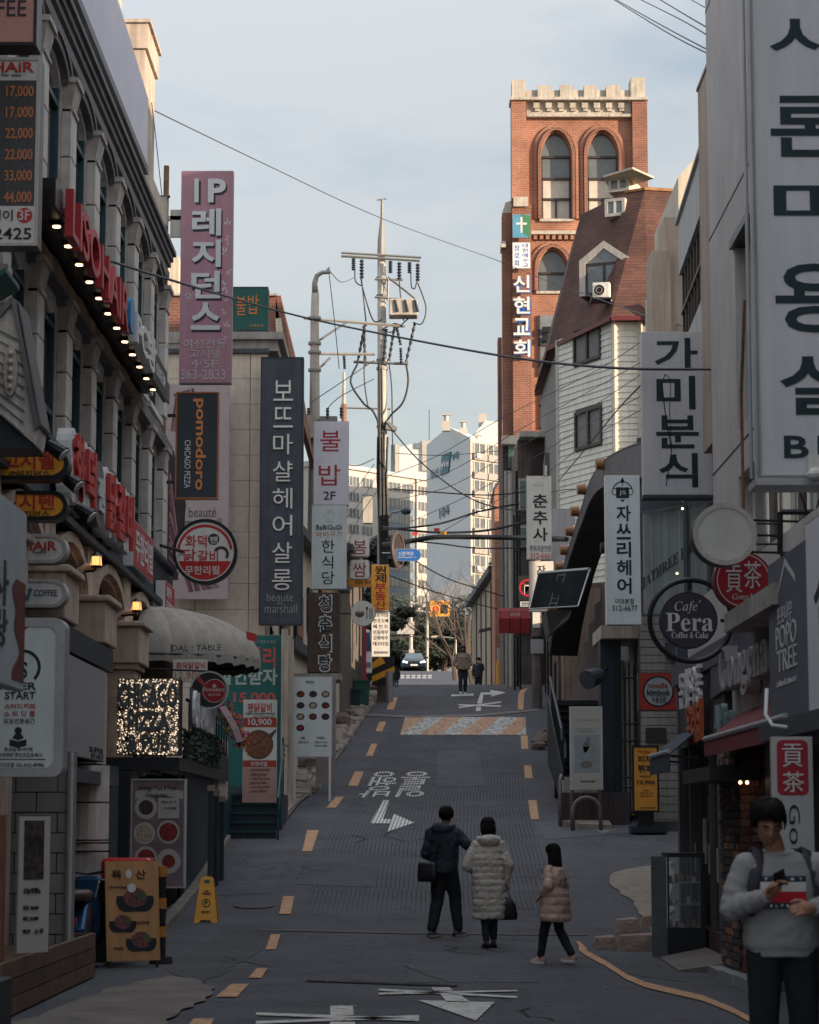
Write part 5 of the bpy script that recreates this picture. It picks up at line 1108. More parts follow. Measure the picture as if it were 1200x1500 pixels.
# dormers
def dormer(px0,px1,py0,py1,D,depth,label,gable,base=None):
    a=P(px0,py1,D);b=P(px1,py0,D);yaw=Vector((.93,-.36,0)).normalized();w_=(b.x-a.x)/.93;Fm=Frame((a.x,D+.3,a.z),yaw,w_,b.z-a.z);f=[]
    m=MB();o=[(0,0),(w_,0),(w_,Fm.h*.66),(w_*.5,Fm.h),(0,Fm.h*.66)]if gable else [(0,0),(w_,0),(w_,Fm.h),(0,Fm.h)]
    slab(m,Fm,o,-depth,0);d_=m.build('dormer',shing if gable else cream,t)
    m=MB();k=.20 if gable else .10
    inn=[(k,.0),(w_-k,.0),(w_-k,Fm.h*.60),(w_*.5,Fm.h*.86),(k,Fm.h*.60)]if gable else [(k,k),(w_-k,k),(w_-k,Fm.h-k),(k,Fm.h-k)]
    if gable:
        oo=o[1:]+o[:1];ii=inn[1:]+inn[:1];m.band([Fm.pt(x,y,.08)for x,y in oo],[Fm.pt(x,y,.08)for x,y in ii],Fm.n*-.1)
    else:m.band([Fm.pt(x,y,.06)for x,y in o+o[:1]],[Fm.pt(x,y,.06)for x,y in inn+inn[:1]],Fm.n*-.08)
    m.build('trim',trimw,d_)
    m=MB();slab(m,Fm,inn,.001,.02);m.build('pane',glassm,d_)
    m=MB();hh=Fm.h*.6 if gable else Fm.h-k
    rectf(m,Fm,(w_/2-.04,k if not gable else .05,w_/2+.04,hh),.021,.05)
    if gable:rectf(m,Fm,(k,hh-.08,w_-k,hh),.021,.05);rectf(m,Fm,(k,.0,w_-k,.1),.021,.05);rectf(m,Fm,(k,.1,k+.07,hh-.08),.021,.05);rectf(m,Fm,(w_-k-.07,.1,w_-k,hh-.08),.021,.05)
    m.build('window_frame',wf if gable else whiteb,d_);return d_
dormer(851,920,353,432,76.2,2.4,'',True)
dormer(888,916,289,315,77.1,1.4,'',False);dormer(893,922,258,279,78.4,1.4,'',False)
m=MB();a=P(884,262,78.3);b=P(925,252,78.0);m.prism([(a.x,78.3,a.z+.05),(b.x,77.6,b.z),(b.x+.75,77.9,b.z-.25),(a.x+.4,80,a.z)],(0,0,.07));m.build('dormer_roof',cream,t)
t=thing('air_conditioner','boxy white outdoor air conditioner hung below the large dormer','air conditioner',P(880,438,75.2))
a=P(868,437,75.0);b=P(893,414,75.0);F=Frame((a.x,75.0,a.z),(.97,-.22,0),(b.x-a.x),b.z-a.z);m=MB();slab(m,F,[(0,0),(F.w,0),(F.w,F.h),(0,F.h)],-.3,0);m.build('casing',whiteb,t,bevel=.02)
m=MB();disc(m,F,F.w*.4,F.h*.5,.17,.003,.012,20);m.build('fan_grille',black,t);m=MB();ringm(m,F,F.w*.4,F.h*.5,.17,.19,.003,.03);ringm(m,F,F.w*.4,F.h*.5,.09,.1,.013,.03);m.build('fan_ring',greyp,t)
m=MB();m.tube([P(890,438,75.1),P(900,442,75.1),P(912,438,75.1),P(922,424,75.3)],.035,6);m.build('white_hose',whiteb,t);m=MB();m.box(a.x-.05,b.x+.05,74.8,75.5,a.z-.06,a.z-.001);m.build('bracket',blackm,t)
# ---------------------------------------------------------------- church tower
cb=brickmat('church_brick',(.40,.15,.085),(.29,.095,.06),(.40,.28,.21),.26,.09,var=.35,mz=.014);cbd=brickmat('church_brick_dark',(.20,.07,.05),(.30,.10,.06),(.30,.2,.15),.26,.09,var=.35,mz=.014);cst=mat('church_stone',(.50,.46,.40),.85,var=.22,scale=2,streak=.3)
CD=110
t=thing('church_tower','orange brick church tower with lancet windows and a crenellated white parapet','church',P(850,700,CD))
X_=lambda px:P(px,300,CD).x
Z_=lambda py:P(700,py,CD).z
rec=CD+.35
def lancet(cx0,cx1,yt,yb,ysp):
    x0,x1,zb,zt,zs=X_(cx0),X_(cx1),Z_(yb),Z_(yt),Z_(ysp);w_=x1-x0;pts=[]
    for i in range(9):q=i/8;pts.append((x0+w_/2*q*(.55+.45*q)if False else x0+w_/2*(1-cos(q*pi/2))**.9,zs+(zt-zs)*sin(q*pi/2)**.95))
    return [(x0,zb)]+pts+[(x1-(p[0]-x0),p[1])for p in pts[::-1][1:]]+[(x1,zb)]
def recwall(px0,px1,py0,py1,wins_):
    """wall panel between pixel limits with lancet holes, cut into columns"""
    m=MB();xs_=X_(px0),X_(px1);z0,z1=Z_(py1),Z_(py0);x=xs_[0]
    for wn in sorted(wins_,key=lambda q:q[0][0]):
        m.box(x,wn[0][0],rec,rec+.4,z0,z1);L_=wn;k=len(L_)//2
        m.box(L_[0][0],L_[-1][0],rec,rec+.4,z0,L_[0][1])
        for p,q in zip(L_[1:-1],L_[2:-1]):
            if abs(p[0]-q[0])>1e-6:m.prism([(p[0],rec,p[1]),(q[0],rec,q[1]),(q[0],rec,z1),(p[0],rec,z1)],(0,.4,0))
        x=L_[-1][0]
    m.box(x,xs_[1],rec,rec+.4,z0,z1);return m
w1=lancet(794,838,190,318,228);w2=lancet(862,907,190,318,228);w3=lancet(788,832,362,424,396)
recwall(772,928,169,338,[w1,w2]).build('brick_wall',cb,t)
recwall(772,928,338,660,[w3]).build('brick_wall',cb,t)
for (a,b,y0,y1,dy)in ((750,772,147,290,0),(928,950,147,420,0),(750,778,300,700,.1)):
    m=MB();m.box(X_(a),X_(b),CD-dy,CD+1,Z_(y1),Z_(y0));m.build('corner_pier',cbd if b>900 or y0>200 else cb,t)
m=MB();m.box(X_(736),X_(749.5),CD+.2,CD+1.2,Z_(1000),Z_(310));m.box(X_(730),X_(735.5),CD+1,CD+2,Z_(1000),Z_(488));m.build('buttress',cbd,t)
m=MB();m.prism([(X_(736),CD+.2,Z_(310)),(X_(749.5),CD+.2,Z_(310)),(X_(749.5),CD+.2,Z_(292)),(X_(741),CD+.2,Z_(295))],(0,1,0));m.box(X_(752),X_(773),CD-.25,CD+.3,Z_(304),Z_(290));m.box(X_(734),X_(741),CD,CD+1.3,Z_(362),Z_(353));m.build('buttress_cap',cst,t)
m=MB();m.box(X_(748),X_(951),CD-.15,CD+1.2,Z_(147),Z_(143));m.box(X_(772.2),X_(927.8),CD+.1,CD+1,Z_(142.9),Z_(131));m.build('parapet',cst,t)
for (a,b,y)in ((751,771,117),(926,947,114),(789,808,125),(822,842,125),(857,876,125),(890,911,125)):m=MB();m.box(X_(a),X_(b),CD-.05,CD+1.05,Z_(143),Z_(y));m.build('merlon',cst,t)
m=MB();m.box(X_(773),X_(927),CD+.25,CD+.6,Z_(166),Z_(147.2));m.build('frieze',cst,t)
for k in range(8):m=MB();x=783+k*17.8;m.box(X_(x),X_(x+9),CD+.08,CD+.24,Z_(157),Z_(149));m.box(X_(x+2),X_(x+9),CD+.14,CD+.24,Z_(161),Z_(157.2));m.build('dentil',cst,t)
m=MB();m.box(X_(773),X_(927),CD+.05,CD+.6,Z_(170),Z_(166.2));m.build('string_course',cst,t)
m=MB();m.box(X_(778),X_(927),CD+.1,CD+.34,Z_(342),Z_(337));m.build('string_course',cst,t)
for k in range(16):m=MB();x=782+k*9;m.box(X_(x),X_(x+5),CD+.16,CD+.345,Z_(349),Z_(343));m.build('brick_dentil',cb,t)
for W_,big in ((w1,1),(w2,1),(w3,0)):
    for gr,dd in ((.17,.05),(.34,-.06)):
        cx=(W_[0][0]+W_[-1][0])/2;hw=(W_[-1][0]-W_[0][0])/2;sc=(hw+gr)/hw
        o=[(cx+(p[0]-cx)*sc,p[1]+(gr if i not in (0,len(W_)-1)else 0))for i,p in enumerate(W_)];sc2=(hw+gr-.13)/hw;o2=[(cx+(p[0]-cx)*sc2,p[1]+(gr-.13 if i not in (0,len(W_)-1)else 0))for i,p in enumerate(W_)]
        m=MB();m.band([(x,rec-.17+dd*-1,z)for x,z in o],[(x,rec-.17-dd,z)for x,z in o2],(0,.18+dd,0));m.build('arch_moulding',cbd if gr<.2 else cb,t)
    m=MB();m.prism([(x,rec+.32,z)for x,z in W_],(0,.03,0));f_=m.build('pane',mat('church_glass',(.13,.15,.15),.05,spec=.8,bump=0),t)
    m=MB();a,b=W_[0][0],W_[-1][0];zs_=[Z_(225),Z_(257),Z_(287)]if big else [Z_(396)]
    for z in zs_:m.box(a,b,rec+.22,rec+.3,z-.05,z+.05)
    if big:m.box((a+b)/2-.04,(a+b)/2+.04,rec+.22,rec+.3,Z_(318),Z_(287)-.05)
    m.box(a,a+.07,rec+.22,rec+.3,W_[0][1],W_[1][1]-.0);m.box(b-.07,b,rec+.22,rec+.3,W_[0][1],W_[1][1]);m.box(a+.07,b-.07,rec+.22,rec+.3,W_[0][1],W_[0][1]+.08);m.build('window_bars',wf,t)
    m=MB();m.box(a-.1,b+.1,rec-.12,rec+.2,W_[0][1]-.14,W_[0][1]-.01);m.build('sill',cst,t)
    if big:m=MB();m.box(a+.1,b-.1,rec+.312,rec+.318,Z_(316),Z_(259));m.build('curtain',curtain,t)
for (a,b,y0,y1)in ((789,816,460,548),(790,816,560,626)):
    m=MB();m.box(X_(a),X_(b+20),rec-.04,rec-.003,Z_(y1),Z_(y0));f_=m.build('lower_window',glassm,t);m=MB();m.box(X_(a)-.05,X_(b+20),rec-.1,rec-.041,Z_(y1)-.05,Z_(y1)+.05);m.box(X_(a)-.05,X_(a)+.05,rec-.1,rec-.041,Z_(y1),Z_(y0));m.box(X_(a)-.05,X_(b+20),rec-.1,rec-.041,Z_((y0+y1)/2)-.04,Z_((y0+y1)/2)+.04);m.build('window_frame',wf,f_)
for y in (480,492,525):m=MB();m.box(X_(793),X_(805),rec-.6,rec-.11,Z_(y+8),Z_(y));m.build('wall_unit',blackm,t)
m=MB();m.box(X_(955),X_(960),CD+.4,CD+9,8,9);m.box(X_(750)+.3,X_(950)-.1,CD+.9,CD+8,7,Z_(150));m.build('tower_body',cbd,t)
# church signs
t,F=sign('church_emblem','blue and green emblem board with a white cross on the church','sign',(751,314,777,348),CD-.5,.12,mat('emblem_blue',(.08,.28,.42),.5),steel)
m=MB();slab(m,F,[pc(F,764,314),pc(F,777,316),pc(F,777,349),pc(F,764,340)],.003,.006);m.build('green_half',mat('emblem_green',(.05,.19,.10),.5),t)
m=MB();rectf(m,F,(762.5,318,765.5,341),.007,.012);rectf(m,F,(756,326,762.4,329),.007,.012);rectf(m,F,(765.6,326,772,329),.007,.012);m.build('cross',whitet,t)
sign('church_name_board','small white board with blue Korean columns under the emblem','sign',(751,355,777,393),CD-.5,.1,white,steel,[(bluep,.01,[('대한예수교',(765,356,775,392),'stack'),('장로회',(753,358,762,391),'stack')])])
t=thing('church_letters','four large white letters with blue edges down the church corner','letter sign',P(764,525,CD-.4));F=front((752,402,777,526),CD-.35)
letters(t,F,[(c,(753.5,405+i*31.5,777.5,430+i*31.5))for i,c in enumerate('신현교회')],bluep,th=.1,d=0,bold=.05,name='blue_edge');letters(t,F,[(c,(752.5,404+i*31.5,776,429+i*31.5))for i,c in enumerate('신현교회')],whitet,th=.05,d=.105,bold=.02)
# ---------------------------------------------------------------- buildings between
t=thing('brown_shop_house','dark brown brick house with a white fascia between church and white house','building',(4.5,88,6))
XD=lambda px,D:P(px,600,D).x
m=MB();m.box(XD(779,86),XD(830,86),86,92,5,P(0,640,86).z);m.build('wall',brickmat('dark_brick',(.085,.045,.045),(.06,.035,.035),(.05,.04,.04)),t)
m=MB();m.box(XD(762,86)-.05,XD(818,86),85.6,92,P(0,642,86).z,P(0,634,86).z);m.build('white_fascia',trimw,t)
m=MB();m.box(XD(758,86.5),XD(779,86.5),86.5,92,5,P(0,641,86).z);m.build('side_wall',mat('brown_grey_wall',(.14,.11,.10),.9,var=.25,streak=.3),t)
for (y0,y1)in ((699,745),(768,800),(880,925)):
    m=MB();m.box(XD(759.5,86.4),XD(770,86.4),86.3,86.49,P(0,y1,86).z,P(0,y0,86).z);f_=m.build('window_frame',trimw,t);m=MB();m.box(XD(761,86.4),XD(768.5,86.4),86.25,86.29,P(0,y1-3,86).z,P(0,y0+4,86).z);m.build('pane',mat('green_glass',(.09,.15,.14),.15,spec=.8),f_)
t=thing('glazed_lightwell','narrow light well with green glass top between brick walls','building',(3.8,92,6))
m=MB();m.box(XD(736,92),XD(758,92),92,96,5,P(0,652,92).z);m.build('wall',mat('brown_wall',(.12,.09,.08),.9,var=.25,streak=.3),t)
m=MB();m.box(XD(744,91.8),XD(762,91.8),91.6,91.95,P(0,688,92).z,P(0,655,92).z);m.build('pane',mat('greenish_glass',(.05,.10,.09),.15,spec=.8),t)
m=MB();m.box(XD(735,91.5),XD(762,91.5),91.3,92,P(0,654,92).z,P(0,642,92).z);m.build('white_cap',trimw,t)
for x,wd,mm in ((747,.10,trimw),(741,.07,concrete),(756,.05,blackm)):
    m=MB();m.tube([(XD(x,84),84,zg(84)-.2),(XD(x,84),84,P(0,690,84).z)],wd,8);one(m,'vertical_pipe',{747:'white downpipe by the glazed light well',741:'grey weathered riser pipe left of the white downpipe',756:'thin black riser pipe right of the white downpipe'}[x],'pipe',mm)
t=thing('black_ladder','black steel wall ladder beside the white downpipe','ladder',(XD(755,82),82,zg(82)))
m=MB();
for x in (752,760):m.tube([(XD(x,82),82,zg(82)),(XD(x,82),82,P(0,755,82).z)],.04,6)
m.build('rails',blackm,t)
for k in range(13):m=MB();z=zg(82)+.6+k*.42;m.tube([(XD(752,82),82,z),(XD(760,82),82,z)],.025,5);m.build('rung',blackm,t)
t=thing('small_brick_gable','narrow sunlit orange brick gable with a dark eave','building',(3.6,100,7))
m=MB();m.box(XD(724,100),XD(736,100),100,104,6,P(0,712,100).z);m.prism([(XD(724,100),100,P(0,712,100).z),(XD(736,100),100,P(0,712,100).z),(XD(736,100),100,P(0,698,100).z)],(0,4,0));m.build('wall',cb,t)
m=MB();m.prism([(XD(722,100),99.8,P(0,716,100).z),(XD(736,100),99.8,P(0,694,100).z),(XD(736,100),99.8,P(0,698,100).z),(XD(723,100),99.8,P(0,720,100).z)],(0,4,0));m.build('eave',charcoal,t)
t=thing('cream_house','low cream house with a green tiled roof edge at the hilltop on the right','building',(4,112,8))
a=Vector((XD(690,122),122,0));b=Vector((XD(724,106),106,0));c=Vector((XD(760,104),104,0));zt=P(0,848,108).z
m=MB();m.prism([(a.x,a.y,6),(b.x,b.y,6),(b.x,b.y,zt),(a.x,a.y,zt)],(3,0,0));m.prism([(b.x,b.y,6),(c.x,c.y,6),(c.x,c.y,zt),(b.x,b.y,zt)],(0,3,0));m.build('wall',mat('cream_wall',(.42,.34,.25),.9,var=.15,streak=.15),t)
m=MB();m.prism([(a.x-.35,a.y,zt-.05),(b.x-.3,b.y-.4,zt+.05),(b.x-.3,b.y-.4,zt+.35),(a.x-.35,a.y,zt+.2)],(3.2,0,0));m.build('roof_edge',charcoal,t)
m=MB();m.prism([(b.x-.3,b.y-.5,zt+.35),(c.x,c.y-.4,zt+.42),(c.x,c.y+2.5,zt+.9),(b.x+.4,b.y+2.5,zt+.9)],(0,0,.12));m.build('green_roof',mat('green_tile_roof',(.03,.12,.10),.6),t)
for k in range(4):m=MB();D=108+k*3.3;x=a.x+(b.x-a.x)*(122-D)/16;m.box(x-.06,x+.05,D,D+.15,6.5,zt-.2);m.build('drain_strip',charcoal,t)
m=MB();x=XD(736,103);m.box(x-.2,XD(750,103),103,103.5,6,P(0,843,103).z);m.build('post_wall',concrete,t)
m=MB();q=P(712,925,104);m.prism([(q.x-.3,104,q.z),(q.x+.6,104,q.z+.2),(q.x+.6,104,q.z+.28),(q.x-.3,104,q.z+.08)],(0,1,0));m.build('door_hood',charcoal,t)
t=thing('lit_shop_sign','tiny red lit shop sign on the cream house','sign',P(731,945,102));m=MB();q=P(727,945,102);m.box(q.x,q.x+.26,102,102.1,q.z,q.z+.18);m.build('casing',black,t);m=MB();m.box(q.x+.03,q.x+.23,101.98,101.999,q.z+.05,q.z+.13);m.build('lit_face',mat('red_lit_face',(1,.08,.04),emit=1.2,bump=0),t)
# tan street-level fronts up the right side
t=thing('tan_shop_row','worn tan and brown shop fronts above the stairs on the right','building',(4.4,80,6))
rw=lambda D:3.9+.036*(D-62)
random.seed(21)
D=64.0;k=0
cl=[mat('tan_front',(.26,.19,.15),.85,var=.25,streak=.3),mat('grey_front',(.20,.185,.18),.85,var=.25,streak=.3),mat('brown_front',(.15,.10,.08),.85,var=.25,streak=.3),mat('cream_front',(.33,.28,.22),.85,var=.2,streak=.3)]
while D<104:
    w_=random.uniform(1.6,3.0);m=MB();rseg(m,D,D+w_,random.uniform(.0,.22),lambda d:zg(d)-.3,zg(D)+random.choice((3.0,3.4,4.2))if D<83 else zg(D)+5.2,1.5,rw);m.build('wall_bay',cl[k%4],t)
    if k%2:m=MB();rseg(m,D+.3,D+w_-.4,-.03,lambda d:zg(d)+.1,zg(D)+2.1,.05,rw);m.build('shop_glass',glassd,t)
    D+=w_+.01;k+=1
m=MB();rseg(m,83,104,.1,lambda d:zg(d)+3,14.5,2,rw);m.build('upper_wall',cl[1],t)
# right utility pole with its plates
t=thing('concrete_pole','weathered concrete pole on the right kerb below the small hanging signs','utility pole',(XD(784,75),75,zg(75)))
m=MB();x=XD(784,75);m.tube([(x,75,zg(75)-.3),(x,75,P(0,700,75).z)],[.17,.14],14);m.build('shaft',mat('grey_pole',(.17,.15,.14),.9,var=.3,streak=.3),t)
m=MB();m.box(x-.13,x+.10,74.80,74.83,zg(75)+2.5,zg(75)+3.0);m.build('paper_notice',whiteb,t);m=MB();m.box(x-.2,x+.2,74.78,74.82,P(0,958,75).z,P(0,937,75).z);m.build('metal_plate',steel,t)
for py in (895,905,935):m=MB();z=P(0,py,75).z;m.cyl((x,75,z),(x,75,z+.05),.19,.19,12);m.build('band',blackm,t)
t,F=sign('tailor_sign','white vertical sign with dark Korean brush letters and a red phone number','sign',(772,697,808,819),70,.2,whiteb,greyp,[(blackt,.02,[(c,(781,724+i*24.5,802,744+i*24.5))for i,c in enumerate('춘추사')]),(mat('blue_grey_print',(.10,.13,.20),.5),.01,[('학위가운전문',(776,799,807,808))]),(redt,.0,[('312-6661',(777,810,808,818))])])
m=MB();cx,cy=pc(F,790,711);ringm(m,F,cx,cy-.05,.15,.135,a0=0,a1=pi);rectf(m,F,(782,710,798,711.5));rectf(m,F,(788,704,789,716));m.build('emblem_print',greyt,t)
m=MB();m.tube([P(799,697,70),P(799,682,70)],.05,6);m.build('hanger',steel,t)
t,F=sign('second_vertical_sign','dirty vertical sign partly hidden behind the tinted canopy','sign',(776,822,811,896),71,.2,whiteb,greyp,[(blackt,.01,[('자',(787,828,800,840)),('이',(787,872,800,888))])])
m=MB();a=P(806,750,71.5);m.box(a.x,a.x+.75,71.5,71.9,P(0,835,71.5).z,P(0,745,71.5).z);one(m,'blue_grey_duct','blue grey metal duct behind the white tailor sign','duct',mat('blue_grey_metal',(.08,.10,.14),.5,streak=.2))
t,F=sign('no_entry_sign','black sign with a red prohibition ring on the right kerb','traffic sign',(759,843,789,880),74,.05,black,blackm,[(whitet,0,[('↱',(768,853,778,870))],'arrow_print')])
m=MB();cx,cy=pc(F,773,861);ringm(m,F,cx,cy,.27,.21);slab(m,F,[(cx-.17,cy+.13),(cx-.13,cy+.17),(cx+.17,cy-.13),(cx+.13,cy-.17)],.003,.007);m.build('red_ring',mat('traffic_red',(.45,.02,.03),.4),t)
sign('supplement_plate','small white plate with black Korean words under the prohibition sign','traffic sign',(762,881,789,889),74,.04,white,steel,[(blackt,.01,[('일방통행',(764,882,780,888))])])
t=thing('red_awning','small dark red rounded awning over a shop up the right side','awning',P(752,925,79));a=P(731,930,79);b=P(776,930,79);zt=P(0,889,79).z;zb=a.z
m=MB();pr_=[(zb,78.4),(zb+.5,78.4),(zt-.15,78.75),(zt,79.4)]
for (z0,d0),(z1,d1)in zip(pr_,pr_[1:]):m.add([(a.x,d0,z0),(b.x,d0,z0),(b.x,d1,z1),(a.x+.0,d1,z1)],[(0,1,2,3)]);
m.add([(a.x,d,z)for z,d in pr_]+[(a.x,79.4,zb)],[(0,1,2,3,4)]);m.build('canvas',mat('awning_red',(.24,.02,.025),.8,var=.15),t)
for k in range(4):m=MB();x=a.x+(b.x-a.x)*k/3;m.tube([(x,d-.01,z+.005)for z,d in pr_],.012,4);m.build('frame_rib',blackm,t)
letters(t,Frame((a.x,78.39,zb),(1,0,0),b.x-a.x,.5),[('SHOP',(.35,.58,.7,.68))],greyt,bold=0)
t=thing('tinted_canopy','dark tinted slanted glass canopy with a pale edge over the stairs','canopy',P(830,870,58))
q=[P(789,840,58.5),P(864,834,55.5),P(847,888,54.5),P(776,892,57.5)]
m=MB();m.prism(q,Vector((0,.04,.04)));m.build('tinted_glass',mat('tinted_canopy_glass',(.010,.013,.016),.8,spec=.04,var=.6,scale=2.2),t)
m=MB();
for i,r_ in ((0,.05),(1,.02),(2,.02),(3,.02)):m.tube([q[i],q[(i+1)%4]],r_,6)
m.build('edge_frame',steel,t)
m=MB();u=lambda s,v:(q[0]*(1-s)+q[1]*s)*(1-v)+(q[3]*(1-s)+q[2]*s)*v-Vector((0,.03,.01))
for s in (.42,.56):m.tube([u(s,.05),u(s,.98)],.025,4)
for k in range(7):m.tube([u(.42,.1+k*.13),u(.56,.1+k*.13)],.02,4)
m.build('ladder_reflection',charcoal,t)  # modelled bars imitate a ladder mirrored in the canopy glass
m=MB();m.prism([P(800,895,58),P(838,893,56),P(835,905,56),P(806,928,58)],(0,2.0,0));m.build('underside_box',navy,t)
# ---------------------------------------------------------------- curved-hood salon
t=thing('curved_hood_salon','purple brown salon building with a sweeping curved black hood','building',(4.6,54,3))
hx=lambda D:4.4-.047*(D-45)
dp=[(942,650),(925,655),(910,661),(899,667),(888,674),(878,685),(868,698),(858,722),(852,745),(845,765),(838,788),(830,812),(822,842),(815,875),(808,915),(803,950)]
for _ in range(2):dp=[dp[0]]+[c_ for a_,b_ in zip(dp,dp[1:])for c_ in ((a_[0]*.75+b_[0]*.25,a_[1]*.75+b_[1]*.25),(a_[0]*.25+b_[0]*.75,a_[1]*.25+b_[1]*.75))]+[dp[-1]]
A=[];Bq=[]
for px,py in dp:
    D=(4.4+.047*45)/((px-600)/FPX+.047);p=P(px,py,D);A.append(p);th=lerp([(800,.18),(845,.22),(870,.40),(905,.62),(945,.64)],px);Bq.append(p-Vector((-.03,0,th)))
m=MB();m.band(A,Bq,(.03,0,0));m.build('hood_fascia',mat('purple_brown_panel',(.16,.145,.155),.6,var=.15,streak=.2),t)
A2=[p+Vector((.75,.25,.0))for p in A];B2=[p+Vector((.75,.25,0))for p in Bq]
m=MB();m.band(Bq,[p+Vector((.0,0,0))for p in B2],(0,0,.04));m.build('hood_soffit',black,t)
m=MB();m.band([p+Vector((0,0,.01))for p in A],[p+Vector((0,0,.01))for p in A2],(0,0,.04));m.build('hood_top',charcoal,t)
sal=mat('salon_panel',(.22,.18,.185),.75,var=.15,streak=.15)
D=48.6
while D<62:
    zt_=lerp([(48,7.9),(50,8.0),(54,7.3),(57,6.4),(60,5.4),(62,4.6)],D)
    m=MB();x=hx(D)+.58;m.prism([(x,D,zg(D)-.3),(hx(D+1.18)+.58,D+1.18,zg(D)-.3),(hx(D+1.18)+.58,D+1.18,zt_),(x,D,zt_)],(.3,0,0));m.build('wall_panel',sal,t);D+=1.2
m=MB();m.box(5.3,12,52,62,2,8);m.build('core',sal,t)
for (px,py,r,D)in ((879,858,.36,50),(866,892,.36,51.5),(856,922,.34,53),(877,773,.13,52),(873,789,.13,53),(869,803,.13,54)):
    a=P(px,py,D);x=hx(D)+.56;m=MB();m.tube([(x,D,a.z),(x-.18,D,a.z),(x-.2,D,a.z)],[r,r,r*.8],20);m.build('round_vent',charcoal,t)
lampm=mat('amber_plastic_lamp',(.26,.11,.035),.4,var=.2);lp_=[(884,680),(856,717),(846,749),(838,778),(830,806),(823,830),(812,892)]
ordn=['topmost','second from the top','third from the top','middle','third from the bottom','second from the bottom','lowest one']
for i,(px,py)in enumerate(lp_):
    D=(4.4+.047*45)/((px-600)/FPX+.047);a=P(px,py,D)
    q=thing('hood_lamp','small amber drum lamp on the curved black hood edge, '+('the '+ordn[i]),'lamp',a,'amber lamps along the curved hood')
    m=MB();m.cyl(a+Vector((-.16,-.02,0)),a+Vector((.02,0,0)),.11,.13,12);m.build('lamp_shade',lampm,q);m=MB();m.cyl(a+Vector((.03,0,0)),a+Vector((.07,0,0)),.15,.15,12);m.build('base_plate',cream,q)
# salon vertical sign
t,F=sign('jathree_sign','tall cool white sign with a black crest and vertical Korean letters','sign',(889,696,937,915),45.0,.3,whitec,whiteb,[(blackt,.02,[(c,(904,741+i*26.5,924,764+i*26.5))for i,c in enumerate('자쓰리헤어')]),(blackt,.0,[('이대본점',(901,877,927,885)),('312-6677',(897,887,932,895))])])
m=MB();cx,cy=pc(F,913,722);rectf(m,F,(904,714,922,730));ringm(m,F,cx,cy+.02,.20,.18,a0=.3,a1=pi-.3);ringm(m,F,cx-.14,cy+.02,.07,.055);ringm(m,F,cx+.14,cy+.02,.07,.055);slab(m,F,[(cx-.05,cy+.2),(cx+.05,cy+.2),(cx,cy+.3)],.003,.006);rectf(m,F,(912.5,700,913.5,712));slab(m,F,[(cx-.05,cy-.13),(cx+.05,cy-.13),(cx,cy-.18)],.003,.006);m.build('crest_print',blackt,t)
letters(t,F,[('JS',(908,719,918,726))],whitet,bold=0,d=.008)
# curtain window
a=P(938,945,46.6);b=P(1042,945,44.7);F=Frame((a.x,a.y,P(940,945,46.6).z),(b.x-a.x,b.y-a.y,0),(b-a).length,P(940,730,44.5).z-P(940,945,46.6).z)
t=thing('curtained_window','large salon window with pale folded curtains and JATHREE HAIR lettering','window',F.pt(F.w/2,0))
m=MB();n=150;A=[];
for i in range(n+1):s=i/n;A.append(F.pt(F.w*s,.02,-.35+.05*sin(s*170)+.03*sin(s*61+1)))
m.band(A,[p+Vector((0,0,F.h-.04))for p in A],(0,.004,0));m.build('curtain',mat('pale_green_curtain',(.52,.55,.52),.8,var=.12),t,smooth=False)
gl=mat('clear_shop_glass',(.85,.9,.9),.03,spec=.25,bump=0,var=0,trans=.95);gl.node_tree.nodes['Principled BSDF'].inputs['IOR'].default_value=1.12
m=MB();rectf(m,F,(0,0,F.w*.72,F.h),-.01,0)if False else slab(m,F,[(0,0),(F.w,0),(F.w,F.h),(0,F.h)],-.012,0);m.build('pane',gl,t)
m=MB();
for s in (0,.68,1):slab(m,F,[(F.w*s-.05,0),(F.w*s+.05,0),(F.w*s+.05,F.h),(F.w*s-.05,F.h)],-.05,.03)
m.build('mullion',charcoal,t)
F2=Frame(F.pt(0,0,.01),F.r,F.w,F.h);F2.r=F.r+Vector((0,0,.36))
q=letters(t,F2,[('𝐉𝐀𝐓𝐇𝐑𝐄𝐄 𝐇𝐀𝐈𝐑',(.10,1.02,2.0,1.26))],mat('charcoal_vinyl',(.015,.015,.018),.6),bold=.0)
m=MB();slab(m,F,[(-.1,F.h),(F.w+.3,F.h),(F.w+.3,F.h+1.5),(-.1,F.h+1.5)],-.5,-.05);slab(m,F,[(-.1,-.3),(F.w+.3,-.3),(F.w+.3,0),(-.1,0)],-.6,-.05);slab(m,F,[(0,0),(F.w,0),(F.w,F.h),(0,F.h)],-.62,-.5);m.build('surround',charcoal,t)
for (px,py)in ((1000,745),(992,840)):a=P(px,py,43);m=MB();m.sphere(a,.022,n=8,m=6);m.build('warm_bulb',warmglow,t)
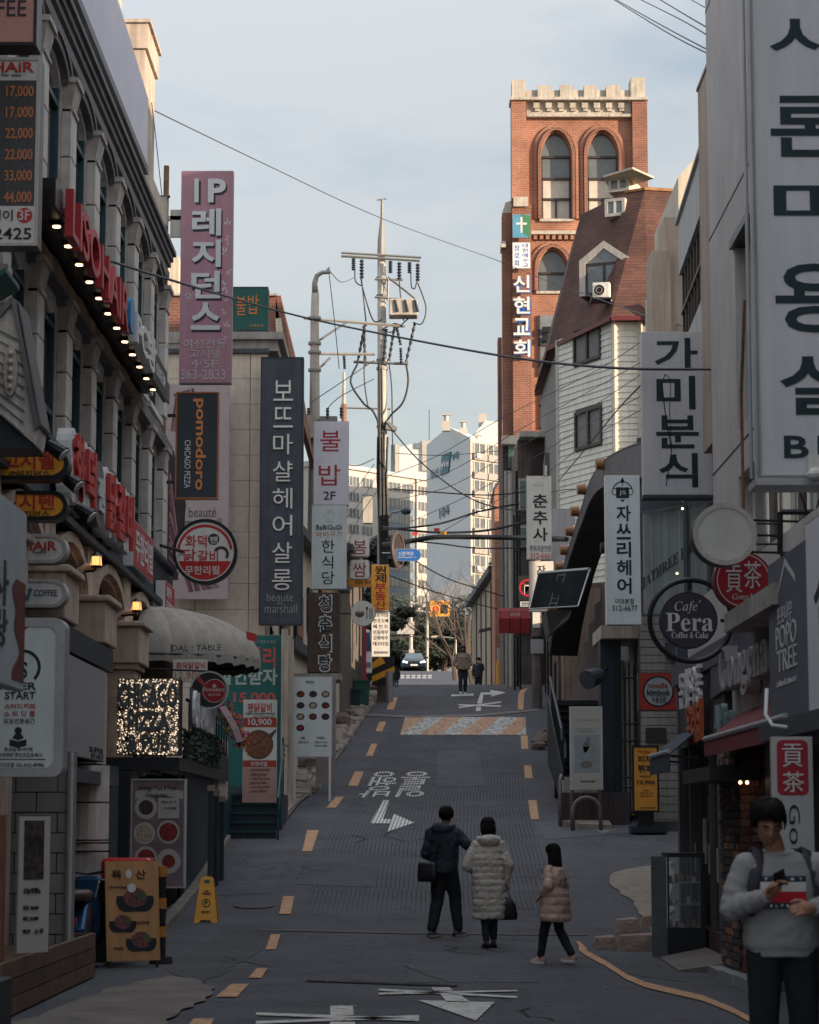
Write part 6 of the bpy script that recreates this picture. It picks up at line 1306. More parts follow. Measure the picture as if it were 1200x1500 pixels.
# ledge + clad wall, grille, column
m=MB();a=P(878,938,46.8);b=P(946,915,46.8);m.box(a.x,b.x+.4,46.3,48.5,P(0,936,46.5).z,P(0,917,46.5).z);one(m,'worn_ledge','worn tan concrete ledge above the clad wall','ledge',plaster)
t=thing('clad_wall','pale horizontally clad end wall behind the noodle sign','wall',(4.8,46,1.6));x0,x1=P(939,1000,46).x,P(991,1000,46).x;z=1.5
cladm=mat('pale_cladding',(.36,.34,.31),.7,var=.12,streak=.15)
m=MB();m.box(x0,x1,46.03,50,1.2,5.6);m.build('core',mat('cladding_gap',(.12,.115,.11),.9),t)
while z<5.5:
    xs_=[x0,x0+(x1-x0)*random.choice((.4,.55,.7)),x1]
    for p,q in zip(xs_,xs_[1:]):m=MB();m.box(p+.004,q-.004,46.0,46.028,z+.006,z+.142);m.build('cladding_board',cladm,t)
    z+=.15
m=MB();q0=P(946,1088,45.97);q1=P(976,1066,45.97);m.box(q0.x,q1.x,45.96,45.995,q0.z,q1.z);m.build('brown_plaque',mat('brown_plaque_metal',(.05,.035,.03),.5),t)
m=MB();m.box(x1+.01,x1+.12,45.4,47,1.2,5.6);m.build('end_trim',charcoal,t)
t=thing('bar_grille','tall dark bar grille with white pipes behind it left of the clad wall','fence',(4.2,46.4,1.6))
m=MB();
for k in range(6):x=P(900+k*7.2,1000,46.4).x;q=MB();q.tube([(x,46.4,zg(46)-.1),(x,46.4,P(0,965+2*k,46.4).z)],.016,5);q.build('bar',blackm,t)
for py in (993,1060,1085,1138,1153,1190):q=MB();z=P(0,py,46.4).z;q.tube([(P(899,0,46.38).x,46.38,z),(P(938,0,46.38).x,46.38,z)],.02,5);q.build('cross_bar',blackm,t)
for k,px in enumerate((904,912,920,927)):q=MB();x=P(px,1000,46.9).x;q.cyl((x,46.9,zg(46)+.2),(x,46.9,P(0,968,46.9).z),.05);q.build('white_pipe',cream,t)
q=MB();q.box(P(896,0,47.4).x,P(940,0,47.4).x,47.4,47.5,1.4,4.6);q.build('back_panel',charcoal,t)
m=MB();m.box(P(868,0,47).x,P(897,0,47).x,46.7,47.3,1.5,P(0,928,47).z);m.prism([(P(868,0,47).x,46.7,P(0,928,47).z),(P(897,0,47).x,46.7,P(0,928,47).z),(P(925,0,47).x,46.7,P(0,905,47).z),(P(905,0,47).x,46.7,P(0,903,47).z)],(0,.6,0));one(m,'navy_column','dark blue steel column carrying the salon corner','column',navy)
# security camera
t=thing('drum_floodlight','dark drum shaped floodlight fixed to the navy column','floodlight',P(872,992,46.3));a=P(880,988,46.3);b=P(860,996,46.0)
m=MB();m.tube([a,a*.6+b*.4,b],[.12,.17,.19],14);m.build('housing',charcoal,t);m=MB();m.tube([a,P(890,980,46.6)],.03,6);m.build('arm',blackm,t)
# noodle kimbob sign
t,F=sign('noodle_sign','red box sign with a round grey noodle kimbob roundel','sign',(936,985,992,1041),38.5,.30,mat('tomato_red_face',(.40,.045,.035),.45,var=.06),charcoal,[(mat('tomato_red_face',(.40,.045,.035),.45),.015,[('noodle',(949,1000,978,1008))]),(blackt,.02,[('kimbob',(948,1010,981,1019))]),(blackt,.0,[('누들김밥',(955,1020,976,1030))])])
m=MB();cx,cy=pc(F,964.5,1013);ringm(m,F,cx,cy,.25,.225);m.build('roundel_ring',blackt,t)
m=MB();disc(m,F,cx,cy,.225,.0022,.0032);m.build('roundel',mat('pale_roundel',(.42,.46,.47),.5),t)
for o in t.children:
    if o.name.startswith('lettering'):o.location.y-=.004
m=MB();m.tube([F.pt(F.w,F.h*.6,-.15),(3.7,38.6,F.O.z+F.h*.6),(4.6,42,F.O.z+F.h*.6)],.03,5);m.build('wall_arm',blackm,t)
# pizza buffet A-sign
a=G(950,1200)
t,F=sign('pizza_buffet_sign','yellow orange standing sign advertising a 10,900 pizza buffet','standing sign',(927,1092,965,1190),44.6,.05,yel2,blackm,[(blackt,.02,[('피자',(935,1107,956,1117)),('뷔페',(935,1120,956,1132)),('10,900',(934,1143,959,1150))]),(blackt,.0,[('EVERYDAY',(938,1136,954,1139)),('LUNCH',(942,1157,950,1159)),('평일 11:30-15:00',(938,1161,956,1163)),('주말 12:00-16:00',(938,1165,956,1167)),('시카고피자 뷔페',(936,1182,958,1185))]),(redt,0,[('Mr.Pizza',(936,1099,953,1103))])],rim=.035,rimmat=blackm)
m=MB();z=zg(44.6);m.box(F.O.x-.05,F.O.x+F.w+.12,44.4,44.9,z+.02,z+.14);m.build('weighted_base',navy,t);m=MB();m.box(F.O.x+.1,F.O.x+F.w-.1,44.63,44.68,z+.1,F.O.z);m.build('post',blackm,t)
# shell banner
t,F=sign('shell_banner','pale banner with a faded shell picture hung before the stairs','banner',(836,1035,882,1157),45.2,.02,mat('pale_banner',(.42,.41,.37),.6,var=.05),whiteb,[(greyt,-.004,[('Transparency',(843,1051,875,1056)),('겨울 한정 새로운 메뉴',(844,1066,874,1068)),('지금 만나보세요',(848,1070,870,1072))]),(blackt,-.004,[('The summer shell',(850,1142,871,1146))])])
m=MB();rectf(m,F,(842,1077,878,1132),.0022,.003);m.build('blue_field',mat('faded_blue_print',(.27,.31,.33),.6,var=.2,scale=6),t)
m=MB();cx,cy=pc(F,860,1090)
for k in range(6):disc(m,F,cx-.01*k+.02,cy+.10-.045*k,.03+.016*min(k,3)-.02*max(0,k-3),.004,.006,14,.028)
slab(m,F,[(cx-.08,cy-.05),(cx+.06,cy-.05),(cx-.04,cy-.2)],.004,.006);cx,cy=pc(F,859,1120);disc(m,F,cx,cy,.11,.004,.006,18,.07);m.build('shell_print',mat('shell_print_colour',(.20,.17,.16),.6,var=.3,scale=20),t)
m=MB();
for s in (0,1):m.tube([F.pt(F.w*s,0,-.03),F.pt(F.w*s,F.h,-.03)],.012,5)
m.build('pole',steel,t)
# low corrugated panel, hoops
t=thing('corrugated_panel','low purple brown corrugated panel behind the bike hoops','fence',(3.6,46.1,1.6));x=P(818,1180,46).x
while x<P(916,1180,46).x:m=MB();m.box(x,x+.10,46.0+.02*(int(x*50)%2),46.06,zg(46)-.1,P(0,1161,46).z);m.build('slat',mat('purple_brown_slat',(.065,.05,.055),.7,streak=.2),t);x+=.105
hoop=mat('pinkish_painted_steel',(.16,.115,.12),.5,var=.3)
for (cx,D,r,h,lb)in ((859,45.6,.27,.92,'taller, rear'),(859.5,45.1,.26,.62,'lower, front')):
    x=P(cx,1180,D).x;z=zg(D);pts=[(x-r,D,z)]+[(x-r*cos(pi*i/10),D,z+h-r+r*sin(pi*i/10))for i in range(11)]+[(x+r,D,z)];m=MB();m.tube(pts,.038,10);one(m,'bike_hoop','pinkish steel bike hoop below the pale shell banner, the %s one'%lb,'bike rack',hoop,'bike hoops',smooth=True)
x=P(820,1180,46).x;m=MB();m.tube([(x,45.8,1.4),(x,45.8,2.4),(x+.05,46.2,2.5),(x+.1,46.6,2.45)],.035,8);one(m,'bike_hoop','single bent hoop at the left end of the corrugated panel','bike rack',hoop,'bike hoops',smooth=True)
q=[G(822,1209),G(838,1205),G(870,1206),G(893,1210),G(896,1216),G(850,1215)];m=MB();m.prism([p+Vector((0,0,.10))for p in q],(0,0,-.14));one(m,'kerb_slab','broken pale kerb slab in front of the bike hoops','kerb',mat('pale_slab',(.25,.215,.18),.9,var=.3,bump=.6))
m=MB();m.box(P(916,0,46).x,6,45.0,46.0,1.3,1.62);one(m,'dark_kerb','dark stone kerb below the yellow pizza sign','kerb',mat('dark_kerb_stone',(.09,.075,.07),.9,var=.3))
# stairs
t=thing('black_stairs','black steel stairs with handrails climbing to the salon door','stairs',(3.5,49,1.8));xa,xb=P(822,1100,49).x,P(890,1100,49).x
for k in range(11):
    z=2.55+.155*k;D=48+.28*k;m=MB();m.box(xa,xb,D,D+.26,z-.035,z);m.build('tread',blackm,t);m=MB();m.box(xa,xb,D+.2,D+.22,z-.12,z-.036);m.build('riser',navy,t)
m=MB();m.box(xa-.05,xb,47.6,48.0,1.6,2.5);m.build('base_block',concrete,t)
m=MB();m.box(xa,xb,51.3,51.4,1.9,4.2);m.build('back_panel',black,t)
for s in (0,.35):
    m=MB();m.tube([P(824-s*2,1085,47.8),P(823,1068,47.9),P(806,992,52.5)],.03,6);m.v=[(a+s*.2,b,c-s)for a,b,c in m.v];m.build('handrail',charcoal,t)
for k in range(10):m=MB();D=48+.45*k;x=lerp([(47.8,3.09),(52.5,3.10)],D);z=lerp([(47.9,3.4),(52.5,4.75)],D);m.tube([(x,D,z-1.0),(x,D,z)],.016,5);m.build('baluster',blackm,t)
m=MB();m.prism([(3.05,48.0,1.9),(3.05,53,2.9),(3.05,53,4.4),(3.05,48.0,2.6)],(.02,0,0));m.build('side_plate',navy,t)
# rocks at the right kerb up the hill
stn=mat('rough_boulder',(.17,.13,.115),.95,var=.4,scale=5,bump=1,bscale=20)
def rock(px,py,s,lb,sq=(1,1,.8)):
    a=G(px,py);random.seed(px);m=MB();m.sphere((0,0,0),s*sq[0],s*sq[1],s*sq[2],9,6);m.v=[(a.x+x*(1+random.uniform(-.18,.18)),a.y+y*(1+random.uniform(-.18,.18)),a.z+s*.35+z*(1+random.uniform(-.15,.15)))for x,y,z in m.v];return one(m,'boulder',lb,'rock',stn,'boulders along the road edge')
for a in ((798,1092,.34,'flat topped boulder at the foot of the stair side wall'),(790,1098,.2,'small boulder below the stair side wall'),(497,1064,.36,'pale boulder at the top of the left pavement'),(512,1052,.25,'small pale boulder near the road gutter on the left'),(545,1012,.3,'boulder beside the green bin at the left'),(556,1006,.22,'smaller boulder beside the green bin at the left'),(446,1130,.38,'slumped boulder under the menu board at the left')):rock(*a)
# ---------------------------------------------------------------- right hand shop fronts near the camera
t=thing('shop_front_row','dark cafe shop fronts with purple steel posts along the right','shopfront',(3.6,27,0));SX=3.5
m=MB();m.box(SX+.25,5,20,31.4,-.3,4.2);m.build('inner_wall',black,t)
def post(D,w_,z0,z1,x=SX,d=.2):m=MB();m.box(x,x+d,D,D+w_,z0,z1);m.build('steel_post',purple,t)
post(31.2,.2,-.1,4.3);post(26.6,.75,-.2,3.35);post(23.2,.45,-.2,3.0);post(30.0,.12,0,2.6)
m=MB();m.box(SX-.06,SX+.3,23.2,31.4,3.36,3.62);m.build('steel_beam',purple,t)
m=MB();m.prism([(SX-.05,27.4,3.35),(SX-.05,24.6,3.35),(SX-.05,24.6,3.12),(SX-.05,27.4,3.0)],(.3,0,0));m.build('brace_beam',purple,t)
for (a,b)in ((27.4,28.6),(28.65,29.95),(30.15,31.15)):
    m=MB();m.box(SX+.12,SX+.14,a,b,.35,2.5);m.build('shop_glass',glassd,t);m=MB();m.box(SX+.05,SX+.2,a,b,.05,.34);m.build('stall_riser',wood,t)
    m=MB();m.box(SX+.08,SX+.16,a,a+.05,.35,2.5);m.box(SX+.08,SX+.16,b-.05,b,.35,2.5);m.build('door_frame',mat('brown_door_frame',(.09,.07,.065),.5),t)
m=MB();m.box(SX+.02,SX+.3,27.4,31.15,2.55,3.35);m.build('dark_fascia',navy,t)
m=MB();m.box(SX-.02,SX+.25,20,25.8,2.72,3.62);m.build('cream_fascia',mat('cream_fascia',(.50,.46,.42),.8,var=.15,streak=.2),t)
m=MB();m.prism([(SX-.45,23.1,3.60),(SX-.45,20.0,3.60),(SX+.2,20.0,3.62),(SX+.2,23.1,3.62)],(0,0,-.18));m.build('stone_ledge',concrete,t)
m=MB();m.box(SX+.0,SX+.28,20,30,3.63,4.28);m.build('upper_fascia',greyp,t)
m=MB();m.box(4.4,6,30.2,33,4,9);m.build('dark_gap_wall',charcoal,t)
# brick piers of single bricks
bt=thing('brick_pier','narrow old brick pier between the purple posts, behind the man','pier',(3.6,24,0))
m=MB();m.box(3.36,3.74,24.42,25.9,-.2,2.65);m.build('mortar_core',mat('old_mortar',(.14,.11,.09),.95),bt)
bm=[mat('old_brick_a',(.22,.09,.06),.9,var=.4,scale=8,bump=.6),mat('old_brick_b',(.15,.07,.055),.9,var=.4,scale=8,bump=.6),mat('old_brick_c',(.27,.14,.10),.9,var=.4,scale=8,bump=.6),mat('sooty_brick',(.05,.045,.045),.9,var=.4,scale=8,bump=.6)]
random.seed(8)
for r_ in range(34):
    z=-.12+r_*.08;x=3.36-(.1 if r_%2 else 0)
    while x<3.74:
        a,b=max(x,3.355),min(x+.19,3.745)
        if b-a>.03:m=MB();d=random.uniform(0,.012);m.box(a+.003,b-.003,24.38-d,24.43,z+.005,z+.073);m.build('brick',random.choice(bm[:3]),bt)
        x+=.2
    y=24.42+(.1 if r_%2 else 0)
    for k in range(7):m=MB();m.box(3.335-random.uniform(0,.01),3.36,y+k*.2+.004,min(y+k*.2+.196,25.9),z+.005,z+.073);m.build('brick',bm[3]if random.random()<.55 else random.choice(bm),bt)
for k,(y,z,w_,h_)in enumerate(((27.5,1.5,.34,.5),(28.1,.9,.3,.4),(28.8,1.6,.4,.3),(29.4,1.1,.3,.55),(30.3,1.4,.35,.5),(30.7,.8,.25,.35))):
    m=MB();m.box(SX+.112,SX+.118,y,y+w_,z,z+h_);m.build('window_poster',(whiteb,plate,teal_s,cream,food1,yel2)[k],t)
for y in (27.7,28.9,29.7,30.6):m=MB();m.tube([(SX+.2,y,2.5),(SX+.2,y,2.1)],.006,4);m.sphere((SX+.2,y,2.06),.03,n=8,m=5);m.build('added_pendant',mat('added_warm_glow',(1,.6,.3),emit=1.2,bump=0,var=0),t)  # warm pendants added for a little glow behind the shop glass
for y in (28.5,29.85):m=MB();m.tube([(SX+.04,y,1.0),(SX+.04,y,1.35)],.012,6);m.build('door_handle',steel,t)
# raised letters
t=thing('gongcha_letters','raised grey Gongcha letters on the cream shop fascia','letter sign',(SX-.1,23,3))
letters(t,Frame((SX-.10,25.6,2.86),(0,-1,0),3.6,.6),[('𝐆𝐨𝐧𝐠𝐜𝐡𝐚',(0,0,3.5,.58))],mat('grey_metal_letter',(.36,.34,.36),.4),th=.14,d=-.05,bold=.01)
t=thing('cafe_letters','small dark raised cafe letters under the purple beam','letter sign',(SX-.05,26,2.6));letters(t,Frame((SX-.08,26.5,2.52),(0,-1,0),1.6,.4),[('A.𝐏𝐞𝐫𝐚',(0,0,1.5,.36))],mat('teal_grey_letter',(.20,.28,.30),.4),th=.06,d=0,bold=0)
t=thing('orange_white_letters','irregular raised white and orange letters on the dark shop wall','letter sign',(SX-.05,29,2.8));Fq=Frame((SX-.06,30.3,2.55),(0,-1,0),2.4,.95)
letters(t,Fq,[('돈카츠우동',(.15,.45,2.3,.92))],white,th=.05,d=0,bold=.01);letters(t,Fq,[('우리집',(.9,.0,2.3,.48))],mat('orange_red_letter',(.50,.10,.04),.4),th=.05,d=0,bold=.02)
# awnings
def slant_awning(name,lb,D0,D1,xo,xi,zo,zi,val,mm):
    t=thing(name,lb,'awning',(xi,D0,zi));m=MB();m.prism([(xi,D0,zi),(xi,D1,zi),(xo,D1,zo),(xo,D0,zo)],(0,0,-.02));m.build('canopy_cloth',mm,t);m=MB();m.box(xo-.01,xo+.005,D0,D1,zo-val,zo-.021);m.build('valance',mm,t)
    m=MB();m.tube([(xo,D0,zo+.02),(xo,D1,zo+.02)],.03,8);m.build('front_roller',steel,t)
    for D in (D0+.1,D1-.1):m=MB();m.tube([(xi,D,zi-.35),(xo+.02,D,zo-.03)],.016,5);m.build('arm',blackm,t)
    return t
slant_awning('shop_awning','long dark red awning with a grey roller under the cream fascia',19.6,25.0,3.08,3.46,2.44,2.74,.16,mat('wine_awning',(.17,.022,.03),.8,var=.15))
slant_awning('shop_awning','small navy awning at the far end of the cafe fronts',28.6,30.9,3.1,3.46,2.42,2.72,.22,mat('navy_awning',(.03,.045,.07),.8,var=.15))
m=MB();a=Vector((3.3,25.6,2.5));m.sphere(a,.05,.05,.04,8,6);m.tube([a,a+Vector((.15,.1,.0))],.02,5);one(m,'awning_motor','small pale bracket knob at the end of the red awning','bracket',cream)
# low entrance canopy with warm lights
m=MB();m.box(3.0,3.5,24.0,26.4,2.02,2.16);t=one(m,'entrance_soffit','dark entrance soffit with two small warm lights','soffit',black)
for (px,py)in ((1078,1106),(1088,1105)):a=P(px,py,24.5);m=MB();m.sphere((a.x,24.2,2.0),.018,n=8,m=5);m.build('warm_bulb',warmglow,t)
# round signs
t,F=sign('blank_round_sign','large blank pale round sign with a grey casing','sign',(1016,737,1108,828),22.0,.26,mat('pearly_acrylic',(.60,.59,.56),.35,var=.14,scale=3),charcoal,[],shape='circle',rim=.045,rimmat=greyp)
m=MB()
for z in (.14,.30,.44):m.tube([F.pt(F.w*.9,z,-.15),(3.82,22.3,F.O.z+z)],.012,5)
m.build('wall_arm',blackm,t)
t,F=sign('tea_round_sign','dark red round sign with white Chinese characters and a white ring','sign',(1047,808,1131,892),22.9,.2,mat('tea_red',(.34,.015,.03),.4,var=.06),mat('tea_red_dark',(.16,.01,.02),.5),[(whitet,.0,[('貢',(1064,828,1087,868)),('茶',(1090,822,1115,862)),('𝐺𝑜𝑛𝑔𝑐ℎ𝑎',(1073,869,1108,881))])],shape='circle')
m=MB();ringm(m,F,F.w/2,F.h/2,F.w*.455,F.w*.44);m.build('white_ring',whitet,t);m=MB();m.tube([F.pt(F.w,F.h*.5,-.1),(3.82,23.0,F.O.z+F.h*.5)],.02,5);m.build('wall_arm',blackm,t)
t,F=sign('cafe_round_sign','dark navy round cafe sign with white serif lettering inside a black hoop','sign',(967,867,1051,950),25.3,.12,mat('midnight_face',(.040,.035,.055),.5),blackm,[(whitet,.0,[('𝐶𝑎𝑓𝑒́',(989,880,1027,899)),('𝐏𝐞𝐫𝐚',(976,898,1044,925)),('𝐂𝐨𝐟𝐟𝐞𝐞 & 𝐂𝐚𝐤𝐞',(984,926,1037,935))])],shape='circle')
m=MB();c=P(1012,909,25.36);r_=60/FPX*25.36
m.tube([c+Vector((r_*cos(2*pi*k/48),0,r_*sin(2*pi*k/48)))for k in range(49)],.028,8);m.build('hoop',blackm,t);m=MB();m.tube([(c.x,25.36,c.z+r_),(c.x,25.36,c.z+r_-.12)],.02,5);m.tube([(c.x+r_,25.36,c.z),(c.x+r_-.12,25.36,c.z)],.02,5);m.tube([(c.x+r_,25.36,c.z+.2),(3.6,25.4,c.z+.2)],.02,5);m.build('bracket',blackm,t)
# tea vertical sign
t,F=sign('tea_vertical_sign','tall silver vertical sign with a red panel of white Chinese characters and sideways serif letters','sign',(1137,1079,1190,1400),17.6,.10,mat('silver_acrylic',(.42,.43,.45),.4,var=.05),greyp,[(blackt,.0,[('𝐺𝑜𝑛𝑔 𝑐ℎ𝑎'.replace('𝐺𝑜𝑛𝑔 𝑐ℎ𝑎','𝖦𝗈𝗇𝗀 𝖼𝗁𝖺'),(1153,1180,1172,1385),'rot')])])
m=MB();r0=F.fr((1143,1084,1184,1166));pts=[(r0[0]+a,r0[1]+b)for a,b in outline('round',r0[2]-r0[0],r0[3]-r0[1],r=.045)];slab(m,F,pts,.0025,.0045);m.build('red_panel',MATS['tea_red'],t)
q=letters(t,F,[('貢',(1150,1090,1177,1124)),('茶',(1150,1131,1178,1161))],whitet,d=.008,bold=.0)
# near fascia panels
F=right_wall(3.1,18.5,20.55,2.44,3.8)
t,F=sign('popo_tree_sign','slate grey shop panel with chalk drawn roof line and POPO TREE lettering','sign',None,0,.2,mat('slate_face',(.10,.115,.145),.6,var=.08),charcoal,[(greyt,-.004,[('포포나무',(24,30,62,42)),('POPO',(20,42,72,56)),('TREE',(22,57,72,70)),('coffee & dessert',(20,75,70,79))])],F=F)
m=MB();h_=F.h;slab(m,F,[(.35,h_*.72),(.42,h_*.72),(.95,h_*.93),(1.45,h_*.80),(1.42,h_*.84),(.95,h_*.97)],.003,.006);m.build('roof_line_print',greyt,t)
t,F=sign('brush_letter_sign','pale grey shop panel with black brush lettering at the right edge','sign',None,0,.2,greysign,charcoal,[(blackt,.0,[('산토리',(8,16,96,64))])],F=right_wall(3.08,14,18.45,2.44,3.9))
m=MB();m.box(3.0,3.5,14,20.6,2.28,2.43);m.box(3.14,3.5,14,20.6,2.2,2.28);one(m,'panel_soffit','dark soffit under the near shop panels on the right','soffit',charcoal)
t=thing('empty_sign_frame','empty black rectangular sign frame with cross braces against the grey wall','sign frame',P(1180,810,21));m=MB()
q=[P(1143,750,21),P(1230,750,21),P(1230,812,21),P(1143,812,21)]
for i in range(4):m.tube([q[i],q[(i+1)%4]],.025,4)
m.build('frame',black,t);m=MB();m.tube([P(1165,700,20.9),P(1190,775,20.9)],.008,4);m.tube([P(1210,700,20.9),P(1187,775,20.9)],.008,4);m.tube([P(1108,767,21),P(1143,767,21)],.01,4);m.tube([P(1108,797,21),P(1143,797,21)],.01,4);m.build('brace',blackm,t)
m=MB();q=[P(1160,1066,19),P(1132,1063,19.2),P(1122,1048,19.3),P(1124,1010,19.5)];m.tube(q,.018,6);one(m,'drain_hose','thin grey drain hose curling under the slate shop panel','hose',greyt,smooth=True)
# display fridge
t=thing('display_case','black glass display case of small snacks outside the cafe','display case',(3.35,29.2,0));x0,x1,y0,y1,z0,z1=3.07,3.52,28.75,29.4,.02,1.24
m=MB();m.box(x0,x1,y0,y1,z0,.36);m.box(x0,x1,y0,y1,z1-.05,z1);m.box(x1-.03,x1,y0,y1,.361,z1-.051);m.build('cabinet',black,t)
m=MB();
for x in (x0,x1-.055):m.box(x,x+.02,y0,y0+.02,.361,z1-.051)
m.box(x0,x0+.02,y1-.02,y1,.361,z1-.051);m.build('corner_post',blackm,t)
m=MB();m.box(x0+.02,x1-.06,y0+.004,y0+.008,.361,z1-.051);m.build('front_glass',glassd if False else mat('clear_case_glass',(.8,.88,.9),.03,bump=0,var=0,trans=.95),t);m=MB();m.box(x0+.004,x0+.008,y0+.02,y1-.02,.361,z1-.051);m.build('side_glass',MATS['clear_case_glass'],t)
random.seed(6)
for z in (.62,.88):
    m=MB();m.box(x0+.02,x1-.04,y0+.03,y1-.02,z,z+.012);m.build('shelf',steel,t)
for z in (.36,.632,.892):
    for k in range(5):m=MB();x=x0+.05+k*.07;m.cyl((x,y0+.12,z),(x,y0+.12,z+random.uniform(.05,.1)),.022,.018,8);m.build('snack_jar',random.choice((whitet,greyt,orange,glassm)),t)
m=MB();m.box(x0-.19,x0-.01,28.8,28.815,.02,1.2);one(m,'glass_side_screen','dusty glass side screen beside the display case','screen',mat('dusty_glass_panel',(.10,.12,.13),.3,var=.3))
t=thing('threshold_grating','steel ramp plates at the foot of the cafe fronts','ramp',(3.3,26,0))
for k in range(3):m=MB();m.box(3.18+.02*k,3.5,25.0-.9*k,25.8-.9*k,-.02,.09+.01*k);m.build('ramp_plate',steel,t)
m=MB();m.prism([(2.95,28.6,.03),(3.5,28.6,.14),(3.5,26.0,.12),(2.9,26.2,.02)],(0,0,-.1));one(m,'broken_slab','broken dark concrete slab in front of the display case','kerb',conc_p)
# ================================================================ STREET PROPS, LEFT
def aboard(name,lb,px,D,w_,h,yaw,face,frame,depth=.45,cat='sandwich board'):
    z=zg(D);x=P(px,1400,D).x;r=Vector((cos(yaw),sin(yaw),0));n=r.cross(Vector((0,0,1)));t=thing(name,lb,cat,(x,D,z))
    F=Frame(Vector((x,D,z+.08))-r*w_/2,r,w_,h)
    F.u=Vector((0,0,1))-n*-.0;u=(Vector((0,0,1))-n*.12).normalized();F.u=u;F.n=r.cross(u)
    m=MB();slab(m,F,[(0,0),(w_,0),(w_,h),(0,h)],-.02,0);m.build('front_board',face,t)
    top=F.pt(0,h,-.02);b=Frame(F.pt(0,h,-.03)-Vector((0,0,h*.985))-n*depth,r,w_,h);b.u=(top-b.O).normalized();b.n=r.cross(b.u)
    m=MB();slab(m,b,[(0,0),(w_,0),(w_,h*.99),(0,h*.99)],-.02,0);m.build('rear_board',frame,t)
    m=MB();m.tube([b.pt(-.01,0,.01),b.pt(-.01,h*.98,.01)],.012,5);m.build('edge_trim',greyt,t)
    m=MB()
    for a in (.03,w_-.05):slab(m,F,[(a,-.09),(a+.03,-.09),(a+.03,0),(a,0)],-.03,0)
    m.build('foot',frame,t);return t,F
t,F=aboard('meat_sandwich_board','tan wooden sandwich board with pictures of meat bowls at the left',196,26.9,.62,1.10,.42,mat('tan_wood_board',(.50,.26,.11),.6,var=.15,scale=3,streak=.2),black,.8)
F.px=None
letters(t,F,[('육',(.07,.90,.19,1.00)),('산',(.35,.90,.47,1.00)),('YUKHWE',(.30,.40,.50,.43)),('STEAK',(.08,.12,.20,.15)),('Yuk Hwe Steak',(.03,.80,.25,.825))],blackt,bold=.01)
bb=MB();mf_=MB();gf=MB();wf_=MB()
for (x,y,s)in ((.34,.66,.22),(.19,.40,.16),(.40,.20,.18)):
    slab(bb,F,[(x+s*cos(q)*(1.0),max(y+s*sin(q)*.75,y-s*.55))for q in [2*pi*k/20 for k in range(20)]if sin(q)<.35],.003,.005)
    disc(mf_,F,x,y+s*.15,s*.62,.006,.009,16,s*.5);disc(gf,F,x+s*.35,y+s*.3,s*.22,.010,.012,8)
disc(wf_,F,.30,.80,.05,.010,.012);disc(wf_,F,.27,.955,.035,.004,.006,12,.05)
bb.build('bowl_print',blackt,t);mf_.build('meat_print',mat('meat_bowl_print',(.16,.06,.06),.6,var=.9,scale=35),t);gf.build('leaf_print',mat('salad_print',(.08,.12,.04),.6,var=.5),t);wf_.build('white_print',whitet,t)
# yellow A-sign
a=G(301,1352);z=a.z;t=thing('no_parking_sign','yellow plastic A-frame no parking floor sign on the road edge','floor sign',a)
for s in (0,1):
    F=Frame((a.x-.165,a.y+(.0 if s==0 else .42),z),(1,0,0),.33,.60);F.u=Vector((0,(.30 if s==0 else -.30),1)).normalized();F.n=F.r.cross(F.u)*(1 if s==0 else 1)
    m=MB();slab(m,F,[(0,0),(.07,0),(.10,.04),(.23,.04),(.26,0),(.33,0),(.255,.62),(.22,.65),(.11,.65),(.075,.62)],-.02,0);m.build('panel',yellow,t)
    if s==0:
        letters(t,F,[('NO',(.135,.44,.195,.465)),('PARKING',(.105,.40,.225,.43)),('P',(.145,.25,.185,.31)),('주차금지',(.105,.14,.225,.17))],blackt,bold=.015)
        m=MB();ringm(m,F,.165,.28,.06,.048);m.build('ring_print',blackt,t);m=MB();slab(m,F,[(.12,.57),(.21,.57),(.20,.61),(.13,.61)],.002,.006);m.build('grip_hole',green_s,t)
# dark bollard-like bin with bands behind the meat board
t=thing('banded_post','black rubber traffic post with orange bands behind the meat board','bollard',G(236,1418));b=G(236,1412)
m=MB();m.cyl((b.x,b.y,b.z),(b.x,b.y,b.z+.08),.14,.12,14);m.cyl((b.x,b.y,b.z+.081),(b.x,b.y,b.z+1.0),.05,.045,12);m.build('post',rubber,t)
for zz in (.3,.62,.98):m=MB();m.cyl((b.x,b.y,b.z+zz),(b.x,b.y,b.z+zz+.12),.054,.053,12);m.build('band',mat('orange_band',(.5,.2,.04),.5),t)
# scooter with red delivery box
t=thing('delivery_scooter','metallic blue scooter with a brown seat parked behind the timber planter','scooter',(-3.6,26.6,0));sx,sy=-3.62,26.6
bl=mat('metallic_blue_paint',(.01,.05,.12),.25,metal=.5,var=.1)
for y in (26.0,27.25):
    m=MB();pts=[(sx,y+.24*cos(q),.26+.24*sin(q))for q in [2*pi*k/24 for k in range(25)]];m.tube(pts,.05,8);w=m.build('wheel',rubber,t,smooth=True);m=MB();m.cyl((sx-.03,y,.26),(sx+.03,y,.26),.17,.17,16);m.build('rim',steel,w)
m=MB();prof=[(25.85,.45),(26.2,.75),(26.65,.72),(26.8,.42),(27.1,.42),(27.2,1.0),(27.32,1.0),(27.36,.35),(26.9,.28),(26.3,.3)]
m.prism([(sx-.15,y,z)for y,z in prof],(.30,0,0));m.build('body',bl,t,bevel=.04)
m=MB();m.loft([(sx,26.32,.76,.15,.38,.7),(sx,26.32,.84,.16,.40,.7),(sx,26.32,.87,.12,.34,.7)],20);m.build('seat',mat('brown_seat',(.09,.045,.03),.5),t,smooth=True)
m=MB();m.tube([(sx-.33,27.2,1.08),(sx,27.26,1.02),(sx+.33,27.2,1.08)],.018,6);m.build('handlebar',blackm,t)
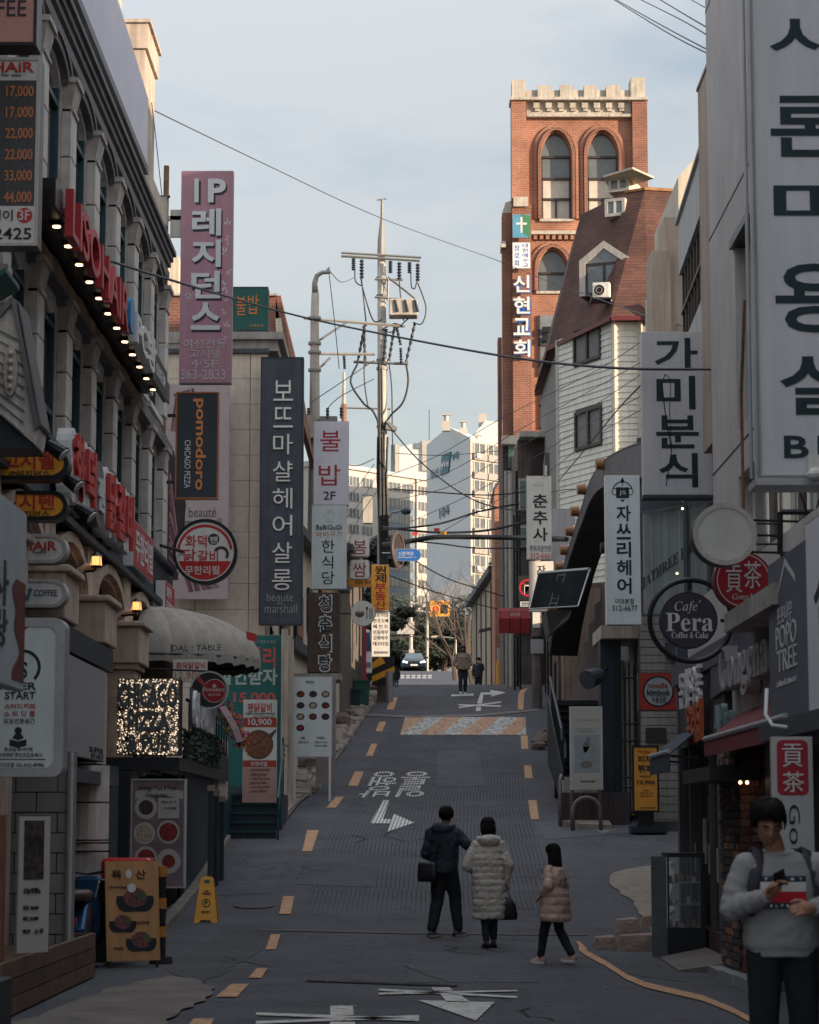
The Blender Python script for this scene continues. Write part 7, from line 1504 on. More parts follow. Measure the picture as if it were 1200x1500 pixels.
m=MB();m.sphere((sx,27.42,.85),.09,.06,.08,10,6);m.build('headlamp',glassm,t);m=MB();m.box(sx-.07,sx+.07,25.78,25.84,.52,.6);m.build('tail_lamp',mat('tail_red',(.4,.02,.01),.3),t)
t=thing('delivery_rack','large glossy red delivery box on a black rack behind the meat board','delivery box',(-3.3,28.6,0));m=MB()
for x in (-3.5,-3.1):
    for y in (28.35,28.85):m.box(x,x+.03,y,y+.03,0,1.0)
m.build('rack',blackm,t)
x0_=P(147,1290,28.3).x;x1_=P(222,1290,28.3).x;z0_=P(0,1310,28.3).z;z1_=P(0,1257,28.3).z
m=MB();m.box(x0_,x1_,28.3,28.9,z0_-.1,z1_);b_=m.build('delivery_box',mat('glossy_red_box',(.45,.015,.02),.2,var=.05),t,bevel=.06);m=MB();m.box(x0_+.1,x1_-.12,28.28,28.299,z0_-.02,z1_-.1);m.build('paper_label',whiteb,b_);m=MB();m.box(x1_-.06,x1_-.01,28.28,28.299,z0_-.08,z1_-.05);m.build('reflector',steel,b_)
# wooden planter deck and menu stands at lower left
wl=[mat('deck_board_a',(.15,.09,.06),.7,var=.3,scale=4,streak=.3),mat('deck_board_b',(.11,.065,.045),.7,var=.3,scale=4,streak=.3)]
t=thing('timber_planter','long dark timber planter box on the forecourt at the lower left','planter',(-3.2,22,0))
a0,a1=P(36,1478,20.2),P(125,1450,25.0)
for k in range(3):
    m=MB();z=.02+k*.15;m.prism([(-3.35,19.0,z),(-3.32,25.2,z+.0),(-3.32,25.2,z+.14),(-3.35,19.0,z+.14)],(.05,0,0));m.build('plank',wl[k%2],t)
    m=MB();m.box(-3.9,-3.36,18.95,19.0,z,z+.14);m.build('plank',wl[(k+1)%2],t)
    m=MB();m.box(-4.1,-3.27,25.21,25.27,z,z+.14);m.build('plank',wl[(k+1)%2],t)
m=MB();m.prism([(-3.9,19.02,.38),(-3.36,19.02,.38),(-3.34,25.18,.38),(-4.1,25.18,.38)],(0,0,.03));m.build('top_board',wl[1],t)
t=thing('menu_stand','brown timber menu stand with a black and white poster, nearest the camera','menu stand',(-3.2,21,0))
m=MB();m.box(-3.52,-3.42,20.9,21.0,.4,1.62)if False else m.box(P(5,0,20.6).x,P(32,0,20.6).x,20.6,20.75,.2,P(0,1194,20.6).z);m.build('post',woodm,t)
F=Frame((P(25,1397,20.6).x,20.6,P(0,1397,20.6).z),(.66,.75,0),.34,P(0,1196,20.6).z-P(0,1397,20.6).z)
m=MB();slab(m,F,outline('rect',F.w,F.h),-.02,0);m.build('poster',mat('dim_white_print',(.44,.43,.41),.5,var=.1),t);m=MB();slab(m,F,[(.05,.62),(.27,.62),(.27,1.12),(.05,1.12)],.002,.005);m.build('photo_print',mat('food_photo_print',(.06,.045,.04),.6,var=.9,scale=14),t)
letters(t,F,[('오늘의메뉴',(.05,.5,.24,.55)),('육회 18,000',(.05,.36,.22,.40)),('세트 25,000',(.05,.27,.22,.31)),('맥주',(.05,.16,.14,.20)),('소주',(.18,.16,.28,.20))],blackt,bold=.01)
m=MB();m.box(P(66,0,22.2).x,P(88,0,22.2).x,22.2,22.5,.3,P(0,1222,22.2).z);m.build('rear_post',woodm,t)
m=MB();a=P(-10,1300,17.5);m.box(P(-60,0,17).x,P(8,0,17).x,17.0,17.3,.1,P(0,1200,17).z);t=one(m,'dark_stand','dark chalk menu stand cut by the left edge of the picture','menu stand',navy)
m=MB();m.box(P(-60,0,15).x,P(30,0,15).x,15.0,15.5,-.02,P(0,1438,15).z);one(m,'dark_crate','dark crate cut by the lower left corner','crate',mat('dark_crate_wood',(.03,.035,.04),.7,var=.3,streak=.3),bevel=.01)
m=MB();m.box(-3.75,-3.45,27.6,28.0,.02,.3);one(m,'dark_plinth','low dark plinth behind the scooter','plinth',navy)
# green bins, hazard guard, road works at the left kerb uphill
for (px,py,w_,h,mm,lb)in ((530,1036,.5,.8,mat('green_bin',(.02,.10,.07),.5),'dark green wheeled bin at the left kerb'),(520,1040,.35,.6,navy,'small dark bin beside the green bin')):
    a=G(px,py);t=thing('street_bin',lb,'bin',a);m=MB();m.add([(a.x-w_/2*.85,a.y,a.z),(a.x+w_/2*.85,a.y,a.z),(a.x+w_/2*.85,a.y+w_*.8,a.z),(a.x-w_/2*.85,a.y+w_*.8,a.z),(a.x-w_/2,a.y-.03,a.z+h),(a.x+w_/2,a.y-.03,a.z+h),(a.x+w_/2,a.y+w_,a.z+h),(a.x-w_/2,a.y+w_,a.z+h)],[(0,3,2,1),(4,5,6,7),(0,1,5,4),(1,2,6,5),(2,3,7,6),(3,0,4,7)]);m.build('body',mm,t);m=MB();m.box(a.x-w_/2-.02,a.x+w_/2+.02,a.y-.06,a.y+w_+.02,a.z+h,a.z+h+.06);m.build('lid',mm,t)
t=thing('hazard_guard','black and yellow striped guard wrapped round the utility pole foot','guard',P(560,1000,77.6));F=front((545,961,578,1004),77.4)
m=MB();slab(m,F,outline('rect',F.w,F.h),-.1,0);m.build('backing',black,t);m=MB()
for k in range(3):slab(m,F,[(0,.1+k*.42),(F.w,.42+k*.42)if .62+k*.42<F.h else (F.w*.6,.3+k*.42),(F.w,min(.62+k*.42,F.h))if .62+k*.42<F.h else (F.w*.4,F.h),(0,min(.30+k*.42,F.h))],.002,.01)
m.build('stripe',yellow,t)
a=G(585,1002)
m=MB();x=XD(571,77);m.cyl((x,77,zg(77)),(x,77,zg(77)+1.0),.12,.12,12);one(m,'steel_bollard','pale steel bollard beside the striped pole guard','bollard',steel)
# small truck on the left
t=thing('white_truck','white cab-over truck parked between the left kerb houses','truck',(XD(535,84),84,zg(84)));x0_,x1_=XD(531,84)-.6,XD(548,84);z=zg(84)
m=MB();m.prism([(x0_,84,z+.45),(x1_,84,z+.45),(x1_,84,z+1.2),(x1_-.12,84,z+2.0),(x0_,84,z+2.05)],(0,1.9,0));m.build('cab',whiteb,t,bevel=.06)
m=MB();m.prism([(x1_+.01,84.25,z+1.25),(x1_+.01,85.3,z+1.25),(x1_-.1,85.3,z+1.85),(x1_-.1,84.35,z+1.85)],(.02,0,0));m.build('side_window',glassd,t);m=MB();m.prism([(x0_+.15,83.98,z+1.25),(x1_-.05,83.98,z+1.25),(x1_-.15,83.98,z+1.9),(x0_+.15,83.98,z+1.9)],(0,.03,0));m.build('windscreen',mat('blue_windscreen',(.04,.09,.13),.1,spec=.8),t)
m=MB();m.box(x0_,x1_-.02,86,89,z+.6,z+1.1);m.build('load_bed',greyp,t)
for y in (84.4,88.2):m=MB();m.cyl((x1_-.2,y,z+.35),(x1_+.02,y,z+.35),.35,.35,16);m.build('wheel',rubber,t)
m=MB();m.box(x1_-.3,x1_-.1,83.96,83.99,z+.7,z+.85);m.build('headlight',glassm,t)
m=MB();x=XD(534,83);m.box(x-.06,x+.08,83,83.1,zg(83)-.1,P(0,905,83).z);one(m,'red_post','thin red post beside the white truck','post',red)
# convex mirror and street name sign
t=thing('convex_mirror','round traffic mirror seen from the side on the utility pole','traffic mirror',P(583,806,76));c=P(583,806,76)
m=MB();R=Matrix.Translation(c)@Matrix.Rotation(radians(70),4,'Z')@Matrix.Rotation(radians(-8),4,'Y');m.M=R;m.tube([(0,0,0),(0,.06,0)],[.55,.55],28);m.build('mirror_back',mat('dark_mirror',(.09,.08,.08),.3,metal=.5),t)
m=MB(R);m.tube([(.55*cos(q),-.01,.55*sin(q))for q in [2*pi*k/28 for k in range(29)]],.04,6);m.build('rim',mat('dull_rim',(.10,.07,.07),.5),t)
t,F=sign('street_name_sign','blue arrow shaped street name plate on the pole','street sign',(577,804,617,822),76,.05,bluep,steel,[(whitet,.0,[('신촌역로',(584,808,606,814)),('Sinchonyeok-ro',(582,815,610,818))])],shape='pill');m=MB();m.tube([(XD(560,76),76.3,F.O.z+.3),(F.O.x+.3,76.1,F.O.z+.25)],.02,5);m.build('arm',steel,t)
# ================================================================ CAR
t=thing('dark_sedan','dark sedan with lit headlights coming over the hilltop','car',(XD(607,172),172,zg(172)));cx,cz=XD(606.5,172),zg(172)+.02
pt_=mat('car_paint',(.015,.025,.04),.2,metal=.4,var=.05,spec=.7)
def ring(y,hw,zb,zt,tw):return [(cx-hw,y,zb),(cx-hw*1.02,y,zb+(zt-zb)*.5),(cx-tw,y,zt),(cx+tw,y,zt),(cx+hw*1.02,y,zb+(zt-zb)*.5),(cx+hw,y,zb)]
m=MB();R=[ring(172.0,.78,cz+.3,cz+.68,.70),ring(172.2,.90,cz+.2,cz+.80,.78),ring(173.1,.93,cz+.2,cz+.95,.80),ring(174.0,.93,cz+.2,cz+.98,.80),ring(176.4,.93,cz+.2,cz+1.0,.8),ring(176.8,.85,cz+.3,cz+.9,.7)]
n=6;m.add([p for r in R for p in r],[(i*n+k,i*n+(k+1)%n,(i+1)*n+(k+1)%n,(i+1)*n+k)for i in range(5)for k in range(n)]+[tuple(range(n))[::-1],tuple(range(30,36))]);m.build('body',pt_,t,smooth=False)
m=MB();m.add([(cx-.72,173.15,cz+.96),(cx+.72,173.15,cz+.96),(cx+.55,173.9,cz+1.40),(cx-.55,173.9,cz+1.40)],[(0,1,2,3)]);m.build('windscreen',mat('screen_glass',(.05,.08,.10),.1,spec=.9),t)
m=MB();m.add([(cx-.72,173.17,cz+.95),(cx+.72,173.17,cz+.95),(cx+.56,173.92,cz+1.42),(cx-.56,173.92,cz+1.42),(cx-.75,176.3,cz+.98),(cx+.75,176.3,cz+.98),(cx+.56,175.4,cz+1.42),(cx-.56,175.4,cz+1.42)],[(2,6,7,3),(1,5,6,2),(0,3,7,4),(4,7,6,5)]);m.build('cabin',pt_,t)
for s in (-1,1):
    m=MB();m.prism([(cx+s*.45,171.97,cz+.58),(cx+s*.78,171.99,cz+.60),(cx+s*.80,171.99,cz+.70),(cx+s*.50,171.97,cz+.66)],(0,-.03,0));m.build('headlight',headl,t)
    m=MB();m.box(cx+s*.18-.13,cx+s*.18+.13,171.93,171.99,cz+.5,cz+.66);m.build('grille',black,t)
    for y in (172.8,175.7):m=MB();m.cyl((cx+s*.72,y,cz+.31),(cx+s*.94,y,cz+.31),.33,.33,16);m.build('wheel',rubber,t)
    m=MB();m.box(cx+s*.86,cx+s*1.03,173.3,173.4,cz+.98,cz+1.1);m.build('wing_mirror',pt_,t)
m=MB();m.box(cx-.26,cx+.26,171.95,171.98,cz+.36,cz+.47);m.build('number_plate',white,t)
# ================================================================ POLES AND WIRES
t=thing('utility_pole','tall main concrete utility pole with crossarms, insulators and a transformer unit','utility pole',(XD(560,78),78,zg(78)));PX=lambda px,D=78:P(px,600,D).x
PZ=lambda py,D=78:P(600,py,D).z
def pp(px,py,D=78):p=P(px,py,D);return p
pb=pp(562,1000);pb.z=zg(78)-.3;ptop=pp(559,372)
m=MB();m.tube([pb,ptop],[.21,.135],16);m.build('shaft',poleconc,t,smooth=True)
m=MB();m.tube([pp(559,372),pp(559,350),pp(560,318),pp(560,292)],[.15,.13,.06,.05],10);m.tube([pp(552,293),pp(566,291)],.03,5);m.build('top_spike',mat('grey_zinc',(.26,.26,.25),.5,metal=.4),t)
zc=MATS['grey_zinc']
for (x0,y0,x1,y1)in ((500,370,617,377),(500,375,615,382)):m=MB();m.tube([pp(x0,y0,77.8),pp(x1,y1,77.8)],.045,4);m.build('crossarm',zc,t)
for (x0,y0,x1,y1)in ((446,466,592,478),(466,518,548,519),(518,530,598,533)):m=MB();m.tube([pp(x0,y0,77.8 if x0>500 else 74),pp(x1,y1,77.8)],.05,4);m.build('crossarm',zc,t)
for q in ((569,406,612,440),(569,408,568,440),(549,409,590,410),(549,435,612,441),(465,500,508,472),(467,540,484,524)):m=MB();m.tube([pp(q[0],q[1],77.7),pp(q[2],q[3],77.7)],.04,4);m.build('brace',zc,t)
ins=mat('dark_insulator',(.03,.04,.055),.35)
for (x,y0,y1)in ((518,378,396),(530,380,408),(572,382,400),(585,384,410),(600,384,400),(612,386,412)):
    m=MB();p,q=pp(x,y0,77.7),pp(x,y1,77.7);k=6
    pts=[];rr=[]
    for i in range(k*2+1):pts.append(p+(q-p)*i/(k*2));rr.append(.035 if i%2==0 else .085)
    m.tube(pts,rr,8);m.build('insulator',ins,t)
for (x,y0,x1,y1)in ((535,474,524,530),(533,478,535,535),(566,482,562,533),(580,474,587,505),(578,478,570,528),(608,473,595,530),(587,510,588,534),(504,520,505,540)):
    m=MB();p,q=pp(x,y0,77.7),pp(x1,y1,77.7);n=12;m.tube([p+(q-p)*i/n for i in range(n+1)],[.03 if i%2 else .06 for i in range(n+1)],7);m.build('insulator',ins,t)
m=MB();a,b=pp(570,465,77.4),pp(612,441,77.4);m.box(a.x,b.x,77.0,77.7,a.z,b.z);m.build('transformer_box',poleconc,t,bevel=.03)
for k in range(3):m=MB();x=a.x+.2+k*.33;m.tube([(x,76.98,b.z-.05),(x+.1,76.95,a.z+.1)],.045,6);m.build('switch_arm',ins,t)
wire=mat('black_cable',(.012,.014,.018),.6,var=0,bump=0);wthin=mat('grey_cable',(.05,.055,.065),.6,var=0,bump=0)
def wcurve(pts,r,name,m_,parent=None,n=14,D=None):
    """smooth curve through photo points at given distances"""
    q=[P(*p)if len(p)==3 else P(p[0],p[1],D)for p in pts];out=[]
    for i in range(len(q)-1):
        p0,p1,p2,p3=q[max(i-1,0)],q[i],q[i+1],q[min(i+2,len(q)-1)]
        for k in range(n):
            s=k/n;out.append(.5*((2*p1)+(p2-p0)*s+(2*p0-5*p1+4*p2-p3)*s*s+(3*p1-p0-3*p2+p3)*s**3))
    out.append(q[-1]);m=MB();m.tube(out,r,5);return m.build(name,m_,parent)
for pts in (((520,396),(521,412),(530,418),(528,405)),((530,408),(531,420),(546,468),(560,468)),((530,410),(533,440),(537,478)),((585,412),(587,436)),((602,400),(603,420),(608,422),(611,410)),((612,414),(624,450),(618,474),(605,472)),((535,480),(534,520),(534,560),(540,600)),((524,533),(514,560),(532,590),(548,605),(556,640),(556,760)),((595,533),(598,560),(590,590),(570,612),(563,640),(562,800)),((556,530),(556,560),(558,800)),((559,540),(560,620),(562,780)),((570,532),(574,570),(575,640),(578,680)),((587,440),(583,450),(592,470)),((560,482),(575,486),(600,465)),((565,480),(578,474),(590,478))):wcurve(pts,.035 if pts[0][0]in (524,595,556,559)else .022,'drop_cable',wire,t,8,77.6)
m=MB()
for k in range(5):q=[(554+k*3+2*sin(k*2),640+0*k),(553+k*3.2,700),(556+k*3,760),(558+k*2.4,830)];m.tube([P(x,y,77.7-.02*k)for x,y in q],.04,5)
o=m.build('cable_bundle',wire,t);o['kind']='stuff'
for y in (410,436,530,542,627,700,760):m=MB();z=PZ(y);x=pb.x+(ptop.x-pb.x)*(z-pb.z)/(ptop.z-pb.z);m.cyl((x,78,z),(x,78,z+.09),.19,.19,12);m.build('clamp',zc,t)
m=MB();a=pp(566,615,77.5);m.prism([a,a+Vector((.36,0,-.25)),a+Vector((.30,0,-.36)),a+Vector((-.02,0,-.30))],(0,.3,0));m.build('floodlight',zc,t)
m=MB();a,b=pp(532,767,77),pp(546,728,77);m.box(a.x,b.x,76.8,77.2,a.z,b.z);m.build('meter_box',poleconc,t)
# street lamp style pole
t=thing('lamp_pole','grey pole with a bent lamp arm left of the main utility pole','street lamp',(P(461,800,66).x,66,zg(66)))
m=MB();m.tube([P(457,900,66),P(461,620,66),P(461,470,66),P(462,430,66)],[.17,.15,.12,.11],12);m.build('shaft',poleconc,t,smooth=True)
m=MB();m.tube([P(462,432,66),P(461,415,66),P(464,404,66),P(472,399,66),P(484,398,66)],[.10,.08,.07,.06,.06],10);m.build('lamp_arm',zc,t,smooth=True);m=MB();m.tube([P(478,398,66),P(481,396,66),P(482,391,66)],[.05,.06,.02],8);m.build('end_cap',zc,t)
for y in (468,505,518,544):m=MB();z=P(0,y,66).z;m.cyl((P(461,y,66).x,66,z),(P(461,y,66).x,66,z+.07),.19,.19,10);m.build('clamp',zc,t)
m=MB();a,b=P(449,645,66),P(464,612,66);m.box(a.x,b.x,65.5,66.2,a.z,b.z);m.build('transformer_can',poleconc,t);m=MB();m.box(P(472,0,66).x,P(497,0,66).x,65.6,66,P(0,625,66).z,P(0,613,66).z);m.build('switch_box',zc,t)
for x in (452,480,500):m=MB();p,q=P(x,612,65.6),P(x,598,65.6);n=6;m.tube([p+(q-p)*i/n for i in range(n+1)],[.03 if i%2 else .055 for i in range(n+1)],7);m.build('insulator',ins,t)
t=thing('far_pole','weathered far pole with one short crossarm between the nearer poles','utility pole',(P(504,700,110).x,110,zg(110)))
m=MB();m.tube([P(504,900,110),P(504,592,110)],[.17,.13],10);m.build('shaft',rust,t);m=MB();m.tube([P(504,594,110),P(504,545,110)],[.10,.06],8);m.build('top',poleconc,t);m=MB();m.tube([P(498,597,110),P(572,599,110)],.05,4);m.build('crossarm',zc,t)
# hanging lamp behind main pole
t=thing('hooded_street_lamp','small hooded street lamp on a curved arm behind the cable bundle','street lamp',P(598,750,96));m=MB();m.tube([P(566,762,96),P(574,751,96),P(588,748,96)],.05,6);m.build('arm',zc,t);m=MB();m.tube([P(588,749,96),P(594,748,96),P(602,750,96)],[.10,.17,.08],10);m.build('lamp_head',mat('dark_lamp_head',(.05,.07,.085),.4),t,smooth=True)
# overhead cables, each its own thing
CB=[
 ('long thick black cable sagging from the left facade across the whole street',.022,[(-40,295,22),(120,368,30),(300,425,40),(450,466,52),(600,497,47),(760,525,40),(900,539,35.5),(1040,541,33),(1106,540,29.5)],wire),
 ('thin high cable from the roof hoarding across the sky towards the church',.012,[(222,160,40),(400,246,55),(560,320,66),(730,382,80),(810,415,76)],wthin),
 ('thin cable continuing from the church sign to the tan wall',.014,[(810,415,76),(860,432,74),(955,465,60),(1035,485,40)],wthin),
 ('upper of the paired cables at the top right corner',.012,[(895,-5,60),(975,40,45),(1059,84,29.6)],wire),
 ('lower of the paired cables at the top right corner',.012,[(888,-8,60),(975,46,45),(1059,89,29.6)],wire),
 ('middle cable of the top right group',.012,[(930,-5,60),(1000,30,45),(1059,66,29.6)],wire),
 ('thick cable of the top right group',.014,[(955,-8,60),(1010,25,45),(1059,53,29.6)],wire),
 ('short cable nearest the grey building in the top right corner',.010,[(1010,-2,50),(1059,25,29.6)],wthin),
 ('heavy bundled cable crossing the street at hump height above the crest',.085,[(560,798,77),(600,793,77),(640,787,77),(700,787,77),(760,788,76),(830,790,70)],wire),
 ('second bundled cable just above the heaviest one',.04,[(560,772,77),(640,780,77),(720,776,77),(790,758,76)],wire),
 ('rising cable from the pole towards the brown shop house',.035,[(560,776,77),(640,768,77),(700,750,78),(760,738,84)],wire),
 ('cable drooping from the heavy bundle to the right pole',.025,[(565,790,77),(640,796,77),(700,803,77),(780,802,76)],wire),
 ('long straight cable falling from the pole to the right pole',.022,[(565,618,77),(620,680,77),(700,735,77),(790,752,76)],wire),
 ('cable dropping rightwards across the gable number',.02,[(575,800,77),(650,845,80),(720,868,90),(790,890,95)],wire),
 ('lower cable dropping rightwards over the far trees',.02,[(562,840,78),(640,868,84),(720,890,95),(780,900,100)],wire),
 ('taut cable crossing in front of the white apartment slab',.022,[(575,716,78),(650,722,78),(720,725,80),(790,718,84)],wire),
 ('cable rising steeply to the white sided house, uppermost',.011,[(560,700,78),(640,668,78),(740,610,76),(870,545,72),(940,500,50)],wthin),
 ('cable rising to the white sided house, second one',.011,[(562,720,78),(660,690,78),(760,630,76),(860,575,72),(940,530,50)],wthin),
 ('cable rising to the white sided house, third one',.011,[(562,735,78),(660,712,78),(760,655,76),(860,600,72),(940,548,50)],wthin),
 ('cable rising to the white sided house, fourth one',.011,[(600,765,78),(690,724,78),(780,672,76),(870,616,72),(940,580,50)],wthin),
 ('cable rising to the white sided house, lowest one',.011,[(630,790,78),(700,748,78),(790,700,76),(870,640,72),(940,600,50)],wthin),
 ('cable climbing diagonally past the tailor sign to the snack bar sign',.014,[(818,705,65),(860,655,55),(905,600,45),(943,560,36)],wthin),
 ('thin loop of cable from the bent lamp arm',.012,[(484,398,66),(500,413,70),(520,406,77)],wthin),
 ('thin cable hanging from the bent lamp arm tip',.012,[(482,400,66),(490,470,67),(497,540,68)],wthin),
 ('cable from the lilac sign top up to the pole crossarm',.014,[(455,590,60),(500,560,70),(548,528,77)],wire),
 ('second cable from the lilac sign top up to the pole',.014,[(478,600,60),(500,580,70),(548,555,77)],wire),
 ('cable fan strand spreading down to the left house, upper',.012,[(548,680,77),(520,718,74),(500,735,71)],wire),
 ('cable fan strand spreading down to the left house, middle',.012,[(550,700,77),(525,740,74),(500,766,71)],wire),
 ('cable fan strand spreading down to the left house, lower',.012,[(552,720,77),(530,752,74),(512,790,71)],wire),
 ('cable running level out of the lilac sign edge',.014,[(508,680,56),(525,682,66),(548,672,77)],wire),
 ('thin vertical cable down the sky at the stone building roof',.008,[(222,150,39),(228,200,40),(237,285,41.4)],wthin),
 ('thin cable across the gable lettering',.014,[(580,664,90),(650,667,90),(735,660,90)],wthin),
 ('thin cable from the salon lamp to the tailor sign',.014,[(858,717,56),(830,717,62),(808,721,68)],wire),
 ('loose wires beside the grey building edge',.015,[(1048,560,31),(1052,640,31),(1046,700,31),(1050,740,30)],wire),
 ('loose black wire down the narrow gap by the round signs',.014,[(1060,700,30),(1036,790,31),(1044,850,31),(1040,900,31)],wire),
]
for lb,r,pts,mm in CB:o=wcurve(pts,r,'overhead_cable',mm);tag(o,lb,'cable','overhead cables')
t=thing('cable_tags','small red and orange tags clipped to the bundled cables','tag',P(645,778,76.8));
for (x,y,mm)in ((640,776,redt),(650,781,yel2),(608,782,redt)):a=P(x,y,76.7);m=MB();m.box(a.x-.09,a.x+.09,76.68,76.72,a.z-.05,a.z+.05);m.build('tag_plate',mm,t)
# ================================================================ FAR BACKGROUND
apw=mat('apartment_white',(.46,.43,.39),.8,var=.08,scale=.1);apg=mat('apartment_gable_grey',(.66,.665,.65),.8,var=.05,scale=.05);apd=mat('apartment_slate_panel',(.15,.19,.235),.7,var=.08,scale=.1);aglass=mat('apartment_glass',(.10,.12,.13),.15,spec=.7,var=.4,scale=.4,bump=0)
D0=350
t=thing('gabled_apartment_tower','pale grey gabled apartment tower numbered 104 with a blue emblem','building',P(690,900,D0));
A_=P(625,640,D0+25);B_=P(689,640,D0);zt=P(0,640,D0).z;C_=P(770,640,D0+8)
gz=10
m=MB();pk=P(654,625,D0+12);zpk=pk.z;pk.x=A_.x+(B_.x-A_.x)*.52;m.prism([(A_.x,A_.y,gz),(B_.x,B_.y,gz),(B_.x,B_.y,P(0,641,D0).z),(pk.x,pk.y,zpk),(A_.x,A_.y,P(0,652,D0+25).z)],(12,25,0));m.build('gable_wall',apg,t)
zB=P(0,642,D0).z
m=MB();dd=(C_-B_);dd.z=0;L_=dd.length;dn=dd.normalized();nn=Vector((dn.y,-dn.x,0));
Fb=Frame((B_.x,B_.y,gz),dn,L_,zB-gz);m.prism([Fb.pt(0,0,.05),Fb.pt(L_,0,.05),Fb.pt(L_,Fb.h,.05),Fb.pt(0,Fb.h,.05)],Fb.n*-.04);m.build('balcony_wall',apw,t)
fl=2.8;z=Fb.h-2.9;r_=0
while z>8:
    for k in range(4):
        a0=.5+k*2.95
        m=MB();slab(m,Fb,[(a0,z+.1),(a0+2.5,z+.1),(a0+2.5,z+2.3),(a0,z+2.3)],.06,.12);m.build('balcony_window',aglass,t)
        m=MB();
        for s in (0,1.15,2.35):slab(m,Fb,[(a0+s,z+.1),(a0+s+.18,z+.1),(a0+s+.18,z+2.3),(a0+s,z+2.3)],.12,.2)
        m.build('window_bars',apw,t)
        m=MB();slab(m,Fb,[(a0-.1,z-.25),(a0+2.6,z-.25),(a0+2.6,z+.75),(a0-.1,z+.75)],.21,.5);m.build('balcony_rail',mat('balcony_rail_grey',(.28,.26,.24),.6,var=.15),t)
        if (r_+k)%3==0:m=MB();slab(m,Fb,[(a0+.2,z+.0),(a0+1.0,z+.0),(a0+1.0,z+.7),(a0+.2,z+.7)],.51,.8);m.build('air_conditioner',whiteb,t)
    z-=fl;r_+=1
for (x,y)in ((654,625),(679,635),(700,655)):a=P(x,y,D0+6);m=MB();m.box(a.x-.6,a.x+.6,a.y,a.y+1.2,a.z-.6,a.z+.9);m.cyl((a.x,a.y+.6,a.z+.9),(a.x,a.y+.6,a.z+1.8),.35,.35,8);m.box(a.x-.6,a.x+.6,a.y+.1,a.y+1.1,a.z+1.8,a.z+1.95);m.build('roof_vent',apw,t)
Fg=Frame((A_.x,A_.y,gz),(B_-A_)*Vector((1,1,0))if False else Vector((B_.x-A_.x,B_.y-A_.y,0)),Vector((B_.x-A_.x,B_.y-A_.y,0)).length,50)
gu=lambda px:(px-625)/64*Fg.w
gzz=lambda py:P(0,py,D0+12).z-gz
letters(t,Fg,[('104',(gu(646),gzz(754),gu(660),gzz(740)))],mat('gable_number',(.10,.12,.14),.6),d=.15,th=.05,bold=.0)
m=MB();slab(m,Fg,[(gu(647),gzz(690)),(gu(659),gzz(692)),(gu(663),gzz(664)),(gu(650),gzz(662))],.02,.2);m.build('emblem_panel',mat('emblem_teal',(.01,.13,.20),.5),t)
letters(t,Fg,[('두산',(gu(632),gzz(690),gu(645),gzz(676))),('ve',(gu(664),gzz(679),gu(674),gzz(669)))],MATS['emblem_teal'],d=.15,th=.05,bold=.0);letters(t,Fg,[('We',(gu(649),gzz(684),gu(661),gzz(673)))],whitet,d=.25,th=.05,bold=.02)
t=thing('rear_gabled_tower','grey gabled apartment tower top behind the numbered one','building',P(715,700,420));a=P(688,700,420);b=P(740,700,420);m=MB();m.prism([(a.x,420,10),(b.x+4,420,10),(b.x+4,420,P(0,622,420).z),(P(709,0,420).x,420,P(0,616,420).z),(a.x,420,P(0,645,420).z)],(0,14,0));m.build('wall',apg,t);m=MB();c=P(707,612,421);m.box(c.x-.7,c.x+.7,421,422.4,c.z-1.4,c.z+.8);m.build('roof_vent',apw,t)
t=thing('stepped_apartment_block','pale apartment block with a stepped roof left of the numbered gable','building',P(603,800,480));a,b=P(580,0,480),P(640,0,480);
m=MB();m.box(a.x,b.x,480,495,10,P(0,664,480).z);m.prism([(a.x,480,P(0,664,480).z),(P(618,0,480).x,480,P(0,664,480).z),(P(618,0,480).x,480,P(0,646,480).z),(a.x,480,P(0,657,480).z)],(0,12,0));m.build('wall',apg,t)
m=MB();m.box(P(618,0,480).x,b.x,479.6,490,P(0,690,480).z,P(0,646,480).z);m.build('lift_tower',apw,t);m=MB();c=P(612,653,479.8);m.box(c.x-.5,c.x+.5,479.7,479.9,c.z-.6,c.z+.6);m.build('vent_window',apd,t);m=MB();m.tube([P(629,600,481),P(629,648,481)],.08,4);m.build('mast',wthin,t)
m=MB();m.cyl(P(579,652,475),P(579,712,475),.9,.9,10);one(m,'boiler_flue','grey cylindrical flue beside the stepped apartment roof','flue',zc)
t=thing('long_apartment_slab','long pale apartment slab with dark slate panels and window bands at the crest','building',P(560,900,300))
a,b=P(470,0,392),P(634,0,412);SD=Vector((b.x-a.x,20,0));Fs=Frame((a.x,392,8),SD,SD.length,P(0,706,412).z-8)
m=MB();m.prism([Fs.pt(0,0),Fs.pt(Fs.w,0),Fs.pt(Fs.w,Fs.h),Fs.pt(0,Fs.h+.5)],Fs.n*-10);m.build('wall',apw,t)
m=MB();slab(m,Fs,[(-.3,Fs.h),(Fs.w+.3,Fs.h),(Fs.w+.3,Fs.h+.35),(-.3,Fs.h+.9)],-10,.6);m.build('roof_edge',greyp,t)
fs=lambda px:(px-470)/164*Fs.w
random.seed(12);r_=0;z=Fs.h-2.6
while z>.5:
    for (p0,p1)in ((478,492),(496,510),(512,526),(530,545),(568,585),(588,604),(609,626)):
        x0_,x1_=fs(p0),fs(p1)
        m=MB();slab(m,Fs,[(x0_,z),(x1_,z),(x1_,z+1.5),(x0_,z+1.5)],.01,.06);f_=m.build('window',aglass,t)
        m=MB();n=3
        for k in range(n+1):u=x0_+(x1_-x0_)*k/n;slab(m,Fs,[(u-.06,z),(u+.06,z),(u+.06,z+1.5),(u-.06,z+1.5)],.06,.12)
        m.build('window_bars',apw,f_)
    z-=2.72;r_+=1
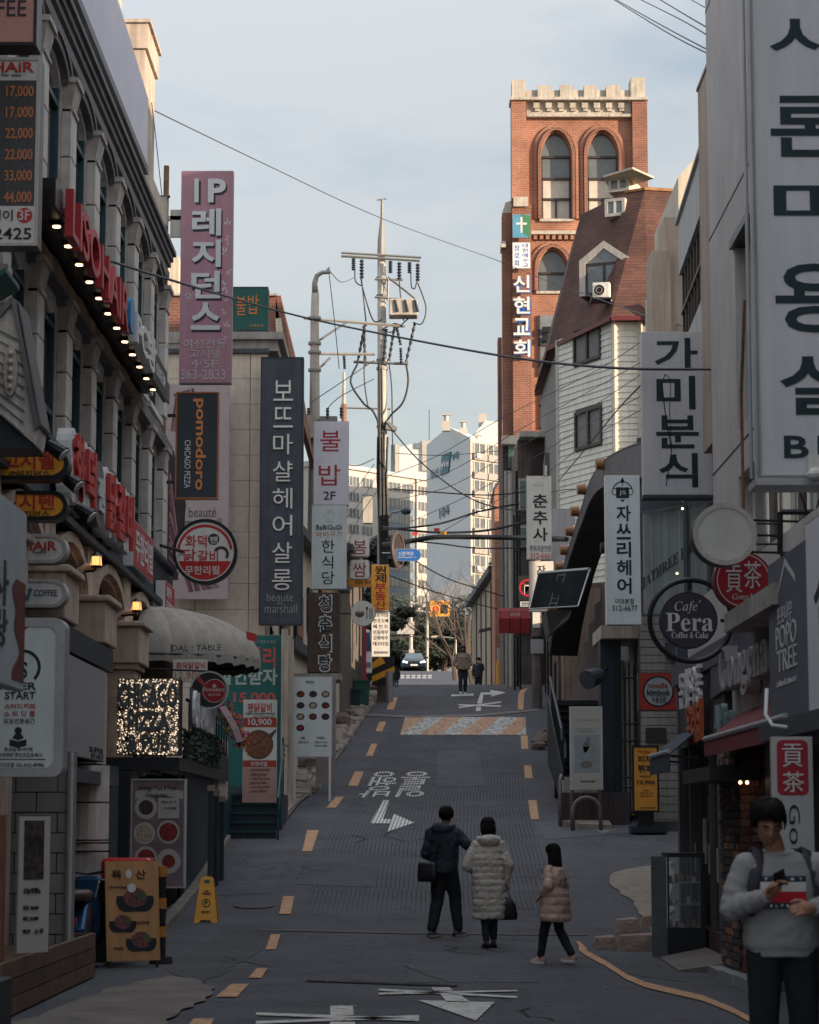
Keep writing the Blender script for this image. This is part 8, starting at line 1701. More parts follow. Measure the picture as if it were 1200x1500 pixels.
m=MB();slab(m,Fs,[(fs(568),0),(fs(607),0),(fs(607),Fs.h-4),(fs(568),Fs.h-4)],.001,.008);m.build('slate_panel',apd,t)
m=MB();slab(m,Fs,[(fs(607),0),(fs(609),0),(fs(609),Fs.h),(fs(607),Fs.h)],.01,.4);m.build('pilaster',apw,t)
t=thing('dark_gable_roof','dark slate house gable numbered 104 beyond the trees','building',P(660,900,240));m=MB();D=240
m.prism([(P(626,0,D).x,D,10),(P(690,0,D).x,D,10),(P(690,0,D).x,D,P(0,842,D).z),(P(626,0,D).x,D,P(0,868,D).z)],(0,6,0));m.build('wall',mat('blue_slate_wall',(.19,.215,.25),.8,var=.08,scale=.3),t)
F=front((626,842,690,960),D-.1);letters(t,F,[('104',(647,903,661,918))],whitet,d=.05,th=.04,bold=0)
# trees at the crest
def tree_mass(name,lb,px,D,w_,h,n,s,mm,seed,trunk=True,cat='tree'):
    random.seed(seed);a=P(px,985,D);z=zg(D);t=thing(name,lb,cat,(a.x,D,z));m=MB();cl=[(random.gauss(0,w_*.28),random.gauss(0,w_*.22),h*random.uniform(.35,.92),random.uniform(.16,.3)*w_)for _ in range(16)]
    for i in range(n):
        c=random.choice(cl);v=Vector((random.gauss(0,1),random.gauss(0,1),random.gauss(0,1))).normalized()*c[3]*random.random()**.33;v.z*=.55;p=Vector((a.x+c[0]+v.x,D+c[1]+v.y,z+c[2]+v.z))
        d=Vector((random.uniform(-1,1),random.uniform(-1,1),random.uniform(-.5,.5))).normalized();e=d.orthogonal().normalized();q=s*random.uniform(.6,1.4);m.add([p-d*q,p+e*q*.5,p+d*q,p-e*q*.5],[(0,1,2,3)])
    o=m.build('crown',mm,t);o['kind']='stuff'
    if trunk:m=MB();m.tube([(a.x,D,z-.3),(a.x+.1,D,z+h*.4),(a.x-.1,D,z+h*.8)],[.28,.2,.07],8);m.build('trunk',mat('bark',(.07,.05,.04),.9),t)
pine=mat('pine_needles',(.035,.05,.035),.8,var=.5,scale=.8);pine2=mat('dull_shrub_leaf',(.055,.06,.045),.8,var=.5,scale=.8)
for k,(px,D,w_,h,lb)in enumerate(((650,196,7,6.5,'broad dark pine right of the dark sedan'),(680,200,5,5.5,'dark pine behind the walking woman'),(636,205,4,4.5,'small dark pine beside the thin pole behind the car'),(592,200,5,3.8,'low dark shrub tree left of the dark sedan'),(575,210,5,3.5,'low shrub tree behind the striped guard'),(540,120,3.2,9.0,'dark leafy tree between the bowl sign and the lilac signs'))):tree_mass('evergreen_tree' if h>4 else 'shrub_tree',lb,px,D,w_,h,5000 if D>150 else 2500,.22,pine if k<3 else pine2,30+k)
def bare_tree(lb,px,D,h,seed,lean=0):
    random.seed(seed);a=P(px,985,D);z=zg(D);t=thing('bare_tree',lb,'tree',(a.x,D,z));mt,mb_=MB(),MB()
    def br(p,d,L_,r,dep):
        k=3;pts=[p];q=p;dd=d
        for i in range(k):dd=(dd+Vector((random.gauss(0,.13),random.gauss(0,.13),random.gauss(.03,.08)))).normalized();q=q+dd*L_/k;pts.append(q)
        (mt if dep==0 else mb_).tube(pts,[r*(1-.45*i/k)for i in range(k+1)],5 if dep<2 else 3)
        if dep<5:
            for j in range(3 if dep<4 else 2):
                s=random.choice(pts[1:]);nd=(dd+Vector((random.gauss(0,.55),random.gauss(0,.4),random.gauss(.1,.35)))).normalized();br(s,nd,L_*random.uniform(.55,.8),r*.5,dep+1)
    br(Vector((a.x,D,z-.2)),Vector((lean,0,1)).normalized(),h*.42,.17,0)
    bk=mat('grey_bark',(.10,.075,.06),.9);mt.build('trunk',bk,t);o=mb_.build('branches',bk,t)
bare_tree('tall bare tree in front of the numbered gable',668,150,11.5,5);bare_tree('bare tree leaning left beside the cream house eave',694,135,9.5,9,-.12);bare_tree('smaller bare tree behind the cream house',700,160,12,14)
# signals and signs at the crest
t,F=sign('speed_display_sign','orange electronic speed sign with a round 30 limit on an overhead arm','traffic sign',(630,880,659,903),185.6,.3,orangep,greyp,[(redt,.02,[('30',(635,889,642,896))]),(blackt,0,[('어린이보호구역',(633,882,656,885))])]);m=MB();cx,cy=pc(F,638.5,892.5);ringm(m,F,cx,cy,.26,.19,.003,.012);m.build('limit_ring',redt,t);m=MB();rectf(m,F,(645,886,656,899));m.build('display',black,t)
m=MB();m.tube([P(626,985,186),P(626,868,186)],.11,8);m.tube([P(602,885,186),P(626,882,186),P(650,880,186)],.07,6);m.tube([P(622,872,186),P(630,878,186)],.05,5);m.tube([P(648,870,186),P(656,877,186)],.04,5);m.build('pole',poleconc,t)
t=thing('signal_pole','pale signal pole with side arms and a blank white sign board at the crest','pole',P(602,985,188));m=MB();m.tube([P(602,970,188),P(602,881,188)],[.16,.12],8);m.tube([P(602,883,188),P(628,887,188)],.06,6);m.tube([P(602,894,188),P(632,897,188)],.06,6);m.build('pole',apw,t);m=MB();a,b=P(582,929,187.8),P(607,911,187.8);m.box(a.x,b.x,187.7,187.8,a.z,b.z);m.build('sign_board',apw,t)
m=MB();a,b=P(599,973,188),P(607,952,188);m.box(a.x,b.x,187.6,188,a.z,b.z);m.build('control_box',apw,t)
t=thing('bent_lamp','small bent street lamp over the road right of the crest pines','street lamp',P(668,985,190));m=MB();m.tube([P(668,990,190),P(668,937,190),P(665,935,190),P(640,932,190)],.06,6);m.build('pole',zc,t);m=MB();m.tube([P(640,933,190),P(632,933,190)],[.12,.08],6);m.build('lamp_head',cream,t)
t=thing('yellow_bin','tall yellow street box by the cream house','street box',P(731,1000,98));x=XD(731,98);m=MB();m.box(x-.14,x+.14,98,98.4,zg(98)-.1,zg(98)+1.25);m.build('body',yellow,t,bevel=.03);m=MB();m.box(x-.1,x+.1,98.05,98.35,zg(98)+1.26,zg(98)+1.8);m.build('box_head',steel,t)
# ================================================================ PEOPLE
def remeshed(mb,name,m,parent,voxel,smooth=2,disp=0):
    """joins the overlapping volumes of mb into one continuous skin"""
    o=mb.build(name,m,parent,smooth=True)
    r=o.modifiers.new('join','REMESH');r.mode='VOXEL';r.voxel_size=voxel;r.use_smooth_shade=True
    if disp:
        if 'folds' not in bpy.data.textures:
            for n_,z_ in (('folds',.05),('big_folds',.13)):x_=bpy.data.textures.new(n_,'CLOUDS');x_.noise_scale=z_;x_.noise_depth=2
        for n_,k_ in (('folds',.6),('big_folds',1)):d_=o.modifiers.new('creases','DISPLACE');d_.texture=bpy.data.textures[n_];d_.strength=disp*k_;d_.mid_level=.5
    if smooth:s=o.modifiers.new('soften','SMOOTH');s.iterations=smooth;s.factor=.5
    return o
V=Vector
def bez(a,b,c,n=8):return [a.lerp(b,i/n).lerp(b.lerp(c,i/n),i/n)for i in range(n+1)]
def limb(m,pts,rad,n=14,per=6):
    P_,R_=[],[]
    for i in range(len(pts)-1):
        for k in range(per):s=k/per;P_.append(V(pts[i]).lerp(V(pts[i+1]),s));R_.append(rad[i]+(rad[i+1]-rad[i])*s)
    P_.append(V(pts[-1]));R_.append(rad[-1]);m.tube(P_,R_,n);
    m.sphere(pts[0],rad[0],n=10,m=6);m.sphere(pts[-1],rad[-1],n=10,m=6)
def puff_tube(m,pts,rad,seams,depth,n=18):
    P_,R_=[],[];N_=40
    L_=[0]
    for a,b in zip(pts,pts[1:]):L_.append(L_[-1]+(V(b)-V(a)).length)
    for i in range(N_+1):
        d=L_[-1]*i/N_;k=max(j for j in range(len(L_))if L_[j]<=d+1e-9);k=min(k,len(pts)-2);s=(d-L_[k])/(L_[k+1]-L_[k]);P_.append(V(pts[k]).lerp(V(pts[k+1]),s));R_.append((rad[k]+(rad[k+1]-rad[k])*s)*(1-depth*(1-abs(sin(pi*i/N_*seams))**.6)))
    m.tube(P_,R_,n)
def hand(m,w,d,up,size,curl=.6,thumb=1,spread=.012):
    """wrist w, pointing along d, back of the hand towards up; five unequal bent fingers"""
    d=V(d).normalized();up=(V(up)-d*V(up).dot(d)).normalized();sd=d.cross(up)*thumb;s=size
    m.tube([w,w+d*.04*s,w+d*.085*s],[.026*s,.036*s,.034*s],10)
    m.tube([w+sd*.018*s+d*.03*s,w+sd*.02*s+d*.085*s],[.024*s,.022*s],8);m.tube([w-sd*.018*s+d*.03*s,w-sd*.022*s+d*.08*s],[.024*s,.02*s],8)
    for i,(off,ln)in enumerate(((.030,.072),(.010,.080),(-.010,.074),(-.029,.058))):
        a=w+d*.075*s+sd*off*s;q=a;dd=d.copy();pts=[q]
        for k in range(3):
            q=q+dd*ln*s*(.45,.32,.24)[k];pts.append(q);ang=curl*(.8+.15*i*0)*(.9,.8,.5)[k];dd=(dd*cos(ang)-up*sin(ang)).normalized()
        pts[-1]=pts[-2]+dd*ln*s*.24;m.tube(pts,[.0105*s,.0098*s,.0088*s,.0070*s],8);m.sphere(pts[-1],.007*s,n=6,m=4)
    a=w+d*.025*s+sd*.026*s;b=a+(d*.6+sd*.8).normalized()*.042*s-up*.006*s;c=b+(d*.85+sd*.25-up*.3).normalized()*.034*s;e=c+(d*.9-sd*.1-up*.4).normalized()*.026*s
    m.tube([a,b,c,e],[.016*s,.0125*s,.011*s,.008*s],8);m.sphere(e,.008*s,n=6,m=4)
def headmesh(m,c,s,pitch=0,detail=40):
    """head centred on c, facing -y, pitched forward by pitch"""
    Rm=Matrix.Rotation(pitch,4,'X');n1,n2=detail,detail*3//4;vs=[];fs=[]
    def g(x,z,x0,z0,sx,sz):return math.exp(-((x-x0)/sx)**2-((z-z0)/sz)**2)
    for j in range(n2+1):
        th=pi*j/n2;
        for i in range(n1):
            ph=2*pi*i/n1;x=sin(th)*sin(ph);y=-sin(th)*cos(ph);z=cos(th)
            px,py,pz=x*.076,y*.094,z*.118
            if z<0:k=1+.32*z*(.5+.5*(1 if y>0 else .55));px*=k;py*=(1+.12*z)if y<0 else (1+.35*z)
            if y<0:
                f=-y
                py-=.024*g(px,pz,0,-.024,.012,.022)*f+.010*g(px,pz,0,-.004,.009,.030)*f+.008*g(px,pz,0,-.062,.024,.010)*f+.010*g(px,pz,0,-.098,.024,.018)*f+.006*g(px,pz,.0,.030,.05,.012)*f
                py+=.013*(g(px,pz,.032,.008,.017,.012)+g(px,pz,-.032,.008,.017,.012))*f+.004*g(px,pz,0,-.070,.022,.004)*f
                py-=.005*(g(px,pz,.042,-.028,.02,.018)+g(px,pz,-.042,-.028,.02,.018))*f
            p=Rm@V((px*s,py*s,pz*s));vs.append(V(c)+p)
    for j in range(n2):
        for i in range(n1):fs.append((j*n1+i,j*n1+(i+1)%n1,(j+1)*n1+(i+1)%n1,(j+1)*n1+i))
    m.add(vs,fs)
    for q in (-1,1):
        e=V(c)+Rm@V((q*.078*s,.008*s,-.008*s));m.sphere(e,.009*s,.016*s,.028*s,8,6)
    return Rm
def strands(name,parent,c,s,Rm,n,L0,mm,seed=1,back=1.0,rad=.010):
    """hair: a cap plus many tapering locks from the crown"""
    random.seed(seed);m=MB()
    m2=MB();m2.sphere(V(c)+Rm@V((0,.018*s,.032*s)),.080*s,.088*s,.098*s,18,12)
    m2.v=[p for p in m2.v]
    m.v,m.f,m.mi=m2.v,m2.f,m2.mi
    for i in range(n):
        az=random.uniform(0,2*pi);x,y=sin(az),-cos(az);front=max(0,-y)
        L_=L0*(1-.25*front*0)*random.uniform(.8,1.15);pts=[]
        for k in range(6):
            t=k/5;th=.15+t*(1.25 if front>.5 else 1.55)*L_;r=1.03+.06*sin(t*pi)+random.uniform(-.035,.045);pts.append(V(c)+Rm@V((sin(th)*x*.084*s*r+random.gauss(0,.003),sin(th)*y*.100*s*r+.006*s,cos(th)*.116*s*r+.014*s)))
        m.tube(pts,[rad*s*.7,rad*s,rad*s,rad*s*.9,rad*s*.6,rad*s*.15],5)
    return m.build(name,mm,parent,smooth=True)
def shoe(m,a,d,L_=.26,w=.048):
    d=V((d[0],d[1],0)).normalized();sd=V((-d.y,d.x,0));z0=a[2];n=10;rings=[]
    for (t_,wd,h)in ((-.08,.6,.075),(-.04,.85,.085),(.03,.8,.08),(.10,1,.055),(.15,.95,.042),(.178,.55,.03)):
        q=V(a)+d*t_*L_/.26;rings.append([(q+sd*w*wd*cos(pi*2*k/n)+V((0,0,max(0,h*sin(pi*2*k/n))if sin(pi*2*k/n)>0 else -.0)))for k in range(n)])
    vs=[p for r in rings for p in r];m.add(vs,[(i*n+k,i*n+(k+1)%n,(i+1)*n+(k+1)%n,(i+1)*n+k)for i in range(len(rings)-1)for k in range(n)]+[tuple(range(n))[::-1],tuple(range(len(vs)-n,len(vs)))])
def W(base,yaw):
    return Matrix.Translation(base)@Matrix.Rotation(yaw,4,'Z')
denim=mat('black_trousers',(.014,.017,.022),.85,var=.2)
def folk(lb,base,yaw,H,J,outfit):
    """a clothed figure. J: joints in metres for a 1.7 m figure facing -y"""
    k=H/1.7;M_=W(base,yaw);t=thing('person',lb,'person',base)
    j={a:V(b)*k for a,b in dict(dict(hipL=(-.085,0,.88),hipR=(.085,0,.88),kneeL=(-.09,-.02,.48),kneeR=(.09,-.02,.48),ankL=(-.09,.02,.09),ankR=(.09,.02,.09),
        shL=(-.175,0,1.375),shR=(.175,0,1.375),elL=(-.24,.03,1.10),elR=(.24,.03,1.10),wrL=(-.25,-.05,.86),wrR=(.25,-.05,.86),chest=(0,0,1.25),neck=(0,.01,1.43),head=(0,-.02,1.585)),**J).items()}
    b=MB(M_);limb(b,[(0,0,.92*k),j['chest'],(0,0,1.36*k)],[.13*k,.14*k,.10*k]);limb(b,[j['neck']-V((0,0,.08*k)),j['head']-V((0,0,.04))*k],[.055*k,.05*k])
    Rm=headmesh(b,j['head'],k*.97,outfit.get('pitch',.1),28)
    for q in 'LR':
        limb(b,[j['sh'+q],j['el'+q],j['wr'+q]],[.055*k,.042*k,.028*k]);limb(b,[j['hip'+q],j['knee'+q],j['ank'+q]],[.085*k,.055*k,.04*k]);limb(b,[(0,0,1.34*k),j['sh'+q]],[.07*k,.055*k])
        d=(j['wr'+q]-j['el'+q]).normalized();hand(b,j['wr'+q],d,(0,-1,.2)if q=='L' else (0,-1,.2),k*.95,.7,1 if q=='L' else -1)
    remeshed(b,'body',skin,t,.011 if H>1.5 else .010,1)
    c=MB(M_)
    for q in 'LR':limb(c,[j['hip'+q]+V((0,0,.02)),j['knee'+q],j['ank'+q]+V((0,0,.03))],[x*k for x in outfit.get('legr',(.105,.078,.062))])
    limb(c,[(0,.01,.93*k),(0,.01,.86*k)],[.13*k,.12*k]);remeshed(c,'trousers',outfit.get('legm',denim),t,.014,2,.025*k)
    for q in 'LR':
        s_=MB(M_);a=j['ank'+q].copy();a.z-=.088*k;dv=j.get('toe'+q,V((0,-1,0)));shoe(s_,a,dv,.26*k,.05*k);sh_=s_.build('shoe',outfit.get('shoem',rubber),t,smooth=True)
        if outfit.get('sole'):s_=MB(M_);d=V((dv.x,dv.y,0)).normalized();s_.loft([(a.x+d.x*.05*k,a.y+d.y*.05*k,a.z-.004,.055*k+abs(d.x)*.08*k,.055*k+abs(d.y)*.08*k,.8),(a.x+d.x*.05*k,a.y+d.y*.05*k,a.z+.022,.056*k+abs(d.x)*.08*k,.056*k+abs(d.y)*.08*k,.8)],16);s_.build('sole',outfit['sole'],sh_)
    # coat
    c=MB(M_);hem=outfit['hem'];sm=outfit.get('seams',0);dp_=outfit.get('depth',0);R_=[];top=1.42;N_=60;wd=outfit.get('wid',(.19,.21,.225,.17))
    for i in range(N_+1):
        z=hem+(top-hem)*i/N_;u=(z-hem)/(top-hem);rx=lerp([(0,wd[0]),(.35,wd[1]),(.75,wd[2]),(.9,wd[3]),(1,.085)],u);ry=rx*lerp([(0,.82),(.6,.72),(1,.85)],u)
        if outfit.get('waist')and abs(u-outfit['waist'])<.12:q=1-.14*(1-abs(u-outfit['waist'])/.12);rx*=q;ry*=q
        if sm:f=1-dp_*(1-abs(sin(pi*u*sm))**.55);rx*=f;ry*=f
        R_.append((0,.012*k,z*k,rx*k,ry*k,.85))
    c.loft(R_,26)
    for q in 'LR':
        ra=outfit.get('armr',(.085,.075,.058));e2=j['wr'+q]+(j['wr'+q]-j['el'+q]).normalized()*-.02
        if sm:puff_tube(c,[j['sh'+q]+V((0,0,-.02)),j['el'+q],e2],[r*k for r in ra],sm*.8,dp_*1.3)
        else:limb(c,[j['sh'+q]+V((0,0,-.02)),j['el'+q],e2],[r*k for r in ra])
        c.sphere(j['sh'+q]+V((0,0,-.02)),ra[0]*k*1.03,n=12,m=8);c.sphere(j['el'+q],ra[1]*k,n=10,m=6)
    if outfit.get('hood'):c.sphere((0,.10*k,1.42*k),.145*k,.095*k,.085*k,18,10);c.tube([V((.13*cos(a_),-.02+.10*sin(a_)*1.0+.02,1.44-.02*sin(a_)))*k for a_ in [pi*i/14-.1 for i in range(16)]],.045*k,8)
    if outfit.get('collar'):c.loft([(0,.01,1.38*k,.10*k,.10*k),(0,.0,1.47*k,.075*k,.08*k)],18)
    remeshed(c,outfit.get('topname','coat'),outfit['coatm'],t,.010 if sm else .012,1 if sm else 3,.035*k)
    hr=outfit.get('hair','short');hd=j['head']
    hs=strands('hair',t,M_@hd,k*1.05,M_.to_3x3().to_4x4()@Rm,260,.95,outfit.get('hairm',hairm),outfit.get('seed',3),rad=.012)
    if hr in ('bob','long'):
        c=MB(M_);L_=.14 if hr=='bob' else outfit.get('hairlen',.30);z0=hd.z+.05*k
        c.loft([(hd.x,hd.y+.022*k,z0-L_*k*u-.02*u*k,(.088-.004*cos(u*9)+(.012 if hr=='bob' else .018)*sin(u*pi))*k*(1-.25*u*u),(.088+.0*u)*k*(1-.3*u*u))for u in [i/10 for i in range(11)]],20)
        random.seed(4)
        for i in range(46):a_=random.uniform(-.35,pi+.35);c.tube([V((hd.x+.088*k*cos(a_),hd.y+.022*k+.086*k*sin(a_),z0)),V((hd.x+.098*k*cos(a_),hd.y+.03*k+.096*k*sin(a_),z0-L_*.55*k)),V((hd.x+.07*k*cos(a_)+random.gauss(0,.01),hd.y+.03*k+.075*k*sin(a_),z0-(L_+random.uniform(.0,.05))*k))],[.012*k,.012*k,.003*k],5)
        c.build('hair_length',outfit.get('hairm',hairm),t,smooth=True)
    return t,j,M_,k
def at_feet(px,py,D):p=P(px,py,D);return V((p.x,D,zg(D)+.004))
# three walkers from behind in the middle of the road
navyc=mat('navy_jacket',(.016,.024,.038),.7,var=.15)
t,j,M_,k=folk('man in a dark navy jacket touching the arm of the woman in the pale coat',at_feet(651,1375,32.2),pi-.35,1.70,
  dict(wrL=(-.56,-.10,1.13),elL=(-.33,.00,1.20),wrR=(.15,-.20,1.0),elR=(.24,.05,1.08),ankL=(-.16,-.10,.09),kneeL=(-.12,-.10,.50),ankR=(.12,.14,.09),kneeR=(.09,.0,.48),head=(-.02,-.03,1.575),toeL=(-.5,-1,0),toeR=(-.2,-1,0)),
  dict(hem=.84,coatm=navyc,wid=(.19,.20,.215,.18),topname='jacket',collar=True,hood=True,shoem=mat('blue_grey_shoe',(.05,.07,.09),.7),sole=mat('tan_sole',(.32,.25,.18),.7),hair='short',seed=2,legr=(.11,.085,.07)))
m=MB(M_);m.loft([(.17*k,.18*k,.72*k,.13*k,.05*k,.5),(.17*k,.18*k,.80*k,.14*k,.06*k,.5),(.17*k,.18*k,.95*k,.13*k,.05*k,.5),(.17*k,.18*k,.98*k,.12*k,.03*k,.5)],20);b_=m.build('shoulder_bag',blackm,t,smooth=True)
m=MB(M_);m.tube([V((.10,.17,.95))*k,V((.02,.175,1.2))*k,V((-.14,.10,1.41))*k,V((-.17,-.02,1.40))*k],.012,5);m.build('bag_strap',black,t)
m=MB(M_);m.tube([j['head']+V((-.07,-.085,.005))*k,j['head']+V((-.082,.0,.01))*k],.003,4);m.build('glasses_arm',steel,t)
paleC=mat('pale_puffer_cloth',(.50,.46,.41),.6,var=.10,scale=3,bump=.25,bscale=14)
t,j,M_,k=folk('woman in a long pale grey puffer coat carrying a black bag',at_feet(716,1391,30.6),pi+.12,1.60,
  dict(wrR=(.20,-.16,1.04),elR=(.29,.03,1.08),wrL=(-.235,-.03,.84),elL=(-.26,.04,1.10),ankL=(-.07,-.02,.09),ankR=(.05,.10,.09),kneeL=(-.07,-.02,.48),kneeR=(.06,.02,.48),shL=(-.165,0,1.37),shR=(.165,0,1.37)),
  dict(hem=.38,coatm=paleC,wid=(.215,.235,.225,.175),seams=12,depth=.055,hood=True,hair='bob',seed=5,armr=(.083,.078,.062),shoem=black,legm=mat('dark_teal_leggings',(.012,.025,.033),.8),legr=(.09,.065,.05)))
m=MB(M_);x,y=-.27,-.05
m.loft([(x*k,y*k,.36*k,.12*k,.05*k,.5),(x*k,y*k,.42*k,.135*k,.06*k,.5),(x*k,y*k,.56*k,.11*k,.045*k,.5),(x*k,y*k,.66*k,.05*k,.02*k,.6)],18);t2=m.build('black_handbag',mat('black_leather',(.012,.012,.015),.35),None,smooth=True);tag(t2,'soft black handbag hanging from the hand of the woman in the long pale coat','handbag')
m=MB(M_);m.tube([V((x-.04,y,.6))*k,V((x+.01,y,.80))*k,V((x+.05,y,.6))*k],.009,5);m.build('handle',black,t2)
pinkC=mat('pink_puffer_cloth',(.52,.36,.30),.45,var=.08,scale=3,bump=.25,bscale=14)
t,j,M_,k=folk('girl with long black hair in a quilted pink coat walking behind the adults',at_feet(813,1409,27.6),pi+.95,1.34,
  dict(shL=(-.145,0,1.36),shR=(.145,0,1.36),ankL=(-.06,.24,.12),kneeL=(-.06,.04,.48),ankR=(.06,-.20,.09),kneeR=(.07,-.13,.47),wrL=(-.10,-.20,.98),elL=(-.23,.02,1.08),wrR=(.20,-.10,.98),elR=(.25,.06,1.12),head=(0,-.02,1.57),toeL=(0,-1,-.2)),
  dict(hem=.60,coatm=pinkC,wid=(.26,.25,.21,.165),seams=7,depth=.08,waist=.60,hair='long',hairlen=.42,seed=6,armr=(.075,.075,.06),shoem=mat('pink_trainer',(.42,.25,.24),.6),sole=whiteb,legr=(.10,.072,.056)))
# people up the hill
tanC=mat('tan_short_puffer',(.27,.21,.17),.55,var=.1)
folk('long haired woman in a tan cropped puffer jacket walking towards the camera',at_feet(678,1010,80),.1,1.63,dict(wrL=(-.16,-.14,.96),elL=(-.27,.03,1.07),wrR=(.16,-.14,.96),elR=(.27,.03,1.07),ankL=(-.09,-.12,.10),kneeL=(-.09,-.12,.49),ankR=(.09,.10,.09)),dict(hem=.86,coatm=tanC,wid=(.23,.25,.23,.18),seams=6,depth=.06,collar=True,hair='long',hairlen=.30,hairm=mat('dark_brown_hair',(.05,.028,.018),.5),legm=mat('dark_jeans',(.02,.03,.045),.85),shoem=whiteb,armr=(.09,.085,.065)))
folk('man in dark blue padded jacket, hand at his face, beside the walking woman',at_feet(701,1016,112),0,1.72,dict(wrR=(.05,-.14,1.45),elR=(.22,-.10,1.18)),dict(hem=.80,coatm=navyc,seams=6,depth=.06,collar=True))
folk('dark haired person in black half hidden behind the man in the padded jacket',at_feet(709,1016,116),0,1.60,{},dict(hem=.75,coatm=mat('black_coat',(.015,.016,.018),.8),hair='bob'))
folk('person in a light brown jacket seen from behind by the cream house',at_feet(717,1016,126),pi,1.66,{},dict(hem=.85,coatm=mat('light_brown_jacket',(.30,.19,.13),.7),hood=True,hair='short'))
folk('small child in a black hooded coat at the left kerb of the crest',at_feet(581,1008,83.5),pi,.74,dict(head=(0,-.02,1.56)),dict(hem=.62,coatm=mat('black_coat',(.015,.016,.018),.8),wid=(.25,.26,.25,.2),hood=True,hair='short',legm=mat('pale_jeans',(.12,.17,.22),.85)))
# ---------------------------------------------------------------- the man with the phone, near the camera
MX,MY=2.15,14.0;k=1.0;base=V((MX,MY,0));M_=W(base,0.06)
t=thing('person','young man in a grey printed sweatshirt and backpack looking down at his phone','person',base)
sweat=mat('heather_grey_sweatshirt',(.26,.26,.265),.9,var=.10,scale=5,bump=.12,bscale=120)
HD=V((-.085,-.085,1.585));shL,shR=V((-.20,.0,1.36)),V((.21,.0,1.36));elL,elR=V((-.29,.0,1.10)),V((.30,.02,1.13));wrL,wrR=V((-.135,-.27,1.19)),V((.125,-.27,1.115))
b=MB(M_);limb(b,[(0,0,.92),(0,0,1.2),(0,0,1.36)],[.10,.11,.08]);limb(b,[(-.01,.01,1.36),(-.05,-.04,1.50)],[.062,.056])
Rm=headmesh(b,HD,1.0,.40,60)
limb(b,[shL,elL,wrL],[.055,.045,.028]);limb(b,[shR,elR,wrR],[.055,.045,.028]);limb(b,[(0,0,1.34),shL],[.07,.05]);limb(b,[(0,0,1.34),shR],[.07,.05])
for q in (-.1,.1):limb(b,[(q,0,.9),(q,-.01,.48),(q,.02,.08)],[.09,.06,.045])
hdL=V((.55,-.35,.62));hand(b,wrL,hdL,(-.4,.5,.75),1.02,.95,1);hand(b,wrR,V((-.72,-.35,-.02)),(.0,-.85,.55),1.02,.55,1)
remeshed(b,'body',mat('face_skin',(.34,.175,.115),.5,var=.06,scale=18,bump=.04),t,.0045,1)
ph=wrL+hdL.normalized()*.10;m=MB(M_@Matrix.Translation(ph+V((.0,-.012,.028)))@Matrix.Rotation(-.45,4,'Y')@Matrix.Rotation(.9,4,'X'));m.box(-.036,.036,-.005,.005,-.074,.074);p_=m.build('phone',black,None,bevel=.004);tag(p_,'black smartphone held in the hand of the man in the grey sweatshirt','phone')
# torso surface shared by sweatshirt, print and straps
TK=[(.835,.200,.132),(.855,.205,.135),(.90,.222,.142),(1.0,.218,.145),(1.12,.212,.145),(1.24,.218,.142),(1.32,.212,.130),(1.38,.175,.11),(1.425,.105,.085),(1.44,.078,.075)]
def tr(z):return lerp([(a,b_)for a,b_,c_ in TK],z),lerp([(a,c_)for a,b_,c_ in TK],z)
def tfront(x,z,d=0):rx,ry=tr(z);u=min(abs(x)/rx,.999);return V((x,-ry*(1-u**2.35)**(1/2.35)-d,z))
c=MB(M_);rg=[]
for i in range(64):
    z=.835+(1.44-.835)*i/63;rx,ry=tr(z);f=1+(.010*sin(z*40+1)+.006*sin(z*71))*max(0,min(1,(1.15-z)*5))
    if z<.875:f*=.975
    rg.append((0,0,z,rx*f,ry*f,.85))
c.loft(rg,40)
for s_,e_,w_ in ((shL,elL,wrL),(shR,elR,wrR)):
    pts=[s_+V((0,0,-.01)),s_.lerp(e_,.5)+V((.01 if s_.x>0 else -.01,0,.0)),e_,e_.lerp(w_,.5),w_-(w_-e_).normalized()*.01];N_=46;PP,RR=[],[]
    for i in range(N_+1):
        u=i/N_*4;q=min(int(u),3);s=u-q;PP.append(pts[q].lerp(pts[q+1],s));RR.append(lerp([(0,.080),(1,.071),(2,.074),(3,.060),(3.8,.050),(4,.040)],u)*(1+.035*sin(i*1.15+s_.x*9)*min(1,u)))
    c.tube(PP,RR,20);c.sphere(e_,.073,n=14,m=8);c.sphere(s_+V((0,0,-.01)),.081,n=14,m=8)
    c.tube([w_-(w_-e_).normalized()*.05,w_-(w_-e_).normalized()*.0],[.047,.043],16)
c.tube([V((.082*cos(a_)-.012,-.012+.080*sin(a_),1.438-.020*max(0,-sin(a_))))for a_ in [2*pi*i/24 for i in range(25)]],.012,8)
remeshed(c,'sweatshirt',sweat,t,.0065,4,.014)
def cloth(name,x0,x1,z0,z1,d,mm,nx=16,nz=6):
    c=MB(M_);vs=[tfront(x0+(x1-x0)*i/nx,z0+(z1-z0)*q/nz,d)for q in range(nz+1)for i in range(nx+1)]
    c.add(vs,[(q*(nx+1)+i,q*(nx+1)+i+1,(q+1)*(nx+1)+i+1,(q+1)*(nx+1)+i)for q in range(nz)for i in range(nx)]);return c.build(name,mm,t,smooth=True)
nvy=mat('navy_print',(.012,.03,.055),.8,var=.05);X0,X1=-.145,.118
cloth('navy_band',X0,X1,1.262,1.296,.013,nvy);cloth('white_band',X0,X1,1.208,1.262,.013,mat('white_print',(.50,.49,.47),.85,var=.04));cloth('red_band',X0,X1,1.146,1.208,.013,mat('red_band_print',(.42,.012,.03),.85,var=.05));cloth('navy_band',X0,X1,1.112,1.146,.013,nvy)
class TF:
    px=None
    def pt(self,a,b_,d=0):return M_@tfront(a,b_,.0145+d)
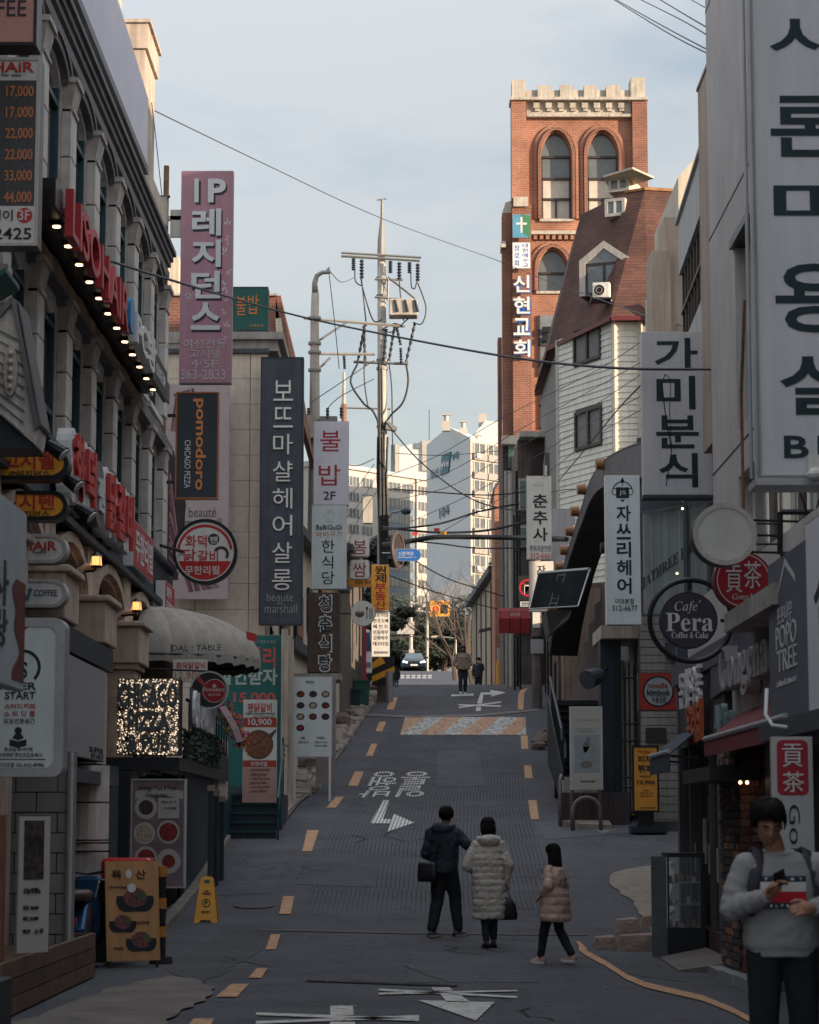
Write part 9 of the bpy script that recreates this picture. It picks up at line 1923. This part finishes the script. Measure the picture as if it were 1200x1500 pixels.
letters(t,TF(),[(c_,(X0+.022+i*.050,1.271,X0+.040+i*.050,1.287))for i,c_ in enumerate('TOMMY')]+[(c_,(X0+.018+i*.031,1.121,X0+.031+i*.031,1.136))for i,c_ in enumerate('HILFIGER')],whitet,th=.001,d=.001,bold=.03,name='print_lettering')
strapm=mat('dark_plum_webbing',(.045,.042,.06),.8,var=.12)
for s_ in (-1,1):
    c=MB(M_);pts=[]
    for i in range(17):
        u=i/16;z=1.425-.36*u;x=s_*(.125+.075*u**.7)+(-.01 if s_<0 else .02);pts.append((x,z))
    A=[tfront(x-.030,z,.021+.012*max(0,1-u_*6))for (x,z),u_ in zip(pts,[i/16 for i in range(17)])];Bq=[tfront(x+.030 if abs(x+.03)<.225 else s_*.225,z,.021+.012*max(0,1-u_*6))for (x,z),u_ in zip(pts,[i/16 for i in range(17)])]
    A=[V((-.01*0+p.x,p.y,p.z+(.03 if i==0 else 0)))for i,p in enumerate(A)]
    c.band(A,Bq,(0,.010,0));c.band([V((A[0].x,.09,A[0].z-.02)),A[0]],[V((Bq[0].x,.09,Bq[0].z-.02)),Bq[0]],(0,0,.01));bp_=c.build('backpack_strap',strapm,None,smooth=True)
    if s_==-1:bag=bp_
    else:rs=bp_
bt=thing('backpack','dark backpack on the shoulders of the man in the grey sweatshirt','backpack',base+V((0,.2,1.1)))
for o in (bag,rs):
    o.parent=bt;o.data.transform(Matrix.Translation(-(base+V((0,.2,1.1)))))
ORG[bt.name]=base+V((0,.2,1.1));c=MB(M_);c.loft([(0,.21,.92,.15,.07,.6),(0,.22,.98,.175,.10,.6),(0,.22,1.2,.17,.10,.6),(0,.20,1.38,.14,.07,.6),(0,.19,1.42,.08,.04,.6)],24);c.build('bag_body',strapm,bt,smooth=True)
c=MB(M_);
for s_ in (-1,1):limb(c,[(s_*.10,.0,.90),(s_*.115,-.02,.50),(s_*.12,.03,.07)],[.112,.088,.075],per=10)
limb(c,[(-.07,0,.90),(.07,0,.90)],[.118,.118]);c.v=[tuple(V(p))for p in c.v];remeshed(c,'trousers',mat('black_cloth_trousers',(.010,.013,.016),.9,var=.15,bump=.3,bscale=60),t,.012,3)
for s_ in (-1,1):s__=MB(M_);shoe(s__,(s_*.12,.03,.004),(s_*.15,-1,0),.28,.052);s__.build('shoe',rubber,t,smooth=True)
# face details
RW=M_.to_3x3().to_4x4()@Rm;HW=M_@HD;fp=lambda x,y,z:HW+(RW@V((x,y,z)))*1.0
lipm=mat('lip',(.26,.09,.075),.5);browm=hairm
for s_ in (-1,1):
    m=MB();m.tube([fp(s_*.014,-.094,.028),fp(s_*.032,-.093,.034),fp(s_*.052,-.080,.030)],[.003,.0045,.002],6);m.build('eyebrow',browm,t)
    m=MB();m.tube([fp(s_*.018,-.086,.004),fp(s_*.032,-.088,.000),fp(s_*.047,-.078,.003)],[.0015,.0024,.001],6);m.build('eyelash',browm,t)
    m=MB();m.tube([fp(s_*.032+.021*cos(q),-.098+.006*abs(cos(q))+(.010 if s_*cos(q)>.5 else 0),.004+.019*sin(q))for q in [2*pi*i/20 for i in range(21)]],.0011,5);m.tube([fp(s_*.053,-.086,.010),fp(s_*.077,-.01,.008)],.0011,4);m.build('glasses_rim',mat('gold_wire',(.10,.07,.035),.4,metal=.6),t)
m=MB();m.tube([fp(-.011,-.103,.006),fp(.011,-.103,.006)],.001,4);m.build('glasses_bridge',MATS['gold_wire'],t)
m=MB();m.tube([fp(-.022,-.093,-.063),fp(-.008,-.100,-.060),fp(0,-.101,-.062),fp(.008,-.100,-.060),fp(.022,-.093,-.063)],[.001,.003,.0028,.003,.001],6);m.tube([fp(-.016,-.095,-.071),fp(0,-.100,-.073),fp(.016,-.095,-.071)],[.001,.0042,.001],6);m.build('lips',lipm,t,smooth=True)
# thick hair with a fringe
random.seed(15);m=MB();m.sphere(HW+(RW@V((0,.020,.036)))*1.0,.084,.088,.098,20,14)
for i in range(720):
    az=random.uniform(0,2*pi);x,y=sin(az),-cos(az);fr=max(0,-y);th1=((1.16 if abs(az-2*pi*(az>pi)+.15)>.22 else .9)+random.uniform(-.16,.14))if fr>.5 else 1.60+random.uniform(-.2,.18);sw=random.uniform(-.25,.5)*fr
    part=.0;pts=[]
    for q in range(7):
        u=q/6;th=.05+u*th1;r=1.05+.13*sin(u*pi*.8)+random.uniform(-.03,.05);a_=az+sw*u*.8;pts.append(HW+(RW@V((sin(th)*sin(a_)*.084*r,-sin(th)*cos(a_)*.102*r+.006,cos(th)*.114*r+.022)))*1.03)
    m.tube(pts,[.003,.006,.0065,.006,.005,.003,.0008],4)
for i in range(85):
    az=random.uniform(0,2*pi);fr=max(0,-(-cos(az)))if False else max(0,cos(az));th1=random.uniform(.95,1.3)if fr>.5 else random.uniform(1.1,1.75);a0=random.uniform(.0,.5);sw=random.uniform(-.45,.45);up_=random.uniform(.0,.10);pts=[]
    for q in range(6):
        u=q/5;th=a0+(th1-a0)*u;r=1.07+.10*sin(u*pi)+up_*u;a_=az+sw*u;pts.append(HW+(RW@V((sin(th)*sin(a_)*.084*r,-sin(th)*cos(a_)*.102*r+.006,cos(th)*.114*r+.022)))*1.03)
    m.tube(pts,[.005,.011,.0125,.011,.007,.001],6)
m.build('hair',hairm,t,smooth=True)

fill_text()
